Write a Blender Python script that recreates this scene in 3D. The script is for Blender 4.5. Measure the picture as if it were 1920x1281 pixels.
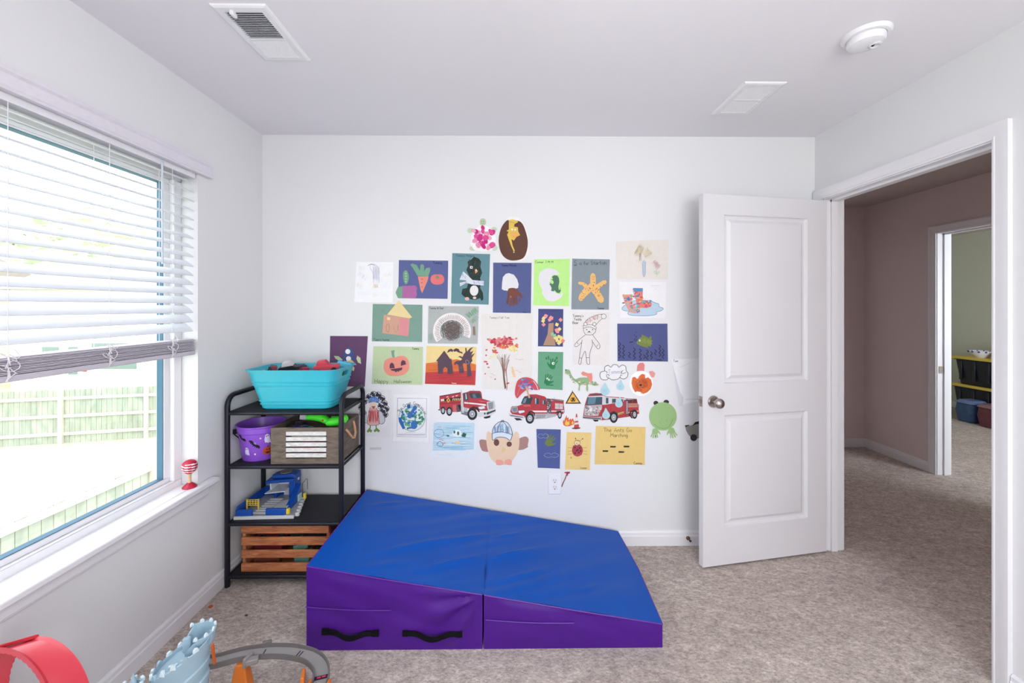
import bpy, math, random
from math import pi, sin, cos, radians as RAD
from mathutils import Vector, Matrix

# ---------------------------------------------------------------- camera, light, exposure
scene = bpy.context.scene
for o in list(bpy.data.objects):
    bpy.data.objects.remove(o)
COL = scene.collection

YAW = 0.010428
cam_d = bpy.data.cameras.new('camera')
cam_d.sensor_width = 36.0
cam_d.lens = 770.0 / 1920 * 36.0
cam_d.shift_x = -4.04 / 1920
cam_d.shift_y = -63.4 / 1920
cam_d.clip_start = 0.05
cam = bpy.data.objects.new('camera', cam_d)
cam.location = (0, 0, 1.41676)
cam.rotation_euler = (pi / 2, 0, -YAW)
COL.objects.link(cam)
scene.camera = cam

scene.view_settings.view_transform = 'Standard'
scene.view_settings.look = 'None'
scene.view_settings.gamma = 1.0
scene.view_settings.use_curve_mapping = False
scene.view_settings.exposure = 0.36

world = bpy.data.worlds.new('sky')
scene.world = world
world.use_nodes = True
wn = world.node_tree.nodes
wn['Background'].inputs[0].default_value = (0.95, 0.97, 1.0, 1)
wn['Background'].inputs[1].default_value = 3.0

def add_light(name, kind, loc, rot, energy, color=(1, 1, 1), **kw):
    d = bpy.data.lights.new(name, kind)
    d.energy = energy
    d.color = color
    for k, v in kw.items():
        setattr(d, k, v)
    o = bpy.data.objects.new(name, d)
    o.location = loc
    o.rotation_euler = rot
    COL.objects.link(o)
    return o

add_light('sun', 'SUN', (0, 0, 20), (RAD(18), RAD(24), 0), 1.4, (1.0, 0.96, 0.9), angle=0.02)

def window_portal(name, loc, rot, sx, sy):
    o = add_light(name, 'AREA', loc, rot, 1, shape='RECTANGLE', size=sx, size_y=sy)
    o.data.cycles.is_portal = True
    return o
def daylight(name, loc, rot, sx, sy, e, color):
    return add_light(name, 'AREA', loc, rot, e, color, shape='RECTANGLE', size=sx, size_y=sy)

# daylight entering at the left window and in the room over the hall; the rear window fill is added, unseen
REAR_FILL = (1.0, 0.98, 0.98)
window_portal('window_portal', (-1.62, 1.05, 1.32), (0, -pi / 2, 0), 1.46, 1.8)
daylight('rear_window_fill', (0.8, -1.55, 1.35), (pi / 2, 0, 0), 1.8, 1.5, 40, REAR_FILL)
daylight('daylight_far_room_window', (5.2, 1.18, 1.4), (pi / 2, 0, 0), 1.4, 1.3, 48, (0.82, 0.92, 1.0))

# ---------------------------------------------------------------- materials
def lin(c):
    return tuple((v / 12.92 if v <= 0.04045 else ((v + 0.055) / 1.055) ** 2.4) for v in [x / 255.0 for x in c[:3]])
MATS = {}
def M(rgb, rough=0.75, metal=0.0, noise=0.06, scale=60.0, bump=0.0, spec=0.4, tag='', emit=0.0, trans=0.0, alpha=1.0):
    key = (tuple(rgb), rough, metal, noise, scale, bump, spec, tag, emit, trans, alpha)
    if key in MATS:
        return MATS[key]
    m = bpy.data.materials.new(tag or 'paint')
    m.use_nodes = True
    nt = m.node_tree
    b = nt.nodes['Principled BSDF']
    c = lin(rgb)
    tc = nt.nodes.new('ShaderNodeTexCoord')
    nz = nt.nodes.new('ShaderNodeTexNoise')
    nz.inputs['Scale'].default_value = scale
    nz.inputs['Detail'].default_value = 4
    nt.links.new(tc.outputs['Object'], nz.inputs['Vector'])
    mx = nt.nodes.new('ShaderNodeMix')
    mx.data_type = 'RGBA'
    lo = [max(0, v * (1 - noise)) for v in c]
    hi = [min(1, v * (1 + noise)) for v in c]
    mx.inputs[6].default_value = (*lo, 1)
    mx.inputs[7].default_value = (*hi, 1)
    nt.links.new(nz.outputs['Fac'], mx.inputs[0])
    nt.links.new(mx.outputs[2], b.inputs['Base Color'])
    b.inputs['Roughness'].default_value = rough
    b.inputs['Metallic'].default_value = metal
    b.inputs['Specular IOR Level'].default_value = spec
    if alpha < 1:
        b.inputs['Alpha'].default_value = alpha
    if trans:
        b.inputs['Transmission Weight'].default_value = trans
    if emit:
        b.inputs['Emission Color'].default_value = (*c, 1)
        b.inputs['Emission Strength'].default_value = emit
    if bump:
        bp = nt.nodes.new('ShaderNodeBump')
        bp.inputs['Strength'].default_value = bump
        bp.inputs['Distance'].default_value = 0.01
        nt.links.new(nz.outputs['Fac'], bp.inputs['Height'])
        nt.links.new(bp.outputs['Normal'], b.inputs['Normal'])
    MATS[key] = m
    return m

def tone(rgb):
    g_ = sum(rgb) / 3
    return tuple(round(min(250, (v * 0.9 + g_ * 0.1) * 0.92 + 20)) for v in rgb)
def paper(rgb):
    rgb = tone(rgb)
    return M(rgb, 0.9, 0, 0.05, 35, 0.05, 0.15, 'paper')
def ink(rgb):
    rgb = tone(rgb)
    return M(rgb, 0.8, 0, 0.10, 200, 0, 0.2, 'ink')

def carpet_mat():
    m = bpy.data.materials.new('carpet')
    m.use_nodes = True
    nt = m.node_tree; N = nt.nodes; K = nt.links.new
    b = N['Principled BSDF']
    tc = N.new('ShaderNodeTexCoord')
    fine = N.new('ShaderNodeTexNoise'); fine.inputs['Scale'].default_value = 70; fine.inputs['Detail'].default_value = 6; fine.inputs['Roughness'].default_value = 0.7
    mid = N.new('ShaderNodeTexNoise'); mid.inputs['Scale'].default_value = 16; mid.inputs['Detail'].default_value = 5
    big = N.new('ShaderNodeTexNoise'); big.inputs['Scale'].default_value = 2.2; big.inputs['Detail'].default_value = 3
    mp = N.new('ShaderNodeMapping'); mp.inputs['Rotation'].default_value = (0, 0, 0.6); mp.inputs['Scale'].default_value = (1, 1.8, 1)
    K(tc.outputs['Object'], mp.inputs['Vector'])
    for n in (fine, mid, big):
        K(mp.outputs['Vector'], n.inputs['Vector'])
    r1 = N.new('ShaderNodeValToRGB')
    r1.color_ramp.elements[0].position = 0.30; r1.color_ramp.elements[0].color = (*lin((166, 150, 142)), 1)
    r1.color_ramp.elements[1].position = 0.66; r1.color_ramp.elements[1].color = (*lin((246, 234, 226)), 1)
    K(fine.outputs['Fac'], r1.inputs['Fac'])
    r2 = N.new('ShaderNodeValToRGB')
    r2.color_ramp.elements[0].position = 0.35; r2.color_ramp.elements[0].color = (0.76, 0.75, 0.75, 1)
    r2.color_ramp.elements[1].position = 0.66; r2.color_ramp.elements[1].color = (1, 1, 1, 1)
    K(mid.outputs['Fac'], r2.inputs['Fac'])
    r3 = N.new('ShaderNodeValToRGB')
    r3.color_ramp.elements[0].position = 0.35; r3.color_ramp.elements[0].color = (0.86, 0.85, 0.85, 1)
    r3.color_ramp.elements[1].position = 0.65; r3.color_ramp.elements[1].color = (1, 1, 1, 1)
    K(big.outputs['Fac'], r3.inputs['Fac'])
    a = N.new('ShaderNodeMix'); a.data_type = 'RGBA'; a.blend_type = 'MULTIPLY'; a.inputs[0].default_value = 1
    K(r1.outputs['Color'], a.inputs[6]); K(r2.outputs['Color'], a.inputs[7])
    a2 = N.new('ShaderNodeMix'); a2.data_type = 'RGBA'; a2.blend_type = 'MULTIPLY'; a2.inputs[0].default_value = 1
    K(a.outputs[2], a2.inputs[6]); K(r3.outputs['Color'], a2.inputs[7])
    K(a2.outputs[2], b.inputs['Base Color'])
    b.inputs['Roughness'].default_value = 1.0
    b.inputs['Specular IOR Level'].default_value = 0.05
    bp = N.new('ShaderNodeBump'); bp.inputs['Strength'].default_value = 0.6; bp.inputs['Distance'].default_value = 0.010
    K(fine.outputs['Fac'], bp.inputs['Height'])
    K(bp.outputs['Normal'], b.inputs['Normal'])
    return m

def wood_mat(c1, c2, sc=(1, 1, 1), rough=0.6, tag='wood', wscale=6):
    m = bpy.data.materials.new(tag)
    m.use_nodes = True
    nt = m.node_tree; N = nt.nodes; K = nt.links.new
    b = N['Principled BSDF']
    tc = N.new('ShaderNodeTexCoord')
    mp = N.new('ShaderNodeMapping'); mp.inputs['Scale'].default_value = sc
    K(tc.outputs['Object'], mp.inputs['Vector'])
    nz = N.new('ShaderNodeTexNoise'); nz.inputs['Scale'].default_value = wscale; nz.inputs['Detail'].default_value = 8; nz.inputs['Distortion'].default_value = 0.8
    K(mp.outputs['Vector'], nz.inputs['Vector'])
    r = N.new('ShaderNodeValToRGB')
    r.color_ramp.elements[0].position = 0.3; r.color_ramp.elements[0].color = (*lin(c1), 1)
    r.color_ramp.elements[1].position = 0.7; r.color_ramp.elements[1].color = (*lin(c2), 1)
    K(nz.outputs['Fac'], r.inputs['Fac'])
    K(r.outputs['Color'], b.inputs['Base Color'])
    b.inputs['Roughness'].default_value = rough
    return m

WALL = M((229, 229, 232), 0.85, 0, 0.012, 3, 0.02, 0.25, 'wall_paint')
CEIL = M((236, 234, 240), 0.9, 0, 0.012, 3, 0.02, 0.15, 'ceiling_paint')
TRIM = M((236, 235, 240), 0.4, 0, 0.01, 8, 0, 0.5, 'trim_paint')
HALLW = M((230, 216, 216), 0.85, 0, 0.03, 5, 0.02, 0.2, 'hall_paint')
FARW = M((206, 208, 192), 0.85, 0, 0.03, 5, 0.02, 0.2, 'far_room_paint')
BLACKM = M((26, 26, 38), 0.38, 0.3, 0.1, 40, 0, 0.5, 'black_metal')
NICKEL = M((176, 166, 160), 0.28, 1.0, 0.05, 60, 0, 0.5, 'brushed_nickel')
VINYLB = M((2, 80, 178), 0.42, 0, 0.08, 5, 0, 0.2, 'blue_vinyl')
VINYLP = M((74, 22, 132), 0.42, 0, 0.12, 5, 0, 0.3, 'purple_vinyl')

# ---------------------------------------------------------------- mesh helper
class MB:
    """collects faces and links them as one mesh object"""
    def __init__(s):
        s.v = []; s.f = []; s.m = []
    def add(s, vs, fs, mi=0):
        n = len(s.v)
        s.v += [tuple(p) for p in vs]
        for f in fs:
            s.f.append([i + n for i in f]); s.m.append(mi)
        return s
    def box(s, x0, x1, y0, y1, z0, z1, mi=0, T=None):
        vs = [(x, y, z) for z in (z0, z1) for y in (y0, y1) for x in (x0, x1)]
        if T is not None:
            vs = [tuple(T @ Vector(p)) for p in vs]
        return s.add(vs, [(0, 2, 3, 1), (4, 5, 7, 6), (0, 1, 5, 4), (2, 6, 7, 3), (0, 4, 6, 2), (1, 3, 7, 5)], mi)
    def prism(s, pts, z0, z1, mi=0, T=None):
        n = len(pts)
        vs = [(x, y, z0) for x, y in pts] + [(x, y, z1) for x, y in pts]
        if T is not None:
            vs = [tuple(T @ Vector(p)) for p in vs]
        fs = [tuple(range(n))[::-1], tuple(range(n, 2 * n))] + [(i, (i + 1) % n, n + (i + 1) % n, n + i) for i in range(n)]
        return s.add(vs, fs, mi)
    def tube(s, path, r, n=10, mi=0, closed=False, cap=True, rz=None):
        P = [Vector(p) for p in path]
        L = len(P); rings = []
        up = None
        for i, p in enumerate(P):
            a = P[(i - 1) % L] if (closed or i > 0) else p
            b = P[(i + 1) % L] if (closed or i < L - 1) else p
            t = (b - a).normalized()
            if up is None:
                up = Vector((0, 0, 1)) if abs(t.z) < 0.9 else Vector((0, 1, 0))
            side = t.cross(up).normalized()
            up = side.cross(t).normalized()
            rr = r[i] if isinstance(r, (list, tuple)) else r
            r2 = rr if rz is None else rz
            rings.append([tuple(p + side * (rr * cos(2 * pi * k / n)) + up * (r2 * sin(2 * pi * k / n))) for k in range(n)])
        vs = [q for ring in rings for q in ring]
        fs = []
        for i in range(L if closed else L - 1):
            j = (i + 1) % L
            for k in range(n):
                fs.append((i * n + k, i * n + (k + 1) % n, j * n + (k + 1) % n, j * n + k))
        if cap and not closed:
            fs.append(tuple(range(n))[::-1]); fs.append(tuple(range((L - 1) * n, L * n)))
        return s.add(vs, fs, mi)
    def lathe(s, prof, n=32, c=(0, 0, 0), mi=0, T=None, sx=1.0, sy=1.0, a0=0, a1=2 * pi):
        full = abs(a1 - a0 - 2 * pi) < 1e-6
        m = n if full else n + 1
        vs = []
        for r, z in prof:
            for k in range(m):
                a = a0 + (a1 - a0) * k / n
                vs.append((c[0] + r * cos(a) * sx, c[1] + r * sin(a) * sy, c[2] + z))
        if T is not None:
            vs = [tuple(T @ Vector(p)) for p in vs]
        fs = []
        for i in range(len(prof) - 1):
            for k in range(n):
                k2 = (k + 1) % m
                fs.append((i * m + k, i * m + k2, (i + 1) * m + k2, (i + 1) * m + k))
        return s.add(vs, fs, mi)
    def ball(s, c, r, n=16, mi=0, sx=1, sy=1, sz=1, T=None):
        prof = [(max(1e-4, r * sin(pi * i / (n // 2))), -r * cos(pi * i / (n // 2)) * sz) for i in range(n // 2 + 1)]
        return s.lathe(prof, n, c, mi, T, sx, sy)
    def grid(s, fn, nu, nv, mi=0):
        vs = [fn(i / nu, j / nv) for j in range(nv + 1) for i in range(nu + 1)]
        fs = [(j * (nu + 1) + i, j * (nu + 1) + i + 1, (j + 1) * (nu + 1) + i + 1, (j + 1) * (nu + 1) + i) for j in range(nv) for i in range(nu)]
        return s.add(vs, fs, mi)
    def build(s, name, mats, parent=None, bevel=0, seg=2, smooth=35, local=False, origin=None, solid=0):
        me = bpy.data.meshes.new(name)
        if parent is not None and not local:
            off = origin if origin is not None else parent.location
            o_loc = Vector((0, 0, 0))
        elif parent is not None:
            off = Vector((0, 0, 0)); o_loc = Vector((0, 0, 0))
        else:
            if origin is None:
                xs = [p[0] for p in s.v]; ys = [p[1] for p in s.v]; zs = [p[2] for p in s.v]
                origin = Vector(((min(xs) + max(xs)) / 2, (min(ys) + max(ys)) / 2, min(zs)))
            off = Vector(origin); o_loc = off
        if parent is not None and parent.parent is not None and not local:
            off = parent.parent.location + parent.location
        me.from_pydata([(p[0] - off[0], p[1] - off[1], p[2] - off[2]) for p in s.v], [], s.f)
        if not isinstance(mats, (list, tuple)):
            mats = [mats]
        for m in mats:
            me.materials.append(m)
        for p, mi in zip(me.polygons, s.m):
            p.material_index = mi
            p.use_smooth = bool(smooth)
        me.update()
        import bmesh
        bm = bmesh.new(); bm.from_mesh(me)
        bmesh.ops.remove_doubles(bm, verts=bm.verts, dist=1e-6)
        if len(bm.faces) < 20000 and not getattr(s, 'keep', False):
            bmesh.ops.recalc_face_normals(bm, faces=bm.faces)
        bm.to_mesh(me); bm.free()
        if smooth:
            me.set_sharp_from_angle(angle=RAD(smooth))
        o = bpy.data.objects.new(name, me)
        o.location = o_loc
        COL.objects.link(o)
        if parent is not None:
            o.parent = parent
        if solid:
            md = o.modifiers.new('thickness', 'SOLIDIFY'); md.thickness = solid; md.offset = 0
        if bevel:
            md = o.modifiers.new('bevel', 'BEVEL'); md.width = bevel; md.segments = seg; md.limit_method = 'ANGLE'; md.angle_limit = RAD(40)
        return o

def tag(o, label=None, cat=None, group=None, kind=None):
    if label: o['label'] = label
    if cat: o['category'] = cat
    if group: o['group'] = group
    if kind: o['kind'] = kind
    return o
def thing(name, label, cat, loc=(0, 0, 0), rz=0.0, group=None, kind=None):
    o = bpy.data.objects.new(name, None)
    o.empty_display_size = 0.05
    o.location = loc; o.rotation_euler = (0, 0, rz)
    COL.objects.link(o)
    return tag(o, label, cat, group, kind)
def struct(name, mb, mats, **kw):
    return tag(mb.build(name, mats, **kw), kind='structure')
def xf(loc, rz=0, rx=0, ry=0):
    return Matrix.Translation(loc) @ Matrix.Rotation(rz, 4, 'Z') @ Matrix.Rotation(ry, 4, 'Y') @ Matrix.Rotation(rx, 4, 'X')

# ---------------------------------------------------------------- room shell
XL, XR, YB, H = -1.4643, 1.8302, 2.4460, 2.44      # left wall, right wall, back wall, ceiling height
YR = -1.45                                          # wall behind the photographer
T = 0.115
WY0, WY1, WZ0, WZ1 = 0.12, 1.943, 0.585, 2.05       # left window opening
DY0, DY1, DZ = 1.538, 2.377, 2.045                  # doorway to the hall

CARPET = carpet_mat()
struct('floor', MB().box(XL - 0.2, 6.6, YR - 0.2, 6.4, -0.25, 0.0), CARPET)
mb = MB().box(XL - 0.2, XR + T, YR - 0.2, YB + 0.2, H, H + 0.3)
struct('ceiling', mb, CEIL)
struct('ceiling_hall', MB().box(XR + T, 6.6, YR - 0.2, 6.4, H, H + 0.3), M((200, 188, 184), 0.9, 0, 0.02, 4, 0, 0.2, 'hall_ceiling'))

mb = MB()
mb.box(XL - 0.15, XL, YR, WY0, 0, H).box(XL - 0.15, XL, WY1, YB, 0, H)
mb.box(XL - 0.15, XL, WY0, WY1, 0, WZ0 - 0.02).box(XL - 0.15, XL, WY0, WY1, WZ1, H)
struct('wall_left', mb, WALL, smooth=0)
struct('wall_back', MB().box(XL - 0.15, XR + T, YB, YB + 0.12, 0, H), WALL, smooth=0)
mb = MB()
mb.box(XR, XR + T, YR, DY0 - 0.012, 0, H, 0).box(XR, XR + T, DY1 + 0.012, YB, 0, H, 0).box(XR, XR + T, DY0 - 0.012, DY1 + 0.012, DZ + 0.012, H, 0)
struct('wall_right', mb, WALL, smooth=0)
mb = MB()
RX0, RX1, RZ0, RZ1 = -0.1, 1.7, 0.6, 2.1
mb.box(XL - 0.15, RX0, YR - 0.12, YR, 0, H).box(RX1, XR + T, YR - 0.12, YR, 0, H).box(RX0, RX1, YR - 0.12, YR, 0, RZ0).box(RX0, RX1, YR - 0.12, YR, RZ1, H)
struct('wall_rear', mb, WALL, smooth=0)

# hall and the room across it
HX = 3.62; HY = 4.15; FD0, FD1 = 2.62, 3.44
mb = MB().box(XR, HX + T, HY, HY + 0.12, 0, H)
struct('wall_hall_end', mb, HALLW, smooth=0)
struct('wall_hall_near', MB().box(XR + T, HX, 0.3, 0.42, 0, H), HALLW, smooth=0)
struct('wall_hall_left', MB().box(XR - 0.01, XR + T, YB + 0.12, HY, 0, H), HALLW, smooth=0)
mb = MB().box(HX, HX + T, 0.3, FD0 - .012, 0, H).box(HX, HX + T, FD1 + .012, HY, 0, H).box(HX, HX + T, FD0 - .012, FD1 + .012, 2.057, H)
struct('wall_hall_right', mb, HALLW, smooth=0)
struct('wall_far_room', MB().box(6.33, 6.45, 0.8, 6.3, 0, H), FARW, smooth=0)
struct('wall_far_end', MB().box(HX + T, 6.45, 6.2, 6.32, 0, H), FARW, smooth=0)
struct('wall_far_side', MB().box(HX + T, HX + T + 0.1, HY + 0.12, 6.2, 0, H), FARW, smooth=0)
mb = MB().box(HX + T, 4.5, 1.0, 1.12, 0, H).box(5.9, 6.33, 1.0, 1.12, 0, H).box(4.5, 5.9, 1.0, 1.12, 0, 0.75).box(4.5, 5.9, 1.0, 1.12, 2.05, H)
struct('wall_far_window', mb, FARW, smooth=0)

# baseboards: a flat board with an eased, stepped top
def baseboard(name, p0, p1, nrm, h=0.085, t=0.014):
    p0 = Vector(p0); p1 = Vector(p1); n = Vector(nrm)
    prof = [(0, 0), (t, 0), (t, h * 0.66), (t * 0.75, h * 0.72), (t * 0.7, h * 0.9), (t * 0.35, h), (0, h)]
    vs = [tuple(p + n * a + Vector((0, 0, b))) for p in (p0, p1) for a, b in prof]
    k = len(prof)
    fs = [tuple(range(k)), tuple(range(2 * k - 1, k - 1, -1))] + [(i, (i + 1) % k, k + (i + 1) % k, k + i) for i in range(k)]
    return struct(name, MB().add(vs, fs), TRIM, smooth=0)
baseboard('baseboard_left', (XL, YR, 0), (XL, YB, 0), (1, 0, 0))
baseboard('baseboard_back', (XL, YB, 0), (XR, YB, 0), (0, -1, 0))
baseboard('baseboard_right', (XR, YR, 0), (XR, DY0 - 0.064, 0), (-1, 0, 0))
baseboard('baseboard_hall_end', (XR + T, HY, 0), (HX, HY, 0), (0, -1, 0))
baseboard('baseboard_hall_right', (HX, FD1 + 0.055, 0), (HX, HY, 0), (-1, 0, 0))
baseboard('baseboard_far', (6.33, 1.12, 0), (6.33, 6.2, 0), (-1, 0, 0))

def casing(mb, xf_, y0, y1, z1, sgn):
    """profiled casing round an opening in a wall of constant x; sgn = direction it projects"""
    w = 0.057
    prof = [(0.0, 0.010), (0.008, 0.013), (0.012, 0.011), (0.030, 0.014), (0.045, 0.018), (w, 0.018)]
    r = 0.005
    y0 -= r; y1 += r; z1 += r
    # outline walked inner->outer: left leg, head, right leg, mitred
    path = []
    for a, t_ in prof:
        path.append([(y0 - a, 0, t_), (y0 - a, z1 + a, t_), (y1 + a, z1 + a, t_), (y1 + a, 0, t_)])
    rows = [[(y0, 0, 0), (y0, z1, 0), (y1, z1, 0), (y1, 0, 0)]] + path + [[(y0 - w, 0, 0), (y0 - w, z1 + w, 0), (y1 + w, z1 + w, 0), (y1 + w, 0, 0)]]
    vs = [(xf_ + sgn * t_, y, z) for row in rows for (y, z, t_) in row]
    fs = []
    for i in range(len(rows) - 1):
        for k in range(3):
            fs.append((i * 4 + k, i * 4 + k + 1, (i + 1) * 4 + k + 1, (i + 1) * 4 + k))
    mb.add(vs, fs)

mb = MB()
casing(mb, XR, DY0, DY1, DZ, -1); casing(mb, XR + T, DY0, DY1, DZ, 1)
struct('trim_1', mb, TRIM, smooth=25)
mb = MB()
mb.box(XR, XR + T, DY1, DY1 + 0.012, 0, DZ).box(XR, XR + T, DY0 - 0.012, DY0, 0, DZ).box(XR, XR + T, DY0, DY1, DZ, DZ + 0.012)
mb.box(XR + 0.04, XR + 0.075, DY1 - 0.011, DY1, 0, DZ).box(XR + 0.04, XR + 0.075, DY0, DY0 + 0.011, 0, DZ).box(XR + 0.04, XR + 0.075, DY0, DY1, DZ - 0.011, DZ)
struct('trim_2', mb, TRIM, smooth=0)
mb = MB()
casing(mb, HX, FD0, FD1, 2.045, -1); casing(mb, HX + T, FD0, FD1, 2.045, 1)
mb.box(HX, HX + T, FD1, FD1 + 0.012, 0, 2.045).box(HX, HX + T, FD0 - 0.012, FD0, 0, 2.045).box(HX, HX + T, FD0, FD1, 2.045, 2.057)
mb.box(HX + 0.05, HX + 0.08, FD1 - 0.011, FD1, 0, 2.045).box(HX + 0.05, HX + 0.08, FD0, FD1, 2.034, 2.045)
t3 = struct('trim_3', mb, TRIM, smooth=0)
MB().box(HX + 0.012, HX + 0.045, FD1 - 0.003, FD1, 0.86, 0.92).build('strike_plate', M((120, 112, 104), 0.4, 0.9, tag='metal'), t3)

# ---------------------------------------------------------------- window_1
win = thing('window_1', None, None, (XL - 0.1, 1.03, WZ0), kind='structure')
fx0, fx1 = XL - 0.145, XL - 0.075
mb = MB()
fw = 0.045
mb.box(fx0, fx1, WY0, WY1, WZ0, WZ0 + 0.035).box(fx0, fx1, WY0, WY1, WZ1 - fw, WZ1)
mb.box(fx0, fx1, WY0, WY0 + fw, WZ0 + .035, WZ1 - fw).box(fx0, fx1, WY1 - fw, WY1, WZ0 + .035, WZ1 - fw)
mb.build('window_frame', TRIM, win, bevel=0.004)
mb = MB()
sx0, sx1 = XL - 0.13, XL - 0.095
a0, a1, b0, b1 = WY0 + fw, WY1 - fw, WZ0 + 0.035, WZ1 - fw
for (p, q, r_, s_) in ((a0, a1, b0, b0 + 0.022), (a0, a1, b1 - 0.022, b1), (a0, a0 + 0.03, b0 + .022, b1 - .022), (a1 - 0.03, a1, b0 + .022, b1 - .022)):
    mb.box(sx0, sx1, p, q, r_, s_)
mb.build('sash', TRIM, win, bevel=0.003)
mb = MB()
g = 0.003
for (p, q, r_, s_) in ((a0 + .03, a1 - .03, b0 + .022, b0 + .022 + g), (a0 + .03, a1 - .03, b1 - .022 - g, b1 - .022), (a0 + .03, a0 + .03 + g, b0 + .022, b1 - .022), (a1 - .03 - g, a1 - .03, b0 + .022, b1 - .022)):
    mb.box(sx0 + 0.005, sx1 - 0.003, p, q, r_, s_)
mb.build('gasket', M((70, 108, 134), 0.6, tag='gasket'), win)
gm = bpy.data.materials.new('window_glass'); gm.use_nodes = True
nt = gm.node_tree; nt.nodes.remove(nt.nodes['Principled BSDF'])
tr = nt.nodes.new('ShaderNodeBsdfTransparent'); tr.inputs[0].default_value = (0.96, 0.98, 0.98, 1)
gl = nt.nodes.new('ShaderNodeBsdfGlossy'); gl.inputs['Roughness'].default_value = 0.02
ms = nt.nodes.new('ShaderNodeMixShader')
ms.inputs[0].default_value = 0.04; nt.links.new(tr.outputs[0], ms.inputs[1]); nt.links.new(gl.outputs[0], ms.inputs[2])
nt.links.new(ms.outputs[0], nt.nodes['Material Output'].inputs[0])
MB().box(sx0 + 0.012, sx0 + 0.018, a0 + 0.03, a1 - 0.03, b0 + 0.022, b1 - 0.022).build('window_glass', gm, win, smooth=0)
mb = MB()
mb.box(XL - 0.14, XL, WY0 - 0.0, WY1, WZ0 - 0.02, WZ0 + 0.004).box(XL, XL + 0.042, WY0 - 0.085, WY1 + 0.088, WZ0 - 0.02, WZ0 + 0.004)
mb.build('window_sill', TRIM, win, bevel=0.006, seg=3)
mb = MB().box(XL, XL + 0.016, WY0 - 0.05, WY1 + 0.05, WZ0 - 0.062, WZ0 - 0.02).box(XL, XL + 0.011, WY0 - 0.05, WY1 + 0.05, WZ0 - 0.07, WZ0 - 0.062)
mb.build('sill_apron', TRIM, win, bevel=0.002)

# unseen window added behind the camera for fill light (plain frame with a pane)
w2 = thing('added_window', None, None, ((RX0 + RX1) / 2, YR - 0.06, RZ0), kind='structure')
mb = MB()
for (p, q, r_, s_) in ((RX0, RX1, RZ0, RZ0 + .05), (RX0, RX1, RZ1 - .05, RZ1), (RX0, RX0 + .05, RZ0, RZ1), (RX1 - .05, RX1, RZ0, RZ1), ((RX0 + RX1) / 2 - .02, (RX0 + RX1) / 2 + .02, RZ0, RZ1)):
    mb.box(p, q, YR - 0.1, YR - 0.04, r_, s_)
mb.build('window_frame', TRIM, w2)
MB().box(RX0 + .05, RX1 - .05, YR - 0.075, YR - 0.07, RZ0 + .05, RZ1 - .05).build('window_glass', gm, w2, smooth=0)

# ---------------------------------------------------------------- blind
bl = thing('window_blind', 'white faux-wood slatted blind pulled most of the way down over the window', 'blind', (XL - 0.03, 1.03, 2.05))
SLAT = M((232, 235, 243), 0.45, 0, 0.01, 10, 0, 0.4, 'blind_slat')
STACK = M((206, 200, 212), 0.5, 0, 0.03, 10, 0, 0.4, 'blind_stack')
nt = SLAT.node_tree; b_ = nt.nodes['Principled BSDF']
b_.inputs['Subsurface Weight'].default_value = 0.0
def slat_mb(y0, y1, cx, cz, ang, w=0.05, t=0.0028, crown=0.003):
    n = 8; top = []; bot = []
    for i in range(n + 1):
        u = -1 + 2 * i / n
        lx = u * w / 2; lz = crown * (1 - u * u)
        for off, lst in ((t / 2, top), (-t / 2, bot)):
            X = cx + lx * cos(ang) - (lz + off) * sin(ang) * -1
            Z = cz - lx * sin(ang) + (lz + off) * cos(ang)
            lst.append((X, Z))
    pts = top + bot[::-1]
    k = len(pts)
    vs = [(x, y0, z) for x, z in pts] + [(x, y1, z) for x, z in pts]
    fs = [tuple(range(k)), tuple(range(2 * k - 1, k - 1, -1))] + [(i, (i + 1) % k, k + (i + 1) % k, k + i) for i in range(k)]
    m = MB(); m.add(vs, fs); return m
BY0, BY1 = 0.135, 1.932
BX = XL - 0.032
z = 2.005
slz = []
while z > 1.30:
    slat_mb(BY0, BY1, BX, z, RAD(19 + 26 * ((2.005 - z) / 0.7))).build('slat', SLAT, bl, smooth=30)
    slz.append(z); z -= 0.0425
MB().box(XL - 0.06, XL - 0.004, BY0, BY1, 2.02, 2.046).build('head_rail', TRIM, bl)
# valance across the wall face, with a returned end and moulded profile
prof = [(0.004, 0.0), (0.024, 0.0), (0.027, 0.006), (0.022, 0.014), (0.022, 0.046), (0.030, 0.054), (0.030, 0.066), (0.004, 0.066)]
k = len(prof); yv0, yv1 = 0.06, 2.006
vs = [(XL + a, y, 2.042 + b) for y in (yv0, yv1) for a, b in prof]
MB().add(vs, [tuple(range(k)), tuple(range(2 * k - 1, k - 1, -1))] + [(i, (i + 1) % k, k + (i + 1) % k, k + i) for i in range(k)]).build('valance', M((226, 222, 232), 0.5, tag='valance'), bl, smooth=20)
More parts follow.
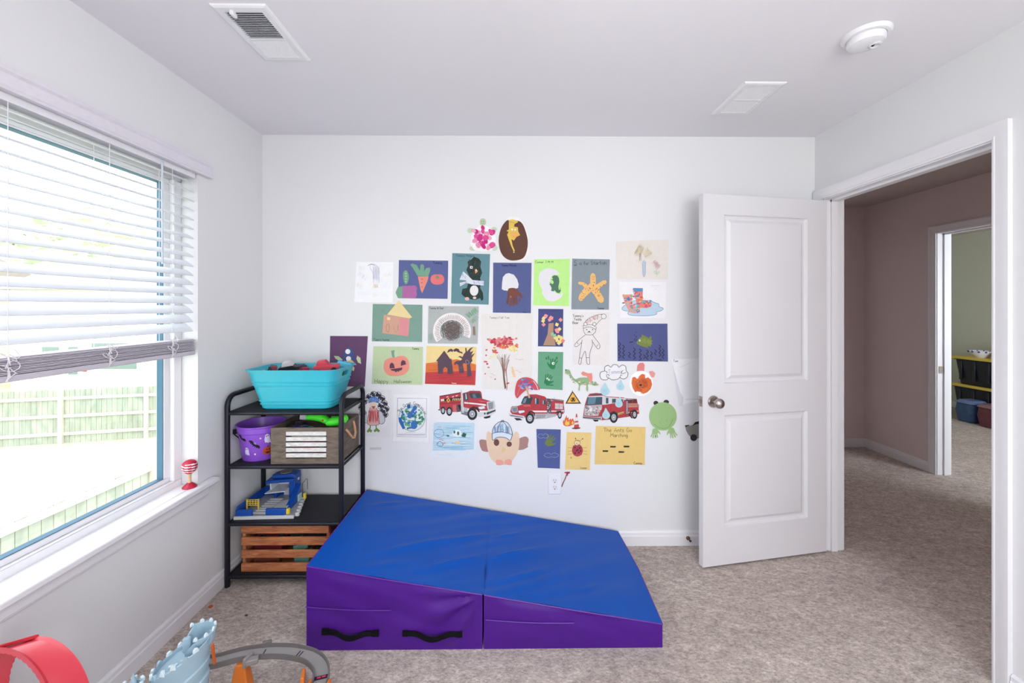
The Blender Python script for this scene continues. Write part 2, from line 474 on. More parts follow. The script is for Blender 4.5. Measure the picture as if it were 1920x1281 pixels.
# stack of raised slats sitting on the bottom rail
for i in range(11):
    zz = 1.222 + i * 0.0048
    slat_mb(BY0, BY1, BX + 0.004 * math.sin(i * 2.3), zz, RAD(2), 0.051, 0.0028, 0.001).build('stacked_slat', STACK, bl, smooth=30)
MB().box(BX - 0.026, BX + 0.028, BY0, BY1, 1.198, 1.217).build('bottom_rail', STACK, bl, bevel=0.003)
CORD = M((236, 232, 238), 0.8, tag='cord')
for yc in (0.35, 1.215, 1.52, 1.80):
    mb = MB()
    for dx in (-0.027, 0.030):
        mb.tube([(BX + dx, yc, 1.20), (BX + dx, yc, 2.02)], 0.0011, 5)
    for zz in slz:
        mb.tube([(BX - 0.027, yc, zz + 0.012), (BX + 0.030, yc, zz - 0.014)], 0.0008, 4)
    mb.build('ladder_cord', CORD, bl)
    rnd = random.Random(int(yc * 100))
    path = []
    for i in range(64):
        a = i * 0.62
        path.append((BX + 0.033 + 0.004 * sin(a * 0.7), yc + 0.026 * sin(a) * (0.5 + 0.5 * sin(i * 0.21)) + 0.004 * rnd.random(), 1.285 - 0.0012 * i + 0.013 * cos(a * 1.3)))
    sm = []
    for i in range(1, len(path) - 2):
        p0, p1, p2, p3 = [Vector(path[j]) for j in (i - 1, i, i + 1, i + 2)]
        for t_ in (0, .33, .66):
            sm.append(0.5 * ((2 * p1) + (-p0 + p2) * t_ + (2 * p0 - 5 * p1 + 4 * p2 - p3) * t_ ** 2 + (-p0 + 3 * p1 - 3 * p2 + p3) * t_ ** 3))
    MB().tube(sm, 0.0013, 5).build('cord_tangle', CORD, bl)
MB().tube([(BX + 0.04, 1.735, 2.03), (BX + 0.04, 1.737, 1.60)], 0.004, 8).build('tilt_wand', M((206, 214, 224), 0.3, tag='clear_wand'), bl)

# ---------------------------------------------------------------- door leaf
hp = Vector((1.826, 2.350, 0.0)); fp = Vector((1.043, 2.208, 0.0))
dirv = (fp - hp).normalized()
dang = math.atan2(dirv.y, dirv.x)
DL = (fp - hp).length
door = thing('door_1', None, None, (hp.x, hp.y, 0.012), dang, kind='structure')
dm = M((224, 222, 227), 0.42, 0, 0.01, 6, 0.01, 0.45, 'door_paint')
DH = 2.022; DT = 0.034
mb = MB()
pan = [(0.128, DL - 0.130, DH - 1.032, DH - 0.108), (0.128, DL - 0.130, 0.205, DH - 1.205)]
xs = [0, pan[0][0], pan[0][1], DL]
zs = [0, pan[1][2], pan[1][3], pan[0][2], pan[0][3], DH]
for side in (0, -DT):
    sg = -1 if side == 0 else 1
    for i in range(3):
        for j in range(5):
            if i == 1 and j in (1, 3):
                continue
            mb.add([(xs[i], side, zs[j]), (xs[i + 1], side, zs[j]), (xs[i + 1], side, zs[j + 1]), (xs[i], side, zs[j + 1])], [(0, 1, 2, 3)])
    for (x0, x1, z0, z1) in pan:
        rings = [(0, 0), (0.005, 0.009), (0.013, 0.0125), (0.024, 0.0125), (0.042, 0.002), (0.046, 0.0015)]
        rows = []
        for ins, dep in rings:
            yy = side + sg * dep
            rows.append([(x0 + ins, yy, z0 + ins), (x1 - ins, yy, z0 + ins), (x1 - ins, yy, z1 - ins), (x0 + ins, yy, z1 - ins)])
        vs = [p for r_ in rows for p in r_]
        fs = [(i * 4 + k, i * 4 + (k + 1) % 4, i * 4 + 4 + (k + 1) % 4, i * 4 + 4 + k) for i in range(len(rows) - 1) for k in range(4)]
        n_ = (len(rows) - 1) * 4
        fs.append((n_, n_ + 1, n_ + 2, n_ + 3))
        mb.add(vs, fs)
for (p, q) in (((0, 0), (0, DH)), ((DL, 0), (DL, DH))):
    mb.add([(p[0], 0, 0), (p[0], -DT, 0), (p[0], -DT, DH), (p[0], 0, DH)], [(0, 1, 2, 3)])
for z_ in (0, DH):
    mb.add([(0, 0, z_), (DL, 0, z_), (DL, -DT, z_), (0, -DT, z_)], [(0, 1, 2, 3)])
mb.build('door_leaf', dm, door, local=True, smooth=20)
kx, kz = DL - 0.062, 0.895
TK = lambda s_: xf((kx, 0 if s_ > 0 else -DT, kz), 0, -pi / 2 if s_ > 0 else pi / 2)
for s_ in (1, -1):
    kn = MB().lathe([(0.0001, 0.0), (0.033, 0.0), (0.033, 0.004), (0.028, 0.010), (0.013, 0.012), (0.011, 0.02), (0.011, 0.028), (0.016, 0.033), (0.025, 0.041), (0.0275, 0.050), (0.026, 0.059), (0.019, 0.066), (0.0001, 0.069)], 32, T=TK(s_))
    kn.build('door_knob', NICKEL, door, local=True, smooth=40)
MB().box(DL - 0.0005, DL + 0.0018, -DT + 0.005, -0.005, kz - 0.028, kz + 0.028).box(DL, DL + 0.012, -DT + 0.011, -0.011, kz - 0.009, kz + 0.009).build('latch_plate', NICKEL, door, local=True)
for hz in (0.2, 1.02, 1.84):
    MB().lathe([(0.0001, 0), (0.006, 0), (0.006, 0.088), (0.0001, 0.088)], 12, (0.0, -DT - 0.004, hz)).build('hinge', NICKEL, door, local=True)

# ---------------------------------------------------------------- ceiling fittings
def vent(label, x0, x1, y0, y1, split, open_side):
    t = thing('ceiling_vent', label, 'vent', ((x0 + x1) / 2, (y0 + y1) / 2, H))
    VM = M((236, 236, 240), 0.45, tag='vent_enamel')
    b = 0.030; zb = H - 0.008
    mb = MB()
    rows = [[(x0, y0, H), (x1, y0, H), (x1, y1, H), (x0, y1, H)]]
    for ins, dz in ((0.003, 0.005), (0.010, 0.008), (b, 0.008), (b + 0.004, 0.002)):
        rows.append([(x0 + ins, y0 + ins, H - dz), (x1 - ins, y0 + ins, H - dz), (x1 - ins, y1 - ins, H - dz), (x0 + ins, y1 - ins, H - dz)])
    vs = [p for r_ in rows for p in r_]
    mb.add(vs, [(i * 4 + k, i * 4 + (k + 1) % 4, i * 4 + 4 + (k + 1) % 4, i * 4 + 4 + k) for i in range(4) for k in range(4)])
    ym = y0 + (y1 - y0) * split
    mb.box(x0 + b, x1 - b, ym - 0.005, ym + 0.005, H - 0.008, H - 0.001)
    mb.build('vent_frame', VM, t, smooth=0)
    MB().box(x0 + b, x1 - b, y0 + b, y1 - b, H - 0.0012, H - 0.0004).build('duct_opening', M((70, 66, 82) if open_side else (170, 176, 190), 0.8, tag='duct'), t, smooth=0)
    n = 15
    for part, (ya, yb, ang, cnt) in enumerate(((y0 + b, ym - 0.006, RAD(48) if open_side else RAD(-20), n), (ym + 0.006, y1 - b, RAD(-38) if open_side else RAD(-20), n))):
        for i in range(cnt):
            yc = ya + (yb - ya) * (i + 0.5) / cnt
            w = (yb - ya) / cnt * (0.62 if (part == 0) else 0.6)
            MB().box(-(x1 - x0) / 2 + b, (x1 - x0) / 2 - b, -w, w, -0.0004, 0.0004, T=xf(((x0 + x1) / 2, yc, H - 0.0045), 0, ang)).build('louvre', VM, t, smooth=0)
    if open_side:
        MB().box(x0 + 0.055, x0 + 0.068, y0 + 0.018, y0 + 0.045, H - 0.022, H - 0.006, T=None).build('damper_lever', TRIM, t, bevel=0.003)
    return t
vent('white ceiling vent with open louvres, above the window side of the room', -1.012, -0.822, 1.39, 1.706, 0.56, True)
vent('white ceiling vent with closed louvres, above the door side of the room', 1.062, 1.256, 1.845, 2.155, 0.5, False)
sd = thing('smoke_detector', 'round white smoke detector on the ceiling near the doorway', 'smoke detector', (1.335, 1.525, H))
c_ = (1.335, 1.525, H)
MB().lathe([(0.0001, 0), (0.076, 0), (0.076, -0.006), (0.070, -0.014), (0.060, -0.015)], 48, c_).build('base_ring', TRIM, sd, smooth=40)
MB().lathe([(0.0585, -0.010), (0.0585, -0.030), (0.054, -0.038), (0.040, -0.044), (0.024, -0.046), (0.0001, -0.046)], 48, c_).build('cover', TRIM, sd, smooth=30)
MB().lathe([(0.020, 0), (0.020, -0.005), (0.015, -0.007), (0.011, -0.003), (0.0001, -0.003)], 24, (1.335 + 0.022, 1.525 - 0.012, H - 0.043)).build('test_button', M((222, 222, 228), 0.4, tag='button'), sd)

# unseen lamps added for brightness: a hanging globe above the camera, a hall dome
lt = thing('added_globe_lamp', 'added white globe lamp hanging out of view above the camera', 'lamp', (0.1, 0.42, 1.93))
MB().lathe([(0.0001, 0), (0.06, 0), (0.06, -0.02), (0.0001, -0.03)], 32, (0.1, 0.42, H)).build('ceiling_rose', TRIM, lt)
MB().tube([(0.1, 0.42, H - .02), (0.1, 0.42, 2.19)], .004, 8).build('lamp_cord', TRIM, lt)
MB().ball((0.1, 0.42, 2.07), 0.13, 32).build('lamp_globe', M((255, 250, 246), 0.5, noise=0, tag='lit_glass', emit=18.0), lt)
lt = thing('added_hall_light', 'added round dome light on the hall ceiling, out of view', 'ceiling light', (2.8, 0.95, H))
MB().lathe([(0.0001, 0), (0.15, 0), (0.15, -0.025), (0.0001, -0.025)], 32, (2.8, 0.95, H)).build('lamp_base', TRIM, lt)
MB().lathe([(0.14, -0.026), (0.13, -0.06), (0.09, -0.09), (0.0001, -0.105)], 32, (2.8, 0.95, H)).build('lamp_shade', M((255, 240, 232), 0.5, noise=0, tag='hall_lit_glass', emit=13.0), lt)

# ---------------------------------------------------------------- wall outlet, door stop, tape, crumbs
ot = thing('wall_outlet', 'white double electrical outlet low on the back wall', 'outlet', (0.267, YB, 0.307))
MB().box(0.228, 0.306, YB - 0.006, YB, 0.307, 0.427).build('face_plate', TRIM, ot, bevel=0.003)
for cz in (0.347, 0.387):
    r_ = MB().lathe([(0.0001, 0), (0.017, 0), (0.017, 0.002), (0.0001, 0.002)], 24, T=xf((0.267, YB - 0.0055, cz), 0, pi / 2), sx=0.95, sy=1.0)
    rc = r_.build('receptacle', M((232, 230, 236), 0.5, tag='plastic'), ot)
    s_ = MB().box(0.2595, 0.2615, YB - 0.0083, YB - 0.007, cz, cz + 0.009).box(0.2725, 0.2745, YB - 0.0083, YB - 0.007, cz, cz + 0.008)
    s_.lathe([(0.0001, 0), (0.003, 0), (0.003, 0.001), (0.0001, 0.001)], 12, T=xf((0.267, YB - 0.0073, cz - 0.008), 0, pi / 2))
    s_.build('slots', M((60, 58, 64), 0.6, tag='slot'), rc)
dk = MB().lathe([(0.0001, 0), (0.011, 0), (0.011, 0.006), (0.007, 0.010), (0.0045, 0.014), (0.0045, 0.03), (0.007, 0.034), (0.0001, 0.036)], 20, T=xf((1.059, YB - 0.014, 0.047), 0, pi / 2))
tag(dk.build('door_stop', M((110, 90, 78), 0.35, 0.9, tag='bronze')), 'small dark metal door stop on the back baseboard', 'door stop')
tag(MB().box(-0.832, -0.762, YB - 0.0008, YB, 0.573, 0.588).build('tape_strip', M((206, 204, 202), 0.5, tag='tape'), smooth=0), 'short strip of greyish tape on bare wall beside the shelf', 'tape')
rnd = random.Random(3)
def crumb(x, y, r, c, label):
    m = MB().ball((x, y, r * 0.5), r, 8, sx=1.3, sy=0.8, sz=0.6)
    m.v = [(p[0] + rnd.uniform(-1, 1) * r * .2, p[1] + rnd.uniform(-1, 1) * r * .2, max(0.0, p[2])) for p in m.v]
    tag(m.build('carpet_crumb', M(c, 0.8, tag='crumb')), label, 'crumb')
crumb(-1.415, 1.955, 0.009, (190, 84, 50), 'tiny orange-red scrap on the carpet near the left baseboard')
crumb(-1.211, 1.9, 0.006, (84, 70, 66), 'tiny dark scrap on the carpet in front of the shelf')

# ---------------------------------------------------------------- folding incline mat
from mathutils import noise as mnoise
def fold(a, b, s=1.0, seed=0.0):
    """cloth-like ridges: anisotropic noise"""
    n = mnoise.noise(Vector((a * s, b * s, seed)))
    return (1 - abs(n) * 2.2)
MX0, MXM, MX1, MY0, MY1 = -0.840, -0.111, 0.636, 1.705, 2.415
ZL, ZR = 0.347, 0.096
def mat_z(x):
    return ZL + (ZR - ZL) * (x - MX0) / (MX1 - MX0)
mat_t = thing('folding_gym_mat', 'folding wedge gym mat with blue top and purple sides on the carpet', 'gym mat', ((MX0 + MX1) / 2, (MY0 + MY1) / 2, 0))
def top_fn(u, v):
    x = MX0 + (MX1 - MX0) * u; y = MY0 + (MY1 - MY0) * v
    e = min(u, 1 - u, v, 1 - v) * 12; e = max(0, min(1, e))
    um = abs(u - 0.497)
    w = 0.0
    # long soft ridges running from the front left to the back right
    a = (-x * 0.53 + y * 0.85); b_ = (x * 0.85 + y * 0.53)
    w += 0.007 * mnoise.noise(Vector((a * 9, b_ * 1.8, 3.1)))
    w += 0.006 * mnoise.noise(Vector((a * 19, b_ * 3.0, 7.7))) * math.exp(-(um * 3.2) ** 2)
    for (rx_, ry_, L_, hgt, wd) in ((-0.43, 1.97, 0.22, 0.010, 0.018), (-0.25, 1.885, 0.17, 0.010, 0.014), (0.01, 2.02, 0.15, 0.011, 0.012), (0.06, 1.87, 0.19, 0.006, 0.014), (-0.69, 2.29, 0.13, 0.007, 0.016), (-0.52, 1.80, 0.16, 0.005, 0.02), (-0.02, 2.17, .10, .007, .010), (0.36, 1.86, 0.08, 0.005, 0.014), (-0.2, 2.10, .14, .006, .012)):
        dx, dy = x - rx_, y - ry_
        al = dx * 0.85 + dy * 0.53; ac = -dx * 0.53 + dy * 0.85
        w += hgt * math.exp(-(al / L_) ** 2 * 2) * math.exp(-(ac / wd) ** 2)
    z = mat_z(x) + 0.004 + w * e
    z -= 0.004 * math.exp(-(um / 0.006) ** 2) * (0.6 + 0.4 * e)
    y += 0.004 * sin(u * 40) * (1 if v < 0.02 else 0) * 0.3
    x += 0.012 * sin(pi * v) * (1 if u > 0.99 else 0)
    return (x, y, z)
MB().grid(top_fn, 160, 80).build('mat_top', VINYLB, mat_t, smooth=60)
def block(x0, x1, seed, corner):
    m = MB()
    nx, nz = 60, 26
    def front(u, v):
        x = x0 + (x1 - x0) * u
        zt = mat_z(x) + 0.001
        z = zt * v
        e = max(0, min(1, min(u, 1 - u, v, 1 - v) * 9))
        bulge = 0.008 * sin(pi * v) * sin(pi * u)
        r = 0.0
        cu, cv = (1 - u) * (x1 - x0), (1 - v) * zt
        if corner:      # pulled folds fanning from the upper inner corner
            ang = math.atan2(cv, cu + 1e-5); d = math.hypot(cu, cv)
            r += 0.011 * sin(ang * 13 + 1.0) * math.exp(-((d - 0.12) / 0.14) ** 2)
        r += 0.008 * mnoise.noise(Vector((x * 3.0 + z * 2, z * 16 + x * 4.0, seed)))
        r += 0.005 * mnoise.noise(Vector((x * 9, z * 7, seed + 9)))
        return (x, MY0 - bulge * 0.6 - r * e - 0.002 * e, z)
    m.grid(front, nx, nz)
    def back(u, v):
        x = x0 + (x1 - x0) * u
        return (x, MY1, (mat_z(x)) * v)
    m.grid(back, 8, 4)
    for xs_, sd in ((x0, -1), (x1, 1)):
        def side(u, v, xs_=xs_, sd=sd):
            y = MY0 + (MY1 - MY0) * u
            return (xs_ + (0.004 * sin(pi * u) * sin(pi * v) if sd > 0 else 0), y, mat_z(xs_) * v)
        m.grid(side, 20, 6)
    m.grid(lambda u, v: (x0 + (x1 - x0) * u, MY0 + (MY1 - MY0) * v, 0.0), 2, 2)
    return m.build('mat_block', VINYLP, mat_t, smooth=50)
bl1 = block(MX0, MXM - 0.003, 1.3, True)
bl2 = block(MXM + 0.003, MX1, 5.2, False)
PIPE = M((90, 34, 152), 0.4, tag='piping')
mb = MB()
for (a, b_) in ((MX0, MXM - 0.004), (MXM + 0.004, MX1)):
    mb.tube([(a, MY0 - 0.001, mat_z(a) + 0.002), ((a + b_) / 2, MY0 - 0.004, mat_z((a + b_) / 2) + 0.002), (b_, MY0 - 0.001, mat_z(b_) + 0.002)], 0.0028, 6)
mb.tube([(MX0 + .002, MY0, ZL + 0.002), (MX0 + 0.002, (MY0 + MY1) / 2, ZL + 0.002), (MX0 + .002, MY1, ZL + 0.002)], 0.0035, 6)
mb.tube([(MX1, MY0, ZR + 0.002), (MX1 + 0.012, (MY0 + MY1) / 2, ZR + 0.003), (MX1, MY1, ZR + 0.002)], 0.003, 6)
mb.build('edge_piping', PIPE, mat_t)
def seam(x0, x1, z0, z1):
    mb = MB()
    n = 16
    pts = [(x0 + (x1 - x0) * i / n, MY0 - 0.0085 - 0.002 * sin(pi * i / n), z0 + (z1 - z0) * i / n - 0.004 * sin(pi * i / n)) for i in range(n + 1)]
    mb.tube(pts, 0.0022, 6)
    return mb.build('zip_flap', PIPE, mat_t)
seam(-0.84, -0.49, 0.187, 0.170); seam(-0.10, 0.265, 0.128, 0.112)
STRAP = M((10, 10, 16), 0.85, 0, 0.2, 300, 0.1, 0.2, 'webbing')
def strap(xa, xb, za, zb):
    n = 24; vs = []; fs = []
    for i in range(n + 1):
        t_ = i / n
        x = xa + (xb - xa) * t_
        sag = (1 - cos(2 * pi * max(0, min(1, (t_ - 0.12) / 0.76)))) / 2
        z = za + (zb - za) * t_ - 0.011 * sag
        y = MY0 - 0.012 - 0.016 * sag
        for dz, dy in ((0.011, 0), (-0.011, 0), (-0.011, 0.0025), (0.011, 0.0025)):
            vs.append((x, y + dy, z + dz))
    for i in range(n):
        for k in range(4):
            fs.append((i * 4 + k, i * 4 + (k + 1) % 4, i * 4 + 4 + (k + 1) % 4, i * 4 + 4 + k))
    fs += [(0, 1, 2, 3), (n * 4, n * 4 + 1, n * 4 + 2, n * 4 + 3)]
    mb = MB().add(vs, fs)
    for xx, zz in ((xa, za), (xb, zb)):
        mb.box(xx - 0.012, xx + 0.012, MY0 - 0.0135, MY0 - 0.004, zz - 0.0115, zz + 0.0115)
    return mb.build('carry_strap', STRAP, mat_t, smooth=40)
strap(-0.760, -0.552, 0.085, 0.076); strap(-0.430, -0.208, 0.076, 0.070)

# ---------------------------------------------------------------- shelf rack
SX0, SX1, SY0, SY1 = -1.434, -0.858, 2.10, 2.405
rack = thing('shelf_rack', 'black metal four-tier shelf rack in the corner beside the window', 'shelf', ((SX0 + SX1) / 2, (SY0 + SY1) / 2, 0))
SZ = [0.890, 0.617, 0.327, 0.060]
def arc(p, q, r_, x, z, n=6):
    return
for sx_ in (SX0, SX1):
    r_ = 0.055; zt = 0.968
    path = [(sx_, SY0, 0.0), (sx_, SY0, zt - r_)]
    path += [(sx_, SY0 + r_ - r_ * cos(a), zt - r_ + r_ * sin(a)) for a in [pi / 2 * i / 7 for i in range(1, 8)]]
    path += [(sx_, SY1 - r_ + r_ * sin(a), zt - r_ + r_ * cos(a)) for a in [pi / 2 * i / 7 for i in range(0, 8)]]
    path += [(sx_, SY1, 0.0)]
    mb = MB().tube(path, 0.0125, 14)
    for z_ in SZ:
        mb.tube([(sx_, SY0, z_ - 0.010), (sx_, SY1, z_ - 0.010)], 0.007, 10)
    mb.build('side_frame', BLACKM, rack)
BOARD = M((30, 30, 36), 0.6, 0, 0.25, 120, 0.15, 0.35, 'shelf_board')
for z_ in SZ:
    s_ = MB().box(SX0 + 0.010, SX1 - 0.010, SY0 + 0.006, SY1 - 0.004, z_ - 0.007, z_ - 0.0005).build('shelf', BOARD, rack, smooth=0)
    for yy in (SY0, SY1):
        MB().tube([(SX0 + 0.004, yy, z_ - 0.010), (SX1 - 0.004, yy, z_ - 0.010)], 0.0095, 12).build('rail', BLACKM, s_)

# ---------------------------------------------------------------- turquoise tub
def rrect(x0, x1, y0, y1, r_, n=6):
    pts = []
    for (cx_, cy_, a0_) in ((x1 - r_, y1 - r_, 0), (x0 + r_, y1 - r_, pi / 2), (x0 + r_, y0 + r_, pi), (x1 - r_, y0 + r_, 1.5 * pi)):
        for i in range(n + 1):
            a = a0_ + pi / 2 * i / n
            pts.append((cx_ + r_ * cos(a), cy_ + r_ * sin(a)))
    return pts
def loft(mb, rings, cap0=True, cap1=False, mi=0):
    n = len(rings[0])
    vs = [p for r_ in rings for p in r_]
    fs = [(i * n + k, i * n + (k + 1) % n, (i + 1) * n + (k + 1) % n, (i + 1) * n + k) for i in range(len(rings) - 1) for k in range(n)]
    if cap0: fs.append(tuple(range(n))[::-1])
    if cap1: fs.append(tuple(range((len(rings) - 1) * n, len(rings) * n)))
    mb.add(vs, fs, mi)
def cut(o, cutter):
    md = o.modifiers.new('cut', 'BOOLEAN'); md.object = cutter; md.operation = 'DIFFERENCE'; md.solver = 'EXACT'
    bpy.context.view_layer.update()
    dg = bpy.context.evaluated_depsgraph_get()
    me = bpy.data.meshes.new_from_object(o.evaluated_get(dg))
    o.modifiers.remove(md); o.data = me
    bpy.data.objects.remove(cutter)
    for p in me.polygons: p.use_smooth = True
    me.set_sharp_from_angle(angle=RAD(35))
tx0, tx1, ty0, ty1, tz0 = -1.290, -0.930, 2.135, 2.325, 0.8905
ux0, ux1, uy0, uy1, tz1 = -1.350, -0.880, 2.085, 2.370, 1.100
tub = thing('plastic_tub', 'turquoise plastic tub full of toys on the top shelf', 'tub', ((tx0 + tx1) / 2, (ty0 + ty1) / 2, tz0))
TURQ = M((56, 182, 204), 0.33, 0, 0.03, 12, 0, 0.5, 'turquoise_plastic')
def tub_ring(t_, d=0.0, rr=0.035):
    x0 = tx0 + (ux0 - tx0) * t_ - d; x1 = tx1 + (ux1 - tx1) * t_ + d; y0 = ty0 + (uy0 - ty0) * t_ - d; y1 = ty1 + (uy1 - ty1) * t_ + d
    return [(p[0], p[1], tz0 + (tz1 - tz0) * t_) for p in rrect(x0, x1, y0, y1, rr + 0.02 * t_)]
rings = [tub_ring(0.0, -0.006), tub_ring(0.03, 0)]
for c0 in (0.13, 0.21, 0.61, 0.70):
    rings += [tub_ring(c0 - 0.02, 0), tub_ring(c0 - 0.008, 0.0035), tub_ring(c0 + 0.008, 0.0035), tub_ring(c0 + 0.02, 0)]
rings += [tub_ring(0.96, 0), tub_ring(0.965, 0.007), tub_ring(1.0, 0.007), tub_ring(1.0, -0.003), tub_ring(0.9, -0.004), tub_ring(0.04, -0.005)]
mb = MB(); loft(mb, rings, True, True)
tub_b = mb.build('tub_body', TURQ, tub, smooth=35)
cc = MB()
hy, hz = (uy0 + uy1) / 2, 1.066
caps = [(0.030 * (1 if abs(a) < pi / 2 else -1) + 0.013 * cos(a), 0.013 * sin(a)) for a in [-pi + 2 * pi * i / 20 + 0.01 for i in range(20)]]
pts = [((0.030 if cos(a) > 0 else -0.030) + 0.013 * cos(a), 0.013 * sin(a)) for a in [2 * pi * (i + 0.5) / 20 for i in range(20)]]
cc.add([(-1.45, hy + p[0], hz + p[1]) for p in pts] + [(-0.80, hy + p[0], hz + p[1]) for p in pts], [tuple(range(20)), tuple(range(20, 40))[::-1]] + [(i, (i + 1) % 20, 20 + (i + 1) % 20, 20 + i) for i in range(20)])
cutter = cc.build('cutter', TURQ)
cut(tub_b, cutter)

# ---------------------------------------------------------------- small toys
def toy_car(label, loc, rz, s, body, cab, rx=0.0, ry=0.0, group='toys in the turquoise tub', name='toy_car', wheelc=(30, 30, 34)):
    t = thing(name, label, 'toy car', loc, 0, group)
    TT = Matrix.Rotation(rz, 4, 'Z') @ Matrix.Rotation(ry, 4, 'Y') @ Matrix.Rotation(rx, 4, 'X') @ Matrix.Scale(s, 4)
    bp = [(-.5, .1), (-.5, .3), (-.42, .36), (.1, .36), (.2, .3), (.5, .26), (.5, .1)]
    R_ = TT @ Matrix.Rotation(pi / 2, 4, 'X')
    MB().prism(bp, -.2, .2, T=R_).build('body', M(body, 0.35, tag='toy_plastic'), t, local=True, bevel=0.02 * s, smooth=30)
    MB().prism([(-.36, .36), (-.28, .54), (.0, .54), (.12, .36)], -.16, .16, T=R_).build('cab', M(cab, 0.3, tag='toy_plastic'), t, local=True, bevel=0.015 * s)
    for wx in (-.3, .3):
        for wy in (-.21, .21):
            MB().lathe([(0.0001, -.035), (.09, -.035), (.11, -.02), (.11, .02), (.09, .035), (0.0001, .035)], 16, T=TT @ xf((wx, wy, .11), 0, pi / 2)).build('wheel', M(wheelc, 0.6, tag='rubber'), t, local=True)
    return t
def toy_block(label, loc, rot, dims, color, group, cat='toy brick', name='toy_brick', studs=(2, 1)):
    t = thing(name, label, cat, loc, 0, group)
    TT = Matrix.Rotation(rot[2], 4, 'Z') @ Matrix.Rotation(rot[1], 4, 'Y') @ Matrix.Rotation(rot[0], 4, 'X')
    dx, dy, dz = dims
    m = MB().box(-dx / 2, dx / 2, -dy / 2, dy / 2, 0, dz, T=TT)
    m.build('body', M(color, 0.35, tag='toy_plastic'), t, local=True, bevel=min(dims) * 0.12)
    for i in range(studs[0]):
        for j in range(studs[1]):
            c0 = ((i + .5) / studs[0] * dx - dx / 2, (j + .5) / studs[1] * dy - dy / 2, dz)
            MB().lathe([(min(dx / studs[0], dy / studs[1]) * .3, 0), (min(dx / studs[0], dy / studs[1]) * .3, dz * .18), (0.0001, dz * .18)], 14, T=TT @ xf(c0)).build('stud', M(color, 0.35, tag='toy_plastic'), t, local=True)
    return t
G_T = 'toys in the turquoise tub'
toy_car('dark toy car with a grey cab at the left end of the turquoise tub', (-1.185, 2.255, 1.062), 0.2, 0.125, (38, 34, 46), (206, 200, 206), 0.2, -0.15, G_T)
toy_car('black toy car tipped on its nose at the left end of the turquoise tub', (-1.265, 2.20, 1.060), -0.9, 0.085, (30, 30, 36), (120, 30, 50), -0.2, 0.3, G_T)
toy_car('crimson toy car in the middle left of the turquoise tub', (-1.105, 2.20, 1.058), 2.5, 0.09, (150, 26, 58), (46, 40, 60), 0.1, 0.35, G_T)
toy_block('bright green brick under the dark toy car in the turquoise tub', (-1.205, 2.165, 1.052), (0.4, 0.2, 0.1), (0.055, 0.028, 0.022), (88, 200, 76), G_T)
toy_block('dark green lump of toy in the middle of the turquoise tub', (-1.035, 2.26, 1.066), (0.2, 0.5, 1.0), (0.045, 0.03, 0.022), (26, 84, 52), G_T)
toy_car('light red toy car with a dark strap at the right of the turquoise tub', (-0.985, 2.225, 1.068), 0.25, 0.13, (206, 74, 88), (206, 74, 88), 0.1, -0.12, G_T)
toy_car('navy and white toy car below the light red one in the turquoise tub', (-1.01, 2.155, 1.040), 0.0, 0.095, (230, 228, 232), (34, 36, 92), 0.2, 0.1, G_T)
toy_block('dark green brick at the right end of the turquoise tub', (-0.925, 2.235, 1.052), (0.5, 0.1, 0.3), (0.05, 0.03, 0.035), (22, 100, 66), G_T)
toy_block('pale blue curved-top toy piece sticking up at the right end of the turquoise tub', (-0.930, 2.31, 1.085), (0.1, 0.25, 0.2), (0.075, 0.03, 0.028), (96, 190, 222), G_T, studs=(3, 1))
toy_block('red ridged toy piece behind the light red car in the turquoise tub', (-1.005, 2.29, 1.062), (0.2, -0.3, 0.9), (0.075, 0.022, 0.022), (196, 40, 56), G_T, studs=(4, 1))

# ---------------------------------------------------------------- purple halloween bucket
BC = (-1.342, 2.235, 0.6172); BR0, BR1, BH = 0.090, 0.116, 0.182
bk = thing('plastic_bucket', 'purple plastic bucket with bat and ghost stickers on the second shelf', 'bucket', BC)
PURP = M((142, 84, 208), 0.35, 0, 0.03, 12, 0, 0.5, 'purple_plastic')
MB().lathe([(0.0001, 0.004), (BR0 - 0.01, 0.004), (BR0 - 0.008, 0), (BR0 - 0.002, 0.0), (BR0, 0.004), (BR1 - 0.008, BH - 0.04), (BR1 - 0.003, BH - 0.036), (BR1 - 0.002, BH - 0.01), (BR1 + 0.004, BH - 0.006), (BR1 + 0.004, BH), (BR1 - 0.001, BH), (BR1 - 0.012, BH - 0.04), (BR0 - 0.003, 0.007), (0.0001, 0.007)], 56, BC).build('bucket_body', PURP, bk, smooth=35)
hand = MB().tube([(BC[0] - (BR1 + .006) * cos(a), BC[1] - 0.03 - 0.075 * sin(a) * 1.0, BC[2] + BH - 0.022 - 0.05 * sin(a)) for a in [pi * i / 24 for i in range(25)]], 0.0022, 6)
hand.v = [(p[0], min(p[1], p[1]), p[2]) for p in hand.v]
def on_bucket(px, py, lift=0.0006):
    """px,py in a flat sticker sheet: metres round the bucket from its front, metres above its base"""
    r_ = BR0 + (BR1 - 0.008 - BR0) * py / (BH - 0.04) + lift
    a = -pi / 2 + px / r_
    return (BC[0] + r_ * cos(a), BC[1] + r_ * sin(a), BC[2] + py)
def bucket_sticker(polys, name):
    import bmesh
    mb = MB(); mats = []
    for k, (pts, c) in enumerate(polys):
        mats.append(M(c, 0.6, tag='sticker'))
        bm = bmesh.new()
        f = bm.faces.new([bm.verts.new((x, y, 0)) for x, y in pts])
        bmesh.ops.triangulate(bm, faces=[f])
        bmesh.ops.subdivide_edges(bm, edges=bm.edges[:], cuts=4, use_grid_fill=True)
        bm.verts.index_update()
        mb.add([on_bucket(v.co.x, v.co.y, 0.0009 + 0.0005 * k) for v in bm.verts], [[v.index for v in q.verts] for q in bm.faces], k)
        bm.free()
    mb.build(name, mats, bk, smooth=0)
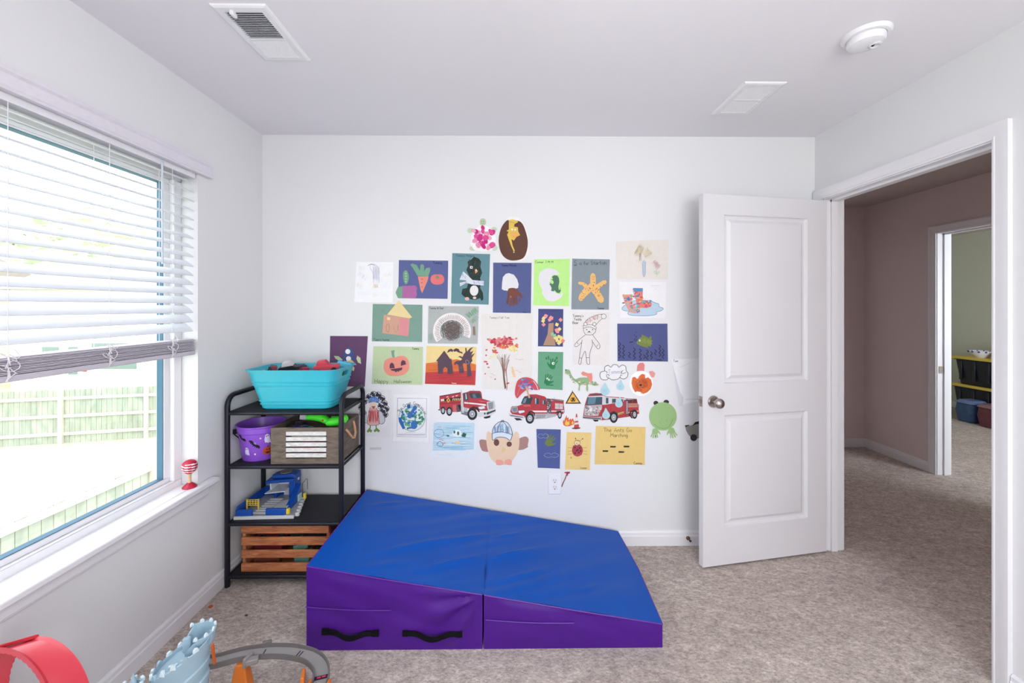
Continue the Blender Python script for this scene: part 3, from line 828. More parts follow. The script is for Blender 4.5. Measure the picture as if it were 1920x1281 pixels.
def cpts(cx_, cy_, rx_, ry_=None, n=18, a0=0, a1=2 * pi, rot=0):
    ry_ = rx_ if ry_ is None else ry_
    out = []
    for i in range(n):
        a = a0 + (a1 - a0) * i / (n if abs(a1 - a0 - 2 * pi) < 1e-6 else n - 1)
        x, y = rx_ * cos(a), ry_ * sin(a)
        out.append((cx_ + x * cos(rot) - y * sin(rot), cy_ + x * sin(rot) + y * cos(rot)))
    return out
def bat(cx_, cy_, s_, rot):
    p = [(0, .18), (.12, .3), (.14, .12), (.35, .34), (.75, .42), (1.1, .12), (.95, -.12), (.78, .02), (.62, -.22), (.45, -.02), (.3, -.22), (.15, -.05), (0, -.35), (-.15, -.05), (-.3, -.22), (-.45, -.02), (-.62, -.22), (-.78, .02), (-.95, -.12), (-1.1, .12), (-.75, .42), (-.35, .34), (-.14, .12), (-.12, .3)]
    return [(cx_ + s_ * (x * cos(rot) - y * sin(rot)), cy_ + s_ * (x * sin(rot) + y * cos(rot))) for x, y in p]
def ghost(cx_, cy_, s_):
    return [(cx_ + s_ * x, cy_ + s_ * y) for x, y in [(-.45, .35), (-.35, .8), (0, 1), (.35, .8), (.45, .35), (.5, -.2), (.62, -1.0), (.3, -.8), (.05, -.92), (-.2, -.72), (-.45, -.8), (-.55, -.2)]]
bucket_sticker([(bat(0.020, 0.090, 0.030, -0.75), (24, 18, 30)), (cpts(0.027, 0.098, 0.0045), (190, 170, 210)), (cpts(0.027, 0.098, 0.002), (24, 18, 30))], 'bat_sticker')
bucket_sticker([(bat(-0.045, 0.122, 0.026, -0.5), (24, 18, 30)), (cpts(-0.042, 0.128, 0.003), (120, 90, 150))], 'bat_sticker')
bucket_sticker([(ghost(-0.018, 0.055, 0.022), (214, 204, 240)), (cpts(-0.022, 0.066, 0.002, 0.004), (30, 24, 40)), (cpts(-0.014, 0.068, 0.002, 0.004), (30, 24, 40))], 'ghost_sticker')
bucket_sticker([(ghost(0.083, 0.115, 0.026), (220, 212, 244)), (cpts(0.079, 0.129, 0.0022, 0.004), (30, 24, 40)), (cpts(0.087, 0.131, 0.0022, 0.004), (30, 24, 40))], 'ghost_sticker')
px_ = 0.030
bucket_sticker([(cpts(0.082, 0.050, 0.026, 0.021), (186, 74, 30)), ([(0.042 + px_, 0.054), (0.048 + px_, 0.064), (0.050 + px_, 0.054)], (40, 16, 16)), ([(0.055 + px_, 0.054), (0.058 + px_, 0.064), (0.064 + px_, 0.055)], (40, 16, 16)), ([(0.036 + px_, 0.048), (0.044 + px_, 0.044), (0.05 + px_, 0.047), (0.056 + px_, 0.043), (0.066 + px_, 0.049), (0.058 + px_, 0.038), (0.044 + px_, 0.037)], (40, 16, 16)), ([(0.05 + px_, 0.07), (0.052 + px_, 0.078), (0.058 + px_, 0.076), (0.056 + px_, 0.069)], (40, 70, 30))], 'pumpkin_sticker')
for (sx_, sy_) in ((0.052, 0.122), (0.022, 0.040)):
    bucket_sticker([([(sx_ + (0.0065 if i % 2 == 0 else 0.003) * sin(i * pi / 5), sy_ + (0.0065 if i % 2 == 0 else 0.003) * cos(i * pi / 5)) for i in range(10)], (246, 216, 200))], 'star_sticker')
MB().box(BC[0] - 0.112, BC[0] - 0.098, BC[1] - 0.065, BC[1] - 0.052, BC[2] + 0.135, BC[2] + 0.16).tube([(BC[0] - 0.105 + 0.006 * i, BC[1] - 0.072 - 0.004 * sin(i), BC[2] + 0.148 - 0.007 * i) for i in range(6)], 0.003, 6).build('bail_handle', M((24, 20, 28), 0.5, tag='black_plastic'), bk)

# ---------------------------------------------------------------- brown crate with white slats
cx0, cx1, cy0, cy1, cz0, cz1 = -1.222, -0.876, 2.112, 2.39, 0.6172, 0.802
crate = thing('wooden_crate', 'grey-brown wooden crate with white slats and rope handle on the second shelf', 'crate', ((cx0 + cx1) / 2, (cy0 + cy1) / 2, cz0))
GW = wood_mat((84, 74, 66), (122, 108, 96), (3, 3, 14), 0.7, 'grey_wood', 5)
mb = MB(); wt = 0.012
wx0, wx1, wz0, wz1 = -1.146, -0.938, 0.645, 0.784
mb.box(cx0, wx0, cy0, cy0 + wt, cz0, cz1).box(wx1, cx1, cy0, cy0 + wt, cz0, cz1).box(wx0, wx1, cy0, cy0 + wt, cz0, wz0).box(wx0, wx1, cy0, cy0 + wt, wz1, cz1)
mb.build('front_panel', GW, crate, smooth=0)
MB().box(cx0, cx1, cy1 - wt, cy1, cz0, cz1).build('back_panel', GW, crate, smooth=0)
MB().box(cx0, cx0 + wt, cy0 + wt, cy1 - wt, cz0, cz1).build('side_panel', GW, crate, smooth=0)
MB().box(cx1 - wt, cx1, cy0 + wt, cy1 - wt, cz0, cz1).build('side_panel', GW, crate, smooth=0)
MB().box(cx0 + wt, cx1 - wt, cy0 + wt, cy1 - wt, cz0, cz0 + 0.01).build('bottom_panel', GW, crate, smooth=0)
WSL = wood_mat((196, 192, 190), (228, 226, 224), (4, 4, 10), 0.6, 'white_wash', 9)
for i in range(5):
    z_ = wz1 - 0.022 - i * 0.0278
    MB().box(wx0 + 0.0015, wx1 - 0.0015, cy0 - 0.002, cy0 + 0.006, z_, z_ + 0.0205).build('slat', WSL, crate, bevel=0.001)
rp = [(cx1 + 0.003, 2.19, 0.770), (cx1 + 0.012, 2.195, 0.760), (cx1 + 0.020, 2.21, 0.735), (cx1 + 0.024, 2.235, 0.712), (cx1 + 0.024, 2.26, 0.705), (cx1 + 0.020, 2.285, 0.725), (cx1 + 0.012, 2.295, 0.755), (cx1 + 0.003, 2.30, 0.785)]
MB().tube(rp, 0.0065, 8).build('rope_handle', M((206, 160, 124), 0.9, 0, 0.3, 220, 0.5, tag='rope'), crate)
G_C = 'toys in the grey-brown crate'
bt = thing('toy_blaster', 'bright green toy blaster lying on top of the grey-brown crate contents', 'toy blaster', (-1.0, 2.2, 0.80), 0, G_C)
GRN = M((76, 232, 54), 0.4, 0, 0.04, 20, 0, 0.4, 'green_plastic')
MB().tube([(-1.10, 2.24, .822), (-1.06, 2.235, .826), (-1.01, 2.225, .822), (-0.985, 2.215, .812), (-0.965, 2.205, .803)], [.014, .020, .022, .020, .012], 14).build('barrel', GRN, bt)
MB().tube([(-0.972, 2.19, .800), (-0.955, 2.19, .808), (-0.92, 2.20, .812), (-0.895, 2.22, .818), (-0.885, 2.235, .822)], [.012, .022, .028, .028, .016], 14).build('body', GRN, bt)
MB().box(-0.948, -0.918, 2.185, 2.215, .832, .842).build('sight', M((40, 120, 40), 0.5, tag='dark_green_plastic'), bt, bevel=.003)
MB().tube([(-1.002, 2.205, .817), (-0.992, 2.198, .815)], .006, 10).build('trigger', M((214, 96, 40), 0.4, tag='orange_plastic'), bt)
toy_block('navy toy block in the middle of the grey-brown crate', (-1.10, 2.17, 0.772), (0.0, 0.0, 0.1), (0.08, 0.04, 0.022), (28, 40, 110), G_C)
toy_car('grey toy car below the green blaster in the grey-brown crate', (-1.03, 2.155, 0.758), 0.1, 0.07, (128, 136, 150), (70, 84, 120), 0, 0, G_C)
toy_block('white toy block with a black end at the back left of the grey-brown crate', (-1.135, 2.30, 0.795), (0.0, 0.1, 0.1), (0.06, 0.04, 0.045), (206, 200, 214), G_C)
toy_block('dark toy block filling the left of the grey-brown crate', (-1.165, 2.25, 0.74), (0, 0, 0.2), (0.07, 0.12, 0.045), (40, 34, 40), G_C)
for i, (z_, a_, b_2, col, lb) in enumerate(((0.630, -1.06, -0.945, (190, 60, 60), 'lowest red book seen between the white slats of the crate'), (0.672, -1.12, -0.99, (196, 66, 60), 'red book above the lowest one between the white slats of the crate'), (0.700, -1.07, -0.94, (176, 44, 44), 'upper red book seen between the white slats of the crate'), (0.735, -1.13, -0.95, (28, 28, 80), 'navy book seen between the white slats of the crate'))):
    bk_ = thing('book', lb, 'book', ((a_ + b_2) / 2, 2.19, z_), 0, 'books behind the white slats')
    MB().box(a_, b_2, 2.13, 2.24, z_, z_ + 0.0025).box(a_, b_2, 2.13, 2.24, z_ + 0.0195, z_ + 0.022).box(a_, b_2, 2.2375, 2.24, z_, z_ + 0.022).build('cover', M(col, 0.5, tag='book_cover'), bk_)
    MB().box(a_ + .003, b_2 - .003, 2.132, 2.2375, z_ + 0.0025, z_ + 0.0195).build('pages', paper((226, 220, 210)), bk_)

# ---------------------------------------------------------------- toy playset on third shelf
pz = 0.3272
ps = thing('toy_garage', 'blue and grey plastic toy garage playset on the third shelf', 'toy playset', (-1.28, 2.26, pz))
BLU = M((14, 74, 168), 0.4, 0, 0.04, 20, 0, 0.45, 'blue_plastic')
GRY = M((160, 162, 168), 0.45, 0, 0.05, 30, 0, 0.4, 'grey_plastic')
LGR = M((206, 208, 212), 0.4, 0, 0.04, 30, 0, 0.4, 'light_grey_plastic')
YEL = M((236, 206, 70), 0.45, tag='yellow_plastic')
MB().prism([(-1.418, 2.125), (-1.118, 2.135), (-1.150, 2.30), (-1.205, 2.392), (-1.418, 2.392)], pz, pz + 0.013).build('base_plate', GRY, ps, bevel=0.002)
mb = MB().prism([(-1.418, 2.121), (-1.117, 2.131), (-1.117, 2.139), (-1.418, 2.129)], pz, pz + 0.016)
mb.build('kerb', LGR, ps, bevel=0.001)
for i in range(7):
    MB().box(-1.117 - i * 0.011 - 0.004, -1.103 - i * 0.011, 2.155 + i * 0.034, 2.168 + i * 0.034, pz, pz + 0.018).build('kerb_block', LGR, ps, bevel=0.001)
MB().box(-1.415, -1.330, 2.132, 2.142, pz + .013, pz + .046).build('front_wall', BLU, ps, bevel=0.002)
MB().box(-1.418, -1.408, 2.142, 2.385, pz + .013, pz + .058).box(-1.408, -1.30, 2.372, 2.385, pz + .013, pz + .062).box(-1.33, -1.318, 2.33, 2.372, pz + .013, pz + .055).build('side_wall', BLU, ps, bevel=0.003)
MB().box(-1.268, -1.165, 2.142, 2.156, pz + .013, pz + .046).box(-1.268, -1.165, 2.156, 2.18, pz + .013, pz + .020).build('front_wall', BLU, ps, bevel=0.003)
rows = MB()
for i in range(7):
    rows.box(-1.345, -1.275, 2.16 + i * 0.026, 2.172 + i * 0.026, pz + .013, pz + .0165)
rows.build('ramp_ribs', LGR, ps)
mb = MB().prism([(-1.265, 0.0), (-1.185, 0.0), (-1.185, .018), (-1.265, .008)], 0, 0.12, T=Matrix.Translation((0, 2.17 + .12, pz + .013)) @ Matrix.Rotation(pi / 2, 4, 'X'))
mb.build('car_ramp', LGR, ps, bevel=0.002)
# curved blue tower leg rising to the tower
leg = []
for i in range(12):
    t_ = i / 11; x = -1.186 - 0.01 * t_ ; y = 2.185 + 0.15 * t_ ; z_ = pz + 0.013 + 0.072 * (t_ ** 1.6)
    leg.append((x, y, z_))
vs = []; fs = []
for i, (x, y, z_) in enumerate(leg):
    vs += [(x - .012, y, pz + .013), (x + .016, y, pz + .013), (x + .016, y, z_ + .012), (x - .012, y, z_ + .012)]
for i in range(11):
    for k in range(4):
        fs.append((i * 4 + k, i * 4 + (k + 1) % 4, i * 4 + 4 + (k + 1) % 4, i * 4 + 4 + k))
fs += [(0, 1, 2, 3), (44, 45, 46, 47)]
MB().add(vs, fs).build('curved_wall', BLU, ps, smooth=40)
# tower: back wall, right wall with round boss, visor-like roof, viewing window, landing
MB().box(-1.240, -1.205, 2.315, 2.385, pz + .013, pz + .155).build('tower', BLU, ps, bevel=0.006)
roof = MB()
prof = [(-1.345, 2.27), (-1.205, 2.30), (-1.203, 2.385), (-1.25, 2.395), (-1.31, 2.392), (-1.348, 2.345)]
roof.prism(prof, pz + .118, pz + .136).prism([(-1.325, 2.30), (-1.215, 2.315), (-1.213, 2.38), (-1.25, 2.388), (-1.30, 2.385), (-1.325, 2.345)], pz + .136, pz + .158)
roof.build('tower_roof', BLU, ps, bevel=0.005)
MB().lathe([(.0001, 0), (.03, 0), (.03, .004), (.0001, .006)], 24, (-1.270, 2.345, pz + .158)).build('landing_disc', M((136, 130, 128), 0.5, tag='disc'), ps)
MB().prism([(-1.34, 2.255), (-1.243, 2.285), (-1.243, 2.385), (-1.335, 2.385)], pz + .070, pz + .076).build('landing', LGR, ps, bevel=0.002)
MB().box(-1.335, -1.243, 2.378, 2.384, pz + .013, pz + .118).box(-1.335, -1.328, 2.30, 2.378, pz + .076, pz + .118).build('tower_window', M((220, 224, 234), 0.2, tag='pale_panel'), ps)
MB().lathe([(.0001, 0), (.008, 0), (.008, .004), (.0001, .005)], 16, T=xf((-1.2045, 2.35, pz + .118), 0, 0, pi / 2)).build('boss', LGR, ps)
mb = MB()
for i in range(5):
    mb.box(-1.400 + i * 0.0145, -1.397 + i * 0.0145, 2.20, 2.204, pz + .035, pz + .068)
for z_ in (0.035, 0.045, 0.055, 0.065):
    mb.box(-1.400, -1.339, 2.20, 2.204, pz + z_, pz + z_ + .003)
mb.box(-1.402, -1.398, 2.198, 2.206, pz + .013, pz + .07).box(-1.341, -1.337, 2.198, 2.206, pz + .013, pz + .07)
mb.build('grid_barrier', YEL, ps)
MB().box(-1.176, -1.152, 2.150, 2.168, pz + .013, pz + .040).box(-1.162, -1.150, 2.32, 2.335, pz + .013, pz + .045).build('yellow_post', YEL, ps, bevel=0.002)
MB().box(-1.19, -1.172, 2.29, 2.33, pz + .013, pz + .05).build('kiosk', M((176, 214, 220), 0.3, tag='pale_glass'), ps, bevel=0.002)
MB().tube([(-1.185, 2.36, pz + .0), (-1.185, 2.36, pz + .085), (-1.16, 2.35, pz + .115), (-1.150, 2.345, pz + .118), (-1.147, 2.34, pz + .06)], 0.0022, 8).build('crane_arm', M((110, 112, 120), 0.5, tag='grey_rod'), ps)
MB().ball((-1.395, 2.16, pz + .02), .007, 10).build('button', M((176, 40, 90), 0.4, tag='magenta'), ps)

# ---------------------------------------------------------------- orange slatted crate on the bottom shelf
qx0, qx1, qy0, qy1, qz0 = -1.380, -0.932, 2.122, 2.375, 0.0602
wc = thing('slatted_crate', 'orange-stained wooden slatted crate on the bottom shelf behind the gym mat', 'crate', ((qx0 + qx1) / 2, (qy0 + qy1) / 2, qz0))
OW = wood_mat((150, 84, 50), (206, 134, 88), (2.0, 10, 16), 0.55, 'orange_pine', 6)
for (z0, z1) in ((0.0602, 0.103), (0.131, 0.169), (0.195, 0.236), (0.256, 0.297)):
    MB().box(qx0, qx1, qy0, qy0 + 0.012, z0, z1).build('front_slat', OW, wc, bevel=0.002)
    MB().box(qx0, qx1, qy1 - 0.012, qy1, z0, z1).build('back_slat', OW, wc, bevel=0.002)
for xx in (qx0, qx1 - 0.016):
    MB().box(xx, xx + 0.016, qy0 + 0.012, qy1 - 0.012, 0.0602, 0.292).build('end_panel', OW, wc, bevel=0.002)
MB().box(qx0 + .016, qx1 - .016, qy0 + .012, qy1 - .012, 0.0602, 0.068).build('bottom_panel', OW, wc)
G_S = 'toys in the orange slatted crate'
toy_block('brown toy block at the lower left of the orange slatted crate', (-1.28, 2.21, 0.068), (0, 0, 0.1), (0.13, 0.09, 0.05), (120, 66, 50), G_S)
toy_block('teal toy block at the bottom of the orange slatted crate', (-1.09, 2.20, 0.078), (0, 0, -0.1), (0.085, 0.07, 0.045), (110, 176, 166), G_S, studs=(2, 2))
toy_block('dark red toy block at the left of the orange slatted crate', (-1.27, 2.21, 0.13), (0, 0, -0.05), (0.15, 0.09, 0.05), (116, 36, 44), G_S, studs=(3, 1))
toy_block('pale teal toy block in the middle of the orange slatted crate', (-1.10, 2.19, 0.145), (0, -0.2, 0.2), (0.07, 0.05, 0.03), (112, 170, 160), G_S)
toy_car('dark red toy car at the upper left of the orange slatted crate', (-1.25, 2.20, 0.20), 0.1, 0.15, (110, 30, 38), (60, 30, 40), 0, 0, G_S)
toy_car('black toy car at the upper right of the orange slatted crate', (-1.03, 2.20, 0.195), -0.1, 0.13, (38, 38, 46), (70, 80, 84), 0, 0, G_S)
toy_block('grey-green toy block at the right of the orange slatted crate', (-1.0, 2.2, 0.09), (0, 0, .1), (0.08, 0.06, 0.05), (60, 74, 66), G_S)
yt = thing('toy_track_piece', 'yellow toy piece with dark gaps on top of the orange slatted crate', 'toy', (-0.985, 2.15, 0.288), 0, G_S)
MB().box(-1.022, -0.947, 2.136, 2.17, 0.288, 0.294).box(-1.022, -1.014, 2.136, 2.17, 0.294, .304).box(-0.955, -0.947, 2.136, 2.17, 0.294, .304).box(-0.99, -0.98, 2.136, 2.17, .294, .304).build('bracket', M((232, 168, 40), 0.4, tag='yellow_plastic'), yt, bevel=0.002)
toy_block('dark toy block under the yellow piece in the orange slatted crate', (-0.985, 2.165, 0.245), (0, 0, 0), (0.08, 0.05, 0.036), (50, 44, 40), G_S)

# ---------------------------------------------------------------- rattle on the sill
rt = thing('wooden_rattle', 'small red and white striped wooden rattle standing on the window sill', 'rattle', (-1.476, 1.908, 0.589))
rc_ = (-1.476, 1.908, 0.589)
RED = M((186, 34, 66), 0.35, tag='red_lacquer'); WHT = M((244, 238, 240), 0.4, tag='white_lacquer')
MB().lathe([(0.0001, 0), (0.028, 0), (0.029, 0.004), (0.020, 0.013), (0.010, 0.022), (0.0001, 0.026)], 28, rc_).build('foot', RED, rt, smooth=50)
MB().lathe([(0.0085, 0.018), (0.0062, 0.035), (0.0065, 0.052), (0.010, 0.068), (0.0001, 0.07)], 20, rc_).build('stem', M((214, 176, 140), 0.6, tag='bare_wood'), rt, smooth=50)
rnd = random.Random(1)
mb = MB(); N1 = 22
prof = []
for i in range(N1 + 1):
    t_ = i / N1
    zz = 0.062 + 0.066 * t_
    rr = 0.0305 * math.sqrt(max(0.0, 1 - ((t_ - 0.56) / (0.56 if t_ < 0.56 else 0.44)) ** 2)) + 0.0001
    prof.append((rr, zz))
vs = []; nn = 28
for r_, z_ in prof:
    for k in range(nn):
        a = 2 * pi * k / nn
        vs.append((rc_[0] + r_ * cos(a), rc_[1] + r_ * sin(a), rc_[2] + z_))
base_n = len(mb.v); mb.v += vs
for i in range(N1):
    for k in range(nn):
        mb.f.append([base_n + i * nn + k, base_n + i * nn + (k + 1) % nn, base_n + (i + 1) * nn + (k + 1) % nn, base_n + (i + 1) * nn + k])
        tilt = i + 1.6 * cos(2 * pi * k / nn)
        mb.m.append(1 if (tilt % 4.0) < 1.5 and 1 < i < 17 else 0)
mb.build('striped_head', [RED, WHT], rt, smooth=60)

# ---------------------------------------------------------------- floor toys: red loop, castle, grey track
loop = thing('toy_track_loop', 'red plastic toy track loop at the lower left in front of the window', 'toy track', (-1.20, 1.06, 0))
LR = M((198, 56, 72), 0.3, 0, 0.05, 10, 0, 0.5, 'red_plastic')
ctr = Vector((-1.222, 1.055, 0.415)); wv = Vector((0.058, 0.034, 0)); e1 = Vector((-0.88, -0.0, 0)).normalized() ; e1 = Vector((-wv.y, wv.x, 0)).normalized()
e1 = Vector((1.0, -0.22, 0)).normalized(); e2 = Vector((0, 0, 1)); axis = wv.normalized()
R0 = 0.142; vs = []; fs = []; n = 96
prof = [(-0.5, 0.010), (-0.5, -0.004), (-0.42, -0.004), (-0.38, 0.000), (0.38, 0.000), (0.42, -0.004), (0.5, -0.004), (0.5, 0.010), (0.38, 0.0035), (-0.38, 0.0035)]
for i in range(n):
    a = 2 * pi * i / n
    rad_ = e1 * cos(a) + e2 * sin(a)
    for (w_, h_) in prof:
        hh = h_
        if h_ == -0.004 and i % 2 == 0: hh = -0.0065
        p = ctr + axis * (w_ * 0.068) + rad_ * (R0 + hh)
        vs.append(tuple(p))
k = len(prof)
for i in range(n):
    for j in range(k):
        fs.append((i * k + j, i * k + (j + 1) % k, ((i + 1) % n) * k + (j + 1) % k, ((i + 1) % n) * k + j))
m_ = MB(); m_.add(vs, fs); m_.keep = False
m_.build('loop', LR, loop, smooth=40)
a = 1.93
rad_ = e1 * cos(a) + e2 * sin(a); tan_ = -e1 * sin(a) + e2 * cos(a)
B_ = Matrix([[axis.x, tan_.x, rad_.x, 0], [axis.y, tan_.y, rad_.y, 0], [axis.z, tan_.z, rad_.z, 0], [0, 0, 0, 1]])
MB().box(-0.037, 0.037, -0.020, 0.020, 0.004, 0.014, T=Matrix.Translation(ctr + rad_ * R0) @ B_).build('joint_clip', M((176, 30, 44), 0.35, tag='red_plastic'), loop, bevel=0.002)
MB().lathe([(0.0001, 0), (0.06, 0), (0.05, 0.02), (0.022, 0.05), (0.018, 0.28), (0.0001, 0.283)], 20, (ctr.x, ctr.y, 0)).build('support_post', LR, loop)

castle = thing('toy_castle', 'pale blue plastic toy castle tower on the carpet at the end of the grey track', 'toy castle', (-0.965, 1.235, 0))
CB = M((152, 178, 194), 0.45, 0, 0.05, 25, 0, 0.4, 'pale_blue_plastic')
CL = M((206, 222, 230), 0.5, 0, 0.04, 25, 0, 0.3, 'white_worn_plastic')
cc_ = Vector((-0.975, 1.235, 0)); Rc = 0.074
def slant(x, y):
    """height of the sloping rampart: low at the left, high at the right and back"""
    return 0.382 + (x - cc_.x) * 0.52 + (y - cc_.y) * 0.12
n = 48
def cring(r_, kd, dz, flare=0.0):
    out = []
    for k in range(n):
        a = 2 * pi * k / n
        rr = Rc * (r_ + flare * max(0, -cos(a - 0.3)) ** 1.5)
        x = cc_.x + rr * cos(a); y = cc_.y + rr * 0.92 * sin(a)
        out.append((x, y, dz if kd == 'f' else slant(x, y) + dz))
    return out
mb = MB()
loft(mb, [cring(1.0, 'f', 0.0), cring(.96, 'f', 0.08), cring(.86, 's', -.125), cring(.90, 's', -.120), cring(.90, 's', -.104), cring(.85, 's', -.098), cring(.86, 's', -.082), cring(.91, 's', -.076), cring(.91, 's', -.060), cring(.87, 's', -.054), cring(.90, 's', -.036, .03), cring(.96, 's', -.010, .08), cring(.98, 's', .004, .08), cring(.92, 's', .006, .08), cring(.88, 's', -.006, .05)], True, True)
mb.build('tower', CB, castle, smooth=30)
rn = random.Random(6)
for k in range(11):
    a = 1.9 + 3.9 * k / 10 
    rr = Rc * (.93 + .08 * max(0, -cos(a - 0.3)) ** 1.5)
    x = cc_.x + rr * cos(a); y = cc_.y + rr * .92 * sin(a)
    MB().prism([(-.008, 0), (.008, 0), (.005, .010), (-.002, .013), (-.007, .008)], -.004, .004, T=xf((x, y, slant(x, y) + .003), a + pi / 2, pi / 2)).build('battlement', CL if k % 3 else CB, castle, bevel=.0015)
for k in range(5):
    x, y = cc_.x - .03 + .018 * k, cc_.y - .035 + .006 * (k % 2)
    MB().box(-.006, .006, -.004, .004, 0, .008, T=xf((x, y, slant(x, y) - .006), .5 * k)).build('stone_chip', CL, castle, bevel=.002)
# raised turret wall on the right-hand back of the rampart, open towards the window
tc_ = Vector((cc_.x + .028, cc_.y + .024, 0)); rt_ = .043; zt = .432
outer = []; m_ = 30
rows = []
for (rr, top) in ((rt_ * .96, 0), (rt_, 1), (rt_ * 1.04, 2), (rt_ * .9, 2), (rt_ * .84, 1), (rt_ * .8, 0)):
    row = []
    for k in range(m_ + 1):
        a = -1.75 + 5.0 * k / m_
        x = tc_.x + rr * cos(a); y = tc_.y + rr * sin(a)
        edge = min(1.0, min(k, m_ - k) / 5.0)
        z0_ = slant(x, y) - .02
        z1_ = z0_ + .02 + (zt - z0_ - .02) * (0.25 + .75 * edge)
        row.append((x, y, z0_ if top == 0 else (z1_ - .014 if top == 1 else z1_)))
    rows.append(row)
vs = [q for r_ in rows for q in r_]; L1 = m_ + 1
fs = [(i_ * L1 + k, i_ * L1 + k + 1, (i_ + 1) * L1 + k + 1, (i_ + 1) * L1 + k) for i_ in range(5) for k in range(m_)] + [tuple(i_ * L1 for i_ in range(6)), tuple(i_ * L1 + m_ for i_ in range(6))]
MB().add(vs, fs).build('turret', CB, castle, smooth=35)
for k in range(7):
    a = -1.1 + 3.7 * k / 6
    MB().prism([(-.006, 0), (.006, 0), (.005, .008), (0, .012), (-.005, .007)], -.003, .003, T=xf((tc_.x + rt_ * .97 * cos(a), tc_.y + rt_ * .97 * sin(a), zt - .001), a + pi / 2, pi / 2)).build('battlement', CL, castle, bevel=.0015)
MB().box(-.010, .010, -.006, .006, -.03, .012, T=xf((tc_.x - .026, tc_.y - .012, slant(tc_.x - .026, tc_.y) + .025), 0.5)).build('throne', CB, castle, bevel=.003)
# low bridge running to the left front with a small crowned turret
bd = Vector((-0.075, -0.085, 0)); 
pa = Vector((-1.002, 1.205, 0.330)); pb = Vector((-1.055, 1.09, 0.325))
dd = (pb - pa); ang_ = math.atan2(dd.y, dd.x)
MB().box(0, dd.length, -.022, .022, -.025, 0, T=xf(pa, ang_)).box(0, dd.length, -.026, -.020, -.03, .008, T=xf(pa, ang_)).box(0, dd.length, .020, .026, -.03, .008, T=xf(pa, ang_)).build('bridge', CB, castle, bevel=0.002)
st = Vector((-1.062, 1.165, 0))
MB().lathe([(0.030, 0), (0.026, 0.05), (0.022, 0.33), (0.026, 0.34), (0.026, 0.352), (0.021, 0.352), (0.019, 0.34), (0.0001, 0.34)], 24, (st.x, st.y, 0)).build('small_turret', CB, castle, smooth=30)
for k in range(6):
    a = 2 * pi * k / 6
    MB().box(-.004, .004, -.007, .007, 0, .012, T=xf((st.x + .0235 * cos(a), st.y + .0235 * sin(a), .351), a)).build('battlement', CL, castle, bevel=0.002)
MB().lathe([(0.007, 0.34), (0.0075, 0.37), (0.004, 0.375), (0.0001, 0.395)], 10, (st.x + .004, st.y, 0)).build('spire', CB, castle)

trk = thing('toy_race_track', 'curved grey plastic toy track on orange supports on the carpet', 'toy track', (-0.85, 1.47, 0))
TG = M((150, 146, 146), 0.5, 0, 0.06, 30, 0, 0.35, 'grey_track'); TD = M((112, 106, 106), 0.55, 0, 0.06, 30, 0, 0.3, 'dark_track'); OR = M((206, 112, 42), 0.4, 0, 0.05, 20, 0, 0.4, 'orange_plastic')
cl = [(-1.10, 1.435, .175), (-1.045, 1.475, .155), (-0.985, 1.512, .145), (-0.92, 1.528, .142), (-0.85, 1.530, .142), (-0.79, 1.523, .142), (-0.728, 1.505, .142), (-0.680, 1.470, .145), (-0.650, 1.425, .15), (-0.638, 1.38, .153), (-0.636, 1.33, .153), (-0.64, 1.27, .15)]
sm = []
P_ = [Vector(p) for p in cl]
for i in range(len(P_) - 1):
    p0 = P_[max(0, i - 1)]; p1 = P_[i]; p2 = P_[i + 1]; p3 = P_[min(len(P_) - 1, i + 2)]
    for t_ in [j / 6 for j in range(6)]:
        sm.append(0.5 * ((2 * p1) + (-p0 + p2) * t_ + (2 * p0 - 5 * p1 + 4 * p2 - p3) * t_ ** 2 + (-p0 + 3 * p1 - 3 * p2 + p3) * t_ ** 3))
sm.append(P_[-1])
def track_piece(i0, i1):
    mb = MB()
    sec = [(-.026, -.006), (-.026, .012), (-.0215, .012), (-.0215, 0), (.0215, 0), (.0215, .012), (.026, .012), (.026, -.006)]
    vs = []
    for i in range(i0, i1 + 1):
        t_ = (sm[min(i + 1, len(sm) - 1)] - sm[max(i - 1, 0)]); t_.z = 0; t_.normalize()
        s_ = Vector((-t_.y, t_.x, 0))
        for a, b_ in sec:
            vs.append(tuple(sm[i] + s_ * a + Vector((0, 0, b_))))
    k = len(sec); fs = []; L_ = i1 - i0
    for i in range(L_):
        for j in range(k):
            fs.append((i * k + j, i * k + (j + 1) % k, (i + 1) * k + (j + 1) % k, (i + 1) * k + j))
    fs += [tuple(range(k)), tuple(range(L_ * k, L_ * k + k))]
    mb.add(vs, fs[:-2]); base = len(mb.f)
    mb.f += [list(fs[-2]), list(fs[-1])]; mb.m += [0, 0]
    for fi in range(L_ * k):
        mb.m[fi] = 1 if fi % k in (0, 1, 2, 4, 5, 6, 7) else 0
    return mb.build('track_piece', [TG, TD], trk, smooth=30)
cuts = [0, 9, 17, 25, 48, len(sm) - 1]
for a, b_ in zip(cuts[:-1], cuts[1:]):
    track_piece(a, b_)
for i in (19, 31, 32):
    t_ = (sm[i + 1] - sm[i - 1]).normalized(); ang_ = math.atan2(t_.y, t_.x)
    MB().box(-.002, .002, -.012, .012, .0004, .0012, T=xf(sm[i], ang_)).build('track_marking', M((60, 54, 66), 0.6, tag='dark_print'), trk)
i = 50
t_ = (sm[i + 1] - sm[i - 1]); ang_ = math.atan2(t_.y, t_.x); pt = math.atan2(t_.z, math.hypot(t_.x, t_.y))
MB().box(-.007, .007, -.021, .021, .001, .003, T=xf(sm[i], ang_, 0, -pt)).build('eye_sticker', M((46, 20, 60), 0.5, tag='dark_print'), trk)
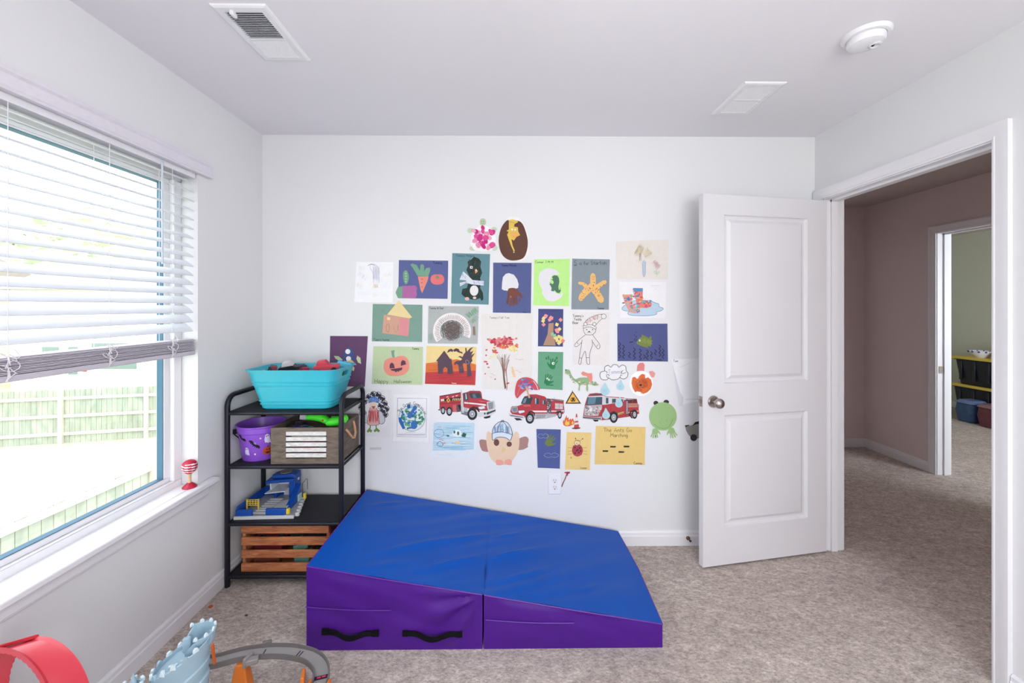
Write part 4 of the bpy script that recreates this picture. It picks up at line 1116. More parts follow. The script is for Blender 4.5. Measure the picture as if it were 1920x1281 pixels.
MB().box(-.003, .003, -.014, -.002, .003, .0036, T=xf(sm[i], ang_, 0, -pt)).box(-.003, .003, .002, .014, .003, .0036, T=xf(sm[i], ang_, 0, -pt)).build('red_eyes', M((220, 60, 80), 0.5, tag='red_print'), trk)
def support(x, y, ztop, w0, w1, d=.045):
    mb = MB()
    vs = []
    for (z_, w_, dd_) in ((0, w0, d), (ztop * .25, w0 * .85, d * .9), (ztop * .85, w1, d * .7), (ztop, w1 * .8, d * .6)):
        vs += [(x + a * w_ / 2, y + b_ * dd_ / 2, z_) for a, b_ in ((-1, -1), (1, -1), (1, 1), (-1, 1))]
    fs = [(i * 4 + k, i * 4 + (k + 1) % 4, i * 4 + 4 + (k + 1) % 4, i * 4 + 4 + k) for i in range(3) for k in range(4)] + [(0, 1, 2, 3), (12, 13, 14, 15)]
    mb.add(vs, fs)
    return mb.build('support', OR, trk, bevel=.004)
support(-0.965, 1.490, 0.138, 0.085, 0.042)
support(-0.636, 1.345, 0.146, 0.075, 0.062, .04)
for xx in (-.668, -.604):
    MB().box(xx - .005, xx + .005, 1.345, 1.385, .10, .172).build('side_cheek', OR, trk, bevel=.003)
MB().box(-.006, .006, -.02, .02, 0, .19, T=xf((-0.694, 1.385, 0.0), 0.3)).build('side_gate', OR, trk, bevel=.003)
MB().box(-.02, .02, -.012, .012, -.01, .008, T=xf((-0.925, 1.485, 0.15), 0.4)).box(-.006, .006, -.02, .02, -.02, .014, T=xf((-0.942, 1.49, 0.15), -0.3)).build('joint_bracket', M((138, 132, 132), 0.5, tag='grey_joint'), trk, bevel=.003)
MB().box(-.016, .016, -.006, .006, -.008, .012, T=xf((-0.915, 1.556, 0.15), 0.35)).build('track_stop', TD, trk, bevel=.003)
MB().box(-.004, .004, -.004, .004, -.035, .035, T=xf((-1.037, 1.448, 0.205), 0, 0, -0.1)).build('lever', M((222, 110, 44), 0.4, tag='orange_plastic'), trk, bevel=.002)

# ---------------------------------------------------------------- far room storage
def tote(label, x0, x1, y0, y1, z0, h):
    t = thing('storage_tote', label, 'storage tote', ((x0 + x1) / 2, (y0 + y1) / 2, z0), 0, 'stacked storage totes in the far room')
    BT = M((24, 26, 38), 0.4, 0, 0.08, 12, 0, 0.5, 'black_tote')
    mb = MB()
    loft(mb, [[(p[0], p[1], z0) for p in rrect(x0 + .04, x1 - .04, y0 + .05, y1 - .05, .04)], [(p[0], p[1], z0 + h - .04) for p in rrect(x0 + .01, x1 - .01, y0 + .015, y1 - .015, .04)], [(p[0], p[1], z0 + h - .04) for p in rrect(x0, x1, y0, y1, .04)], [(p[0], p[1], z0 + h - .015) for p in rrect(x0, x1, y0, y1, .04)]], True, True)
    for i in range(4):
        yy = y0 + (y1 - y0) * (i + .7) / 4.4
        mb.box(x0 + .005, x0 + .02, yy, yy + .03, z0 + .06, z0 + h - .05)
    mb.build('tote_body', BT, t, bevel=.004)
    mb = MB()
    loft(mb, [[(p[0], p[1], z0 + h - .03) for p in rrect(x0 - .02, x1 + .01, y0 - .02, y1 + .02, .04)], [(p[0], p[1], z0 + h) for p in rrect(x0 - .02, x1 + .01, y0 - .02, y1 + .02, .04)]], True, True)
    mb.build('tote_lid', M((236, 206, 92), 0.45, tag='yellow_lid'), t, bevel=.004)
tote('black storage tote with a yellow lid, the lower of the two in the far room', 5.88, 6.30, 4.72, 5.42, 0.0, 0.42)
tote('black storage tote with a yellow lid, the upper one with a bowl on it', 5.88, 6.30, 4.72, 5.40, 0.42, 0.36)
bw = thing('bowl', 'white and blue bowl standing on the upper yellow tote lid', 'bowl', (6.02, 5.18, 0.78))
MB().lathe([(0.0001, 0), (0.06, 0), (0.085, 0.03), (0.115, 0.065), (0.12, 0.085), (0.113, 0.085), (0.08, 0.035), (0.0001, 0.012)], 32, (6.02, 5.18, 0.78)).build('bowl_body', M((236, 236, 244), 0.3, tag='porcelain'), bw, smooth=50)
mb = MB()
for k in range(12):
    a = 2 * pi * k / 12
    mb.ball((6.02 + .116 * cos(a), 5.18 + .116 * sin(a), 0.855), .012, 8)
mb.build('blue_rim_pattern', M((70, 80, 150), 0.4, tag='blue_glaze'), bw)
dcl = thing('dark_box', 'small dark box beside the bowl on the upper yellow tote lid', 'box', (6.05, 4.92, 0.78))
MB().box(5.97, 6.13, 4.84, 5.02, 0.78, 0.85).build('box_body', M((34, 34, 44), 0.5, tag='dark_plastic'), dcl, bevel=.008)
MB().box(5.97, 6.13, 4.84, 5.02, 0.85, 0.862).build('box_lid', M((70, 90, 150), 0.5, tag='blue_plastic'), dcl, bevel=.004)
wl = thing('white_jug', 'small white jug behind the dark box in the far room', 'jug', (6.2, 5.02, 0.78))
MB().lathe([(0.0001, 0), (0.05, 0), (0.055, 0.05), (0.05, 0.14), (0.03, 0.17), (0.035, 0.19), (0.0001, 0.19)], 20, (6.2, 5.02, 0.78)).build('jug_body', M((224, 222, 206), 0.4, tag='white_plastic'), wl)
MB().tube([(6.2, 5.07, .93), (6.2, 5.11, .91), (6.2, 5.11, .85), (6.2, 5.075, .83)], .008, 8).build('handle', M((224, 222, 206), 0.4, tag='white_plastic'), wl)
def soft_box(label, x0, x1, y0, y1, h, c, c2):
    t = thing('toy_case', label, 'case', ((x0 + x1) / 2, (y0 + y1) / 2, 0))
    mb = MB(); loft(mb, [[(p[0], p[1], 0) for p in rrect(x0 + .02, x1 - .02, y0 + .02, y1 - .02, .05)], [(p[0], p[1], h * .5) for p in rrect(x0, x1, y0, y1, .06)], [(p[0], p[1], h * .85) for p in rrect(x0 + .01, x1 - .01, y0 + .01, y1 - .01, .06)]], True, True)
    mb.build('case_body', M(c, 0.35, 0, 0.35, 25, 0, 0.5, 'patterned_plastic'), t, bevel=.01)
    mb = MB(); loft(mb, [[(p[0], p[1], h * .85) for p in rrect(x0 - .005, x1 + .005, y0 - .005, y1 + .005, .06)], [(p[0], p[1], h) for p in rrect(x0 + .03, x1 - .03, y0 + .03, y1 - .03, .05)]], True, True)
    mb.build('case_lid', M(c2, 0.3, 0, 0.3, 25, 0, 0.5, 'patterned_plastic'), t, bevel=.008)
soft_box('blue plastic case on the floor in front of the lower tote', 5.62, 5.86, 4.93, 5.16, 0.27, (62, 92, 136), (104, 124, 170))
soft_box('dark red patterned case on the floor in front of the lower tote', 5.60, 5.86, 4.62, 4.90, 0.27, (116, 62, 74), (150, 110, 120))

# ---------------------------------------------------------------- outdoors
GZ = -3.2
def lawn_mat():
    m = M((196, 202, 166), 1.0, 0, 0.3, 4, 0.0, 0.1, 'lawn'); return m
struct('ground', MB().box(-60, -1.8, -25, 60, GZ - 0.5, GZ), lawn_mat(), smooth=0)
FW = wood_mat((186, 180, 168), (204, 198, 188), (1, 1, 0.3), 0.8, 'fence_wood', 5)
FD = wood_mat((140, 146, 136), (170, 173, 162), (1, 1, 0.3), 0.8, 'weathered_wood', 5)
def fence(label, p0, p1, h, post_gap, name='wooden_fence', rails=(0.35, 0.95, 1.55), side=1):
    p0 = Vector(p0); p1 = Vector(p1); L_ = (p1 - p0).length; a = math.atan2(p1.y - p0.y, p1.x - p0.x)
    t = thing(name, label, 'fence', (p0.x, p0.y, GZ), a)
    mb = MB(); n = int(L_ / 0.15)
    for i in range(n):
        mb.box(i * .15 + .004, i * .15 + .146, -.01, .01, 0.03, h + 0.01 * ((i * 7) % 3))
    mb.build('picket_boards', FD, t, local=True, smooth=0)
    for rz_ in rails:
        MB().box(0, L_, side * .01, side * .05, rz_ - .05, rz_ + .05).build('rail', FW, t, local=True, smooth=0)
    k = 0; x = 0.6
    while x < L_:
        MB().box(x - .06, x + .06, side * .012 if side > 0 else -.10, side * .10 if side > 0 else -.012, 0, h + .06).build('post', FW, t, local=True, smooth=0)
        x += post_gap
fence('long pale wooden fence across the far side of the lawn', (-30, 10.6, 0), (-3.0, 16.9, 0), 1.83, 2.44, side=-1)
fence('pale wooden fence nearest the house, running along the lawn', (-6.55, 2.0, 0), (-6.35, 14.9, 0), 1.8, 2.44, rails=(0.3, 1.75), side=-1)

def house(label, x0, x1, y0, y1, h, wall, roof, wins, group='houses beyond the far fence'):
    t = thing('house', label, 'house', ((x0 + x1) / 2, (y0 + y1) / 2, GZ), 0, group)
    mb = MB().box(x0, x1, y0, y1, GZ, GZ + h)
    z_ = GZ + .2
    while z_ < GZ + h - .1:
        mb.box(x0 - .01, x1 + .02, y0 - .02, y0, z_, z_ + .02); z_ += .2
    mb.build('siding', M(wall, 0.8, tag='siding'), t, smooth=0)
    ym = (y0 + y1) / 2
    mb = MB()
    mb.add([(x0 - .4, y0 - .4, GZ + h), (x1 + .4, y0 - .4, GZ + h), (x1 + .4, ym, GZ + h + 2.2), (x0 - .4, ym, GZ + h + 2.2), (x0 - .4, y1 + .4, GZ + h), (x1 + .4, y1 + .4, GZ + h)], [(0, 1, 2, 3), (3, 2, 5, 4), (0, 3, 4), (1, 5, 2), (0, 4, 5, 1)])
    mb.build('roof', M(roof, 0.9, 0, 0.15, 3, tag='shingle'), t, smooth=0)
    for (wx, wz, ww, wh) in wins:
        f = MB().box(wx - ww / 2 - .08, wx + ww / 2 + .08, y0 - .06, y0 + .02, GZ + wz - .08, GZ + wz + wh + .08).build('window_surround', M((238, 238, 236), 0.6, tag='white_trim'), t, smooth=0)
        MB().box(wx - ww / 2, wx + ww / 2, y0 - .075, y0 - .055, GZ + wz, GZ + wz + wh).build('pane', M((120, 140, 136), 0.25, tag='dark_glass'), f, smooth=0)
house('pale sided house beyond the far fence, nearer the right of the window', -27.0, -15.5, 22.5, 30.0, 5.6, (226, 222, 216), (150, 146, 142), [(-24.8, 1.0, .9, 1.5), (-23.6, 1.0, .5, 1.5), (-21.4, 1.3, 2.4, 1.4), (-17.2, 1.6, 1.0, 1.1)])
house('cream sided house beyond the far fence, nearer the left of the window', -44.0, -30.5, 20.0, 28.0, 5.6, (232, 222, 206), (156, 148, 140), [(-33.0, 1.3, 1.4, 1.4), (-38.0, 1.3, 1.4, 1.4)])
ac = thing('outdoor_cabinet', 'small grey boxed unit behind the far fence', 'cabinet', (-13.6, 17.2, GZ), 0)
MB().box(-14.1, -13.1, 17.0, 17.7, GZ, GZ + 1.9).build('cabinet', M((120, 126, 132), 0.6, tag='grey_box'), ac)
MB().box(-14.15, -13.05, 16.95, 17.75, GZ + 1.9, GZ + 2.0).build('cover', M((196, 200, 204), 0.6, tag='grey_box'), ac)
rs = thing('garden_flag', 'red garden flag on a pole beyond the far fence', 'flag', (-17.6, 16.5, GZ))
MB().tube([(-17.6, 16.5, GZ), (-17.6, 16.5, GZ + 2.75)], .03, 8).build('pole', M((200, 196, 190), 0.6, tag='pole'), rs)
MB().grid(lambda u, v: (-17.55 + .75 * u, 16.5 + .06 * sin(u * 6), GZ + 2.7 - .35 * u - .55 * v * (1 - .5 * u)), 8, 4).build('cloth', M((196, 50, 60), 0.8, tag='flag_cloth'), rs, solid=.01)
def shrub(label, x, y, r_, h, seed, c):
    t = thing('tree', label, 'tree', (x, y, GZ), 0, 'trees beyond the far fence')
    MB().tube([(x, y, GZ), (x + .1, y, GZ + h * .6)], [.16, .09], 10).build('trunk', M((120, 100, 84), 0.9, tag='bark'), t)
    rn = random.Random(seed); mb = MB()
    for i in range(420):
        a = rn.uniform(0, 2 * pi); e = math.acos(rn.uniform(-1, 1)); rr = r_ * rn.random() ** .35
        c0 = Vector((x + rr * sin(e) * cos(a), y + rr * sin(e) * sin(a), GZ + h * .68 + rr * cos(e) * h * .38 / r_))
        s_ = rn.uniform(.16, .34) * r_ / 1.6
        q = Matrix.Rotation(rn.uniform(0, 6), 4, 'Z') @ Matrix.Rotation(rn.uniform(0, 3), 4, 'X')
        pts = [(-s_, 0, 0), (0, -s_ * .5, s_ * .1), (s_, 0, 0), (0, s_ * .5, s_ * .1)]
        mb.add([tuple(c0 + q @ Vector(p)) for p in pts], [(0, 1, 2, 3)])
    mb.keep = True
    mb.build('foliage', M(c, 0.8, 0, 0.2, 2, tag='leaves'), t, smooth=0)
shrub('pale leafy tree beyond the far fence, left of the sided house', -29.0, 17.2, 1.7, 7.5, 5, (206, 218, 188))
shrub('leafy tree beyond the far fence, right of the sided house', -12.0, 24.0, 2.4, 8.0, 8, (204, 216, 186))
shrub('tall leafy tree behind the cream sided house', -37.0, 36.0, 5.0, 13.0, 9, (206, 216, 190))

# ---------------------------------------------------------------- children's art on the back wall
# Art shapes are given in image pixels; wall_pt projects pixels (about 3.2 mm) into metres on the wall plane.
_c, _s = cos(YAW), sin(YAW)
def wall_pt(u, v):
    a = (u - 964.04) / 770.0; b = (577.07 - v) / 770.0
    dx = _c * a + _s; dy = -_s * a + _c
    t_ = YB / dy
    return dx * t_, 1.41676 + b * t_

def smooth_pts(P, n=5, closed=True):
    L = len(P); out = []
    rng = range(L) if closed else range(L - 1)
    for i in rng:
        if closed:
            p0, p1, p2, p3 = P[i - 1], P[i], P[(i + 1) % L], P[(i + 2) % L]
        else:
            p0, p1, p2, p3 = P[max(0, i - 1)], P[i], P[i + 1], P[min(L - 1, i + 2)]
        for k in range(n):
            t_ = k / n
            out.append(tuple(0.5 * ((2 * p1[j]) + (-p0[j] + p2[j]) * t_ + (2 * p0[j] - 5 * p1[j] + 4 * p2[j] - p3[j]) * t_ ** 2 + (-p0[j] + 3 * p1[j] - 3 * p2[j] + p3[j]) * t_ ** 3) for j in (0, 1)))
    if not closed: out.append(tuple(P[-1]))
    return out

IMAGE_CROPS = {1: (600, 400, 4.2706), 2: (830, 390, 4.2706), 3: (1040, 430, 4.9276), 4: (600, 600, 4.2706), 5: (780, 640, 4.9286), 6: (1000, 660, 4.7455), 7: (1240, 640, 5.825), 0: (0, 0, 1)}  # image crops: pixel origin and zoom, for shapes given in crop pixels

class Art:
    def __init__(s, name, label, cat, sheet, bbox, curl=0.003, group=None, seed=0, base=0.0012):
        s.sh = IMAGE_CROPS[sheet]
        s.base = base
        x0, y0 = s.g((bbox[0], bbox[1])); x1, y1 = s.g((bbox[2], bbox[3]))
        s.bb = (x0, y0, x1, y1); s.curl = curl
        r_ = random.Random(seed + int(x0 * 3 + y0))
        s.lift = [r_.random() for _ in range(4)]
        a = wall_pt((x0 + x1) / 2, y1)
        s.t = thing(name, label, cat, (a[0], YB, a[1]), 0, group)
    def g(s, p):
        return (s.sh[0] + p[0] / s.sh[2], s.sh[1] + p[1] / s.sh[2])
    def off(s, u, v):
        x0, y0, x1, y1 = s.bb
        a = min(1, max(0, (u - x0) / (x1 - x0))); b = min(1, max(0, (v - y0) / (y1 - y0)))
        l = s.lift
        q = lambda t_: max(0.0, (t_ - 0.72) / 0.28) ** 2
        c = l[0] * q(1 - a) * q(b) + l[1] * q(a) * q(b) + 0.5 * l[2] * q(1 - a) * q(1 - b) + 0.5 * l[3] * q(a) * q(1 - b)
        return s.base + s.curl * (c + 0.3 * b * l[1])
    def P(s, p, layer):
        u, v = s.g(p); x, z = wall_pt(u, v)
        return (x, YB - s.off(u, v) - 0.00035 * layer, z)
    def _sheet(s, mb, quad, layer, mi):
        n = 10
        def f(a, b):
            p = [quad[0][j] * (1 - a) * (1 - b) + quad[1][j] * a * (1 - b) + quad[2][j] * a * b + quad[3][j] * (1 - a) * b for j in (0, 1)]
            return s.P(p, layer)
        mb.grid(f, n, n, mi)
        mb.grid(lambda a, b: (lambda q: (q[0], q[1] + 0.0003, q[2]))(f(a, b)), n, n, mi)
        for e in ((lambda t_: (t_, 0)), (lambda t_: (1, t_)), (lambda t_: (t_, 1)), (lambda t_: (0, t_))):
            mb.grid(lambda a, b, e=e: (lambda q: (q[0], q[1] + 0.0003 * b, q[2]))(f(*e(a))), n, 1, mi)
    def sheet(s, quad, c, name='paper_sheet', layer=0):
        if len(quad) == 2:
            (x0, y0), (x1, y1) = quad; quad = [(x0, y0), (x1, y0), (x1, y1), (x0, y1)]
        mb = MB(); s._sheet(mb, quad, layer, 0); mb.keep = False
        mb.build(name, paper(c), s.t, smooth=30)
        return s
    def _poly(s, mb, pts, layer, mi, thick):
        f = [s.P(p, layer) for p in pts]
        n = len(f)
        mb.add(f, [tuple(range(n))], mi)
        if thick:
            b = [(q[0], q[1] + 0.0004, q[2]) for q in f]
            mb.add(f + b, [(i, (i + 1) % n, n + (i + 1) % n, n + i) for i in range(n)], mi)
            mb.add(b, [tuple(range(n))], mi)
    def cutout(s, name, items, layer=2, smooth=False, label=None):
        single = {'fins': 'fin', 'wings': 'wing', 'eyes': 'eye', 'ears': 'ear', 'feet': 'foot', 'crescent_bats': 'crescent_bat'}
        if name in single and len(items) > 1:
            for k, it in enumerate(items):
                if name == 'eyes' or len(items) == 2: s.cutout(single[name], [it], layer, smooth)
            return s
        """items: [(points, colour[, smooth])] glued paper shapes forming one part"""
        mb = MB(); mats = []
        for k, it in enumerate(items):
            pts = smooth_pts(it[0]) if (len(it) > 2 and it[2]) or smooth else it[0]
            m = paper(it[1])
            if m not in mats: mats.append(m)
            s._poly(mb, pts, layer + k * 0.8, mats.index(m), True)
        mb.keep = True
        o = mb.build(name, mats, s.t, smooth=0)
        if label: o['label'] = label
        return s
    def draw(s, name, items, layer=3):
        """items: ('f', points, colour[,smooth]) filled, ('l', points, width, colour[,smooth[,closed]]) strokes, ('t', text, x, y, size, colour[, width]) lettering"""
        mb = MB(); mats = []
        def mi(c):
            m = ink(c)
            if m not in mats: mats.append(m)
            return mats.index(m)
        lay = layer; step = min(0.3, 3.5 / len(items)) if len(items) > 1 else 0
        for it in items:
            lay += step
            if it[0] == 'f':
                pts = smooth_pts(it[1]) if len(it) > 3 and it[3] else it[1]
                s._poly(mb, pts, lay, mi(it[2]), False)
            elif it[0] == 'l':
                pts = it[1]; cl = len(it) > 5 and it[5]
                if len(it) > 4 and it[4]: pts = smooth_pts(pts, 5, cl)
                if cl: pts = list(pts) + [pts[0]]
                s._stroke(mb, pts, it[2], lay, mi(it[3]))
            elif it[0] == 't':
                for st in letters(it[1], it[2], it[3], it[4], it[7] if len(it) > 7 else 0.0):
                    s._stroke(mb, st, (it[6] if len(it) > 6 else it[4] * 0.13), lay, mi(it[5]))
        mb.keep = True
        mb.build(name, mats, s.t, smooth=0)
        return s
    def _stroke(s, mb, pts, w, lay, mi):
        L = len(pts)
        if L < 2: return
        A = []; B = []
        for i, p in enumerate(pts):
            a = pts[max(0, i - 1)]; b = pts[min(L - 1, i + 1)]
            dx, dy = b[0] - a[0], b[1] - a[1]; d = math.hypot(dx, dy) or 1e-6
            nx, ny = -dy / d * w / 2, dx / d * w / 2
            A.append(s.P((p[0] + nx, p[1] + ny), lay)); B.append(s.P((p[0] - nx, p[1] - ny), lay))
        mb.add(A + B, [(i, i + 1, L + i + 1, L + i) for i in range(L - 1)], mi)

# single-stroke hand lettering, unit box: cap height 1, x-height .6, y down from cap line
FONT = {
 'A': (.7, [[(0, 1), (.35, 0), (.7, 1)], [(.15, .65), (.55, .65)]]), 'B': (.6, [[(0, 1), (0, 0), (.4, .05), (.5, .25), (.35, .45), (0, .48)], [(.35, .45), (.6, .7), (.45, .97), (0, 1)]]),
 'C': (.65, [[(.6, .15), (.4, 0), (.12, .2), (.05, .6), (.25, .95), (.6, .9)]]), 'D': (.6, [[(0, 1), (0, 0), (.35, .1), (.6, .5), (.35, .95), (0, 1)]]),
 'F': (.55, [[(0, 1), (0, 0), (.55, 0)], [(0, .45), (.4, .45)]]), 'G': (.7, [[(.6, .15), (.35, 0), (.08, .3), (.1, .8), (.4, 1), (.65, .8), (.65, .55), (.4, .55)]]),
 'H': (.6, [[(0, 0), (0, 1)], [(.6, 0), (.6, 1)], [(0, .5), (.6, .5)]]), 'M': (.8, [[(0, 1), (.08, 0), (.4, .6), (.72, 0), (.8, 1)]]),
 'P': (.55, [[(0, 1), (0, 0), (.45, .08), (.5, .35), (.3, .52), (0, .52)]]), 'S': (.6, [[(.55, .12), (.3, 0), (.05, .2), (.2, .45), (.5, .6), (.5, .88), (.2, 1), (0, .85)]]),
 'T': (.65, [[(0, 0), (.65, 0)], [(.32, 0), (.32, 1)]]), '7': (.5, [[(0, 0), (.5, 0), (.2, 1)]]), '2': (.5, [[(0, .2), (.25, 0), (.5, .25), (0, 1), (.5, 1)]]), '8': (.5, [[(.25, .45), (.05, .22), (.25, 0), (.45, .22), (.25, .45), (.02, .75), (.25, 1), (.5, .75), (.25, .45)]]),
 'a': (.5, [[(.45, .5), (.2, .42), (.02, .7), (.15, 1), (.4, .85), (.45, .45), (.5, 1)]]), 'b': (.45, [[(0, 0), (0, 1), (.3, 1), (.45, .75), (.3, .48), (0, .55)]]),
 'c': (.42, [[(.42, .5), (.2, .42), (.02, .7), (.15, .98), (.42, .92)]]), 'd': (.48, [[(.45, 0), (.45, 1)], [(.45, .55), (.2, .42), (.02, .72), (.18, 1), (.45, .9)]]),
 'e': (.45, [[(.05, .7), (.42, .66), (.3, .42), (.08, .5), (.03, .8), (.2, 1), (.45, .92)]]), 'f': (.4, [[(.4, .08), (.2, 0), (.15, .3), (.15, 1)], [(0, .45), (.35, .45)]]),
 'g': (.45, [[(.4, .5), (.15, .42), (.02, .7), (.2, .92), (.42, .75)], [(.42, .45), (.42, 1.2), (.2, 1.35), (.02, 1.2)]]), 'h': (.45, [[(0, 0), (0, 1)], [(0, .6), (.25, .44), (.42, .6), (.44, 1)]]),
 'i': (.14, [[(.05, .45), (.05, 1)], [(.05, .18), (.07, .24)]]), 'l': (.14, [[(.05, 0), (.05, 1)]]), 'k': (.42, [[(0, 0), (0, 1)], [(.38, .45), (.02, .75), (.42, 1)]]),
 'm': (.7, [[(0, .45), (0, 1)], [(0, .6), (.2, .44), (.32, .6), (.33, 1)], [(.33, .6), (.52, .44), (.65, .6), (.67, 1)]]), 'n': (.42, [[(0, .45), (0, 1)], [(0, .6), (.22, .44), (.4, .6), (.42, 1)]]),
 'o': (.46, [[(.22, .43), (.02, .7), (.2, 1), (.44, .75), (.25, .43)]]), 'p': (.45, [[(0, .45), (0, 1.35)], [(0, .55), (.28, .43), (.44, .7), (.25, .98), (0, .9)]]),
 'r': (.36, [[(0, .45), (0, 1)], [(0, .62), (.18, .44), (.36, .5)]]), 's': (.38, [[(.36, .5), (.15, .42), (.05, .58), (.35, .8), (.2, 1), (0, .92)]]),
 't': (.36, [[(.15, .12), (.15, .9), (.35, 1)], [(0, .42), (.35, .42)]]), 'u': (.44, [[(0, .45), (.03, .9), (.25, 1), (.42, .8)], [(.42, .45), (.44, 1)]]),
 'v': (.42, [[(0, .45), (.2, 1), (.42, .45)]]), 'w': (.6, [[(0, .45), (.15, 1), (.3, .55), (.45, 1), (.6, .45)]]), 'y': (.44, [[(0, .45), (.22, .95)], [(.44, .45), (.1, 1.35)]]),
 "'": (.1, [[(.05, 0), (.02, .2)]]), '&': (.5, [[(.5, .4), (.2, 1), (0, .8), (.35, .3), (.2, .05), (.08, .3), (.5, 1)]]), '.': (.1, [[(.02, .95), (.06, 1)]]), ' ': (.35, []),
}
def letters(text, x, y, size, rot=0.0):
    out = []; cx_ = 0.0
    for ch in text:
        w, strokes = FONT.get(ch, (.35, []))
        for st in strokes:
            pts = smooth_pts(st, 3, False) if len(st) > 3 else st
            out.append([(x + size * ((cx_ + p[0]) * cos(rot) - p[1] * sin(rot)), y + size * ((cx_ + p[0]) * sin(rot) + p[1] * cos(rot))) for p in pts])
        cx_ += w + .17
    return out
def ell(cx_, cy_, rx_, ry_=None, rot=0.0, n=24):
    return cpts(cx_, cy_, rx_, ry_, n, rot=rot)
def blob(cx_, cy_, rx_, ry_, seed, j=0.12, n=18):
    r_ = random.Random(seed)
    return smooth_pts([(cx_ + rx_ * cos(2 * pi * i / n) * (1 + r_.uniform(-j, j)), cy_ + ry_ * sin(2 * pi * i / n) * (1 + r_.uniform(-j, j))) for i in range(n)], 3)
def scrib(cx_, cy_, w, h, n, seed, ang=0.0, jit=0.25):
    r_ = random.Random(seed); pts = []
    for i in range(n):
        x = -w / 2 + w * i / (n - 1); y = (h / 2) * (1 if i % 2 else -1) * (1 - r_.random() * jit)
        x += r_.uniform(-1, 1) * w / n * 1.4
        pts.append((cx_ + x * cos(ang) - y * sin(ang), cy_ + x * sin(ang) + y * cos(ang)))
    return pts
def hatch(x0, y0, x1, y1, n, c, w, seed, slope=0.0, inside=None):
    r_ = random.Random(seed); out = []
    for i in range(n):
        y = y0 + (y1 - y0) * (i + r_.random()) / n
        a = x0 + (x1 - x0) * r_.random() * .5; b = a + (x1 - a) * (.35 + .65 * r_.random())
        m_ = (a + b) / 2
        out.append(('l', [(a, y), (m_, y + slope * (m_ - a) + r_.uniform(-2, 2)), (b, y + slope * (b - a))], w, c, True))
    return out
def hand(cx_, cy_, s_, rot, spread=1.0, mirror=1):
    """hand print outline: palm with four separate fingers and a thumb"""
    P = []
    def q(x, y):
        x *= mirror
        return (cx_ + s_ * (x * cos(rot) - y * sin(rot)), cy_ + s_ * (x * sin(rot) + y * cos(rot)))
    base = [(-.5, .55), (-.55, .1)]
    pts = [q(*p) for p in base]
    fingers = [(-.42, -.38 * spread, .62, .11), (-.14, -.12 * spread, .78, .12), (.14, .12 * spread, .76, .12), (.40, .36 * spread, .64, .11)]
    for bx, lean, ln, hw in fingers:
        tipx = bx + sin(lean) * ln; tipy = -.38 - cos(lean) * ln
        nx, ny = cos(lean) * hw, sin(lean) * hw
        pts += [q(bx - nx, -.32 - ny * 0), q(tipx - nx, tipy - ny), q(tipx + sin(lean) * hw * .8, tipy - hw * .8), q(tipx + nx, tipy + ny), q(bx + nx, -.32)]
    pts += [q(.55, -.1), q(.72, -.12), q(1.02, -.36), q(1.12, -.22), q(.85, .2), q(.5, .5), q(.2, .68), q(-.2, .68)]
    return pts
NAVY = (74, 84, 140)
# -- pink flower-shell turtle and brown egg at the top
a = Art('turtle_collage', 'pink petal turtle cut-out with pale green head, at the very top of the art', 'artwork', 2, (200, 85, 440, 355))
a.cutout('body', [(ell(322, 115, 26, 32), (178, 200, 160)), (ell(218, 181, 20, 20), (186, 206, 170)), (ell(412, 170, 22, 18), (186, 206, 170)), (ell(242, 325, 27, 18), (190, 204, 176)), (ell(412, 322, 27, 20), (190, 210, 180)), ([(250, 180), (300, 140), (345, 140), (395, 175), (425, 230), (425, 290), (395, 340), (320, 350), (250, 335), (222, 290), (228, 230)], (244, 238, 242))])
rn = random.Random(4); pet = []
pk = [(206, 34, 120), (222, 60, 140), (228, 130, 170), (196, 20, 108), (234, 160, 180)]
for i, (x, y) in enumerate([(322, 160), (322, 190), (282, 205), (268, 190), (248, 183), (398, 198), (386, 192), (350, 210), (355, 235), (370, 240), (300, 225), (272, 235), (262, 262), (300, 250), (330, 270), (322, 285), (296, 290), (284, 300), (345, 262), (372, 310), (392, 302), (400, 295), (366, 322), (328, 308), (348, 225), (298, 245), (345, 240)]):
    w_, h_, r_ = rn.uniform(20, 30), rn.uniform(15, 23), rn.uniform(0, 3)
    pet.append((cpts(x, y, w_, h_, 7, rot=r_), pk[i % 5]))
mb = MB(); mats = []
for k_, (p_, c_2) in enumerate(pet):
    m_ = paper(c_2)
    if m_ not in mats: mats.append(m_)
    a._poly(mb, p_, 8 + 0.25 * k_, mats.index(m_), False)
mb.keep = True; mb.build('petals', mats, a.t, smooth=0)
a.draw('face', [('l', ell(314, 108, 3, 3, n=8), 2, (60, 80, 50)), ('l', ell(330, 108, 3, 3, n=8), 2, (60, 80, 50)), ('l', [(310, 122), (322, 130), (335, 120)], 2.5, (80, 110, 60), True)], 8)
a = Art('egg_collage', 'brown paper egg with yellow shape, at the top beside the pink turtle', 'artwork', 2, (448, 70, 690, 430))
a.cutout('white_backing', [([(520, 85), (575, 72), (630, 95), (672, 180), (692, 270), (685, 360), (650, 415), (590, 425), (540, 400), (500, 250)], (236, 232, 234), True)], 1)
a.cutout('egg', [([(525, 96), (535, 130), (570, 135), (580, 108), (610, 105), (640, 130), (665, 190), (682, 270), (672, 350), (640, 405), (560, 422), (500, 400), (462, 345), (448, 260), (462, 180), (490, 125)], (92, 56, 44), True)], 2.5)
a.cutout('yellow_chick', [([(530, 98), (560, 92), (590, 100), (606, 112), (575, 130), (572, 150), (602, 155), (605, 190), (620, 218), (592, 232), (570, 262), (550, 250), (560, 300), (578, 345), (568, 348), (548, 305), (528, 250), (516, 215), (528, 192), (510, 184), (530, 172)], (226, 190, 70)), ([(540, 195), (600, 196), (610, 215), (575, 245), (550, 235)], (236, 166, 84))], 4)
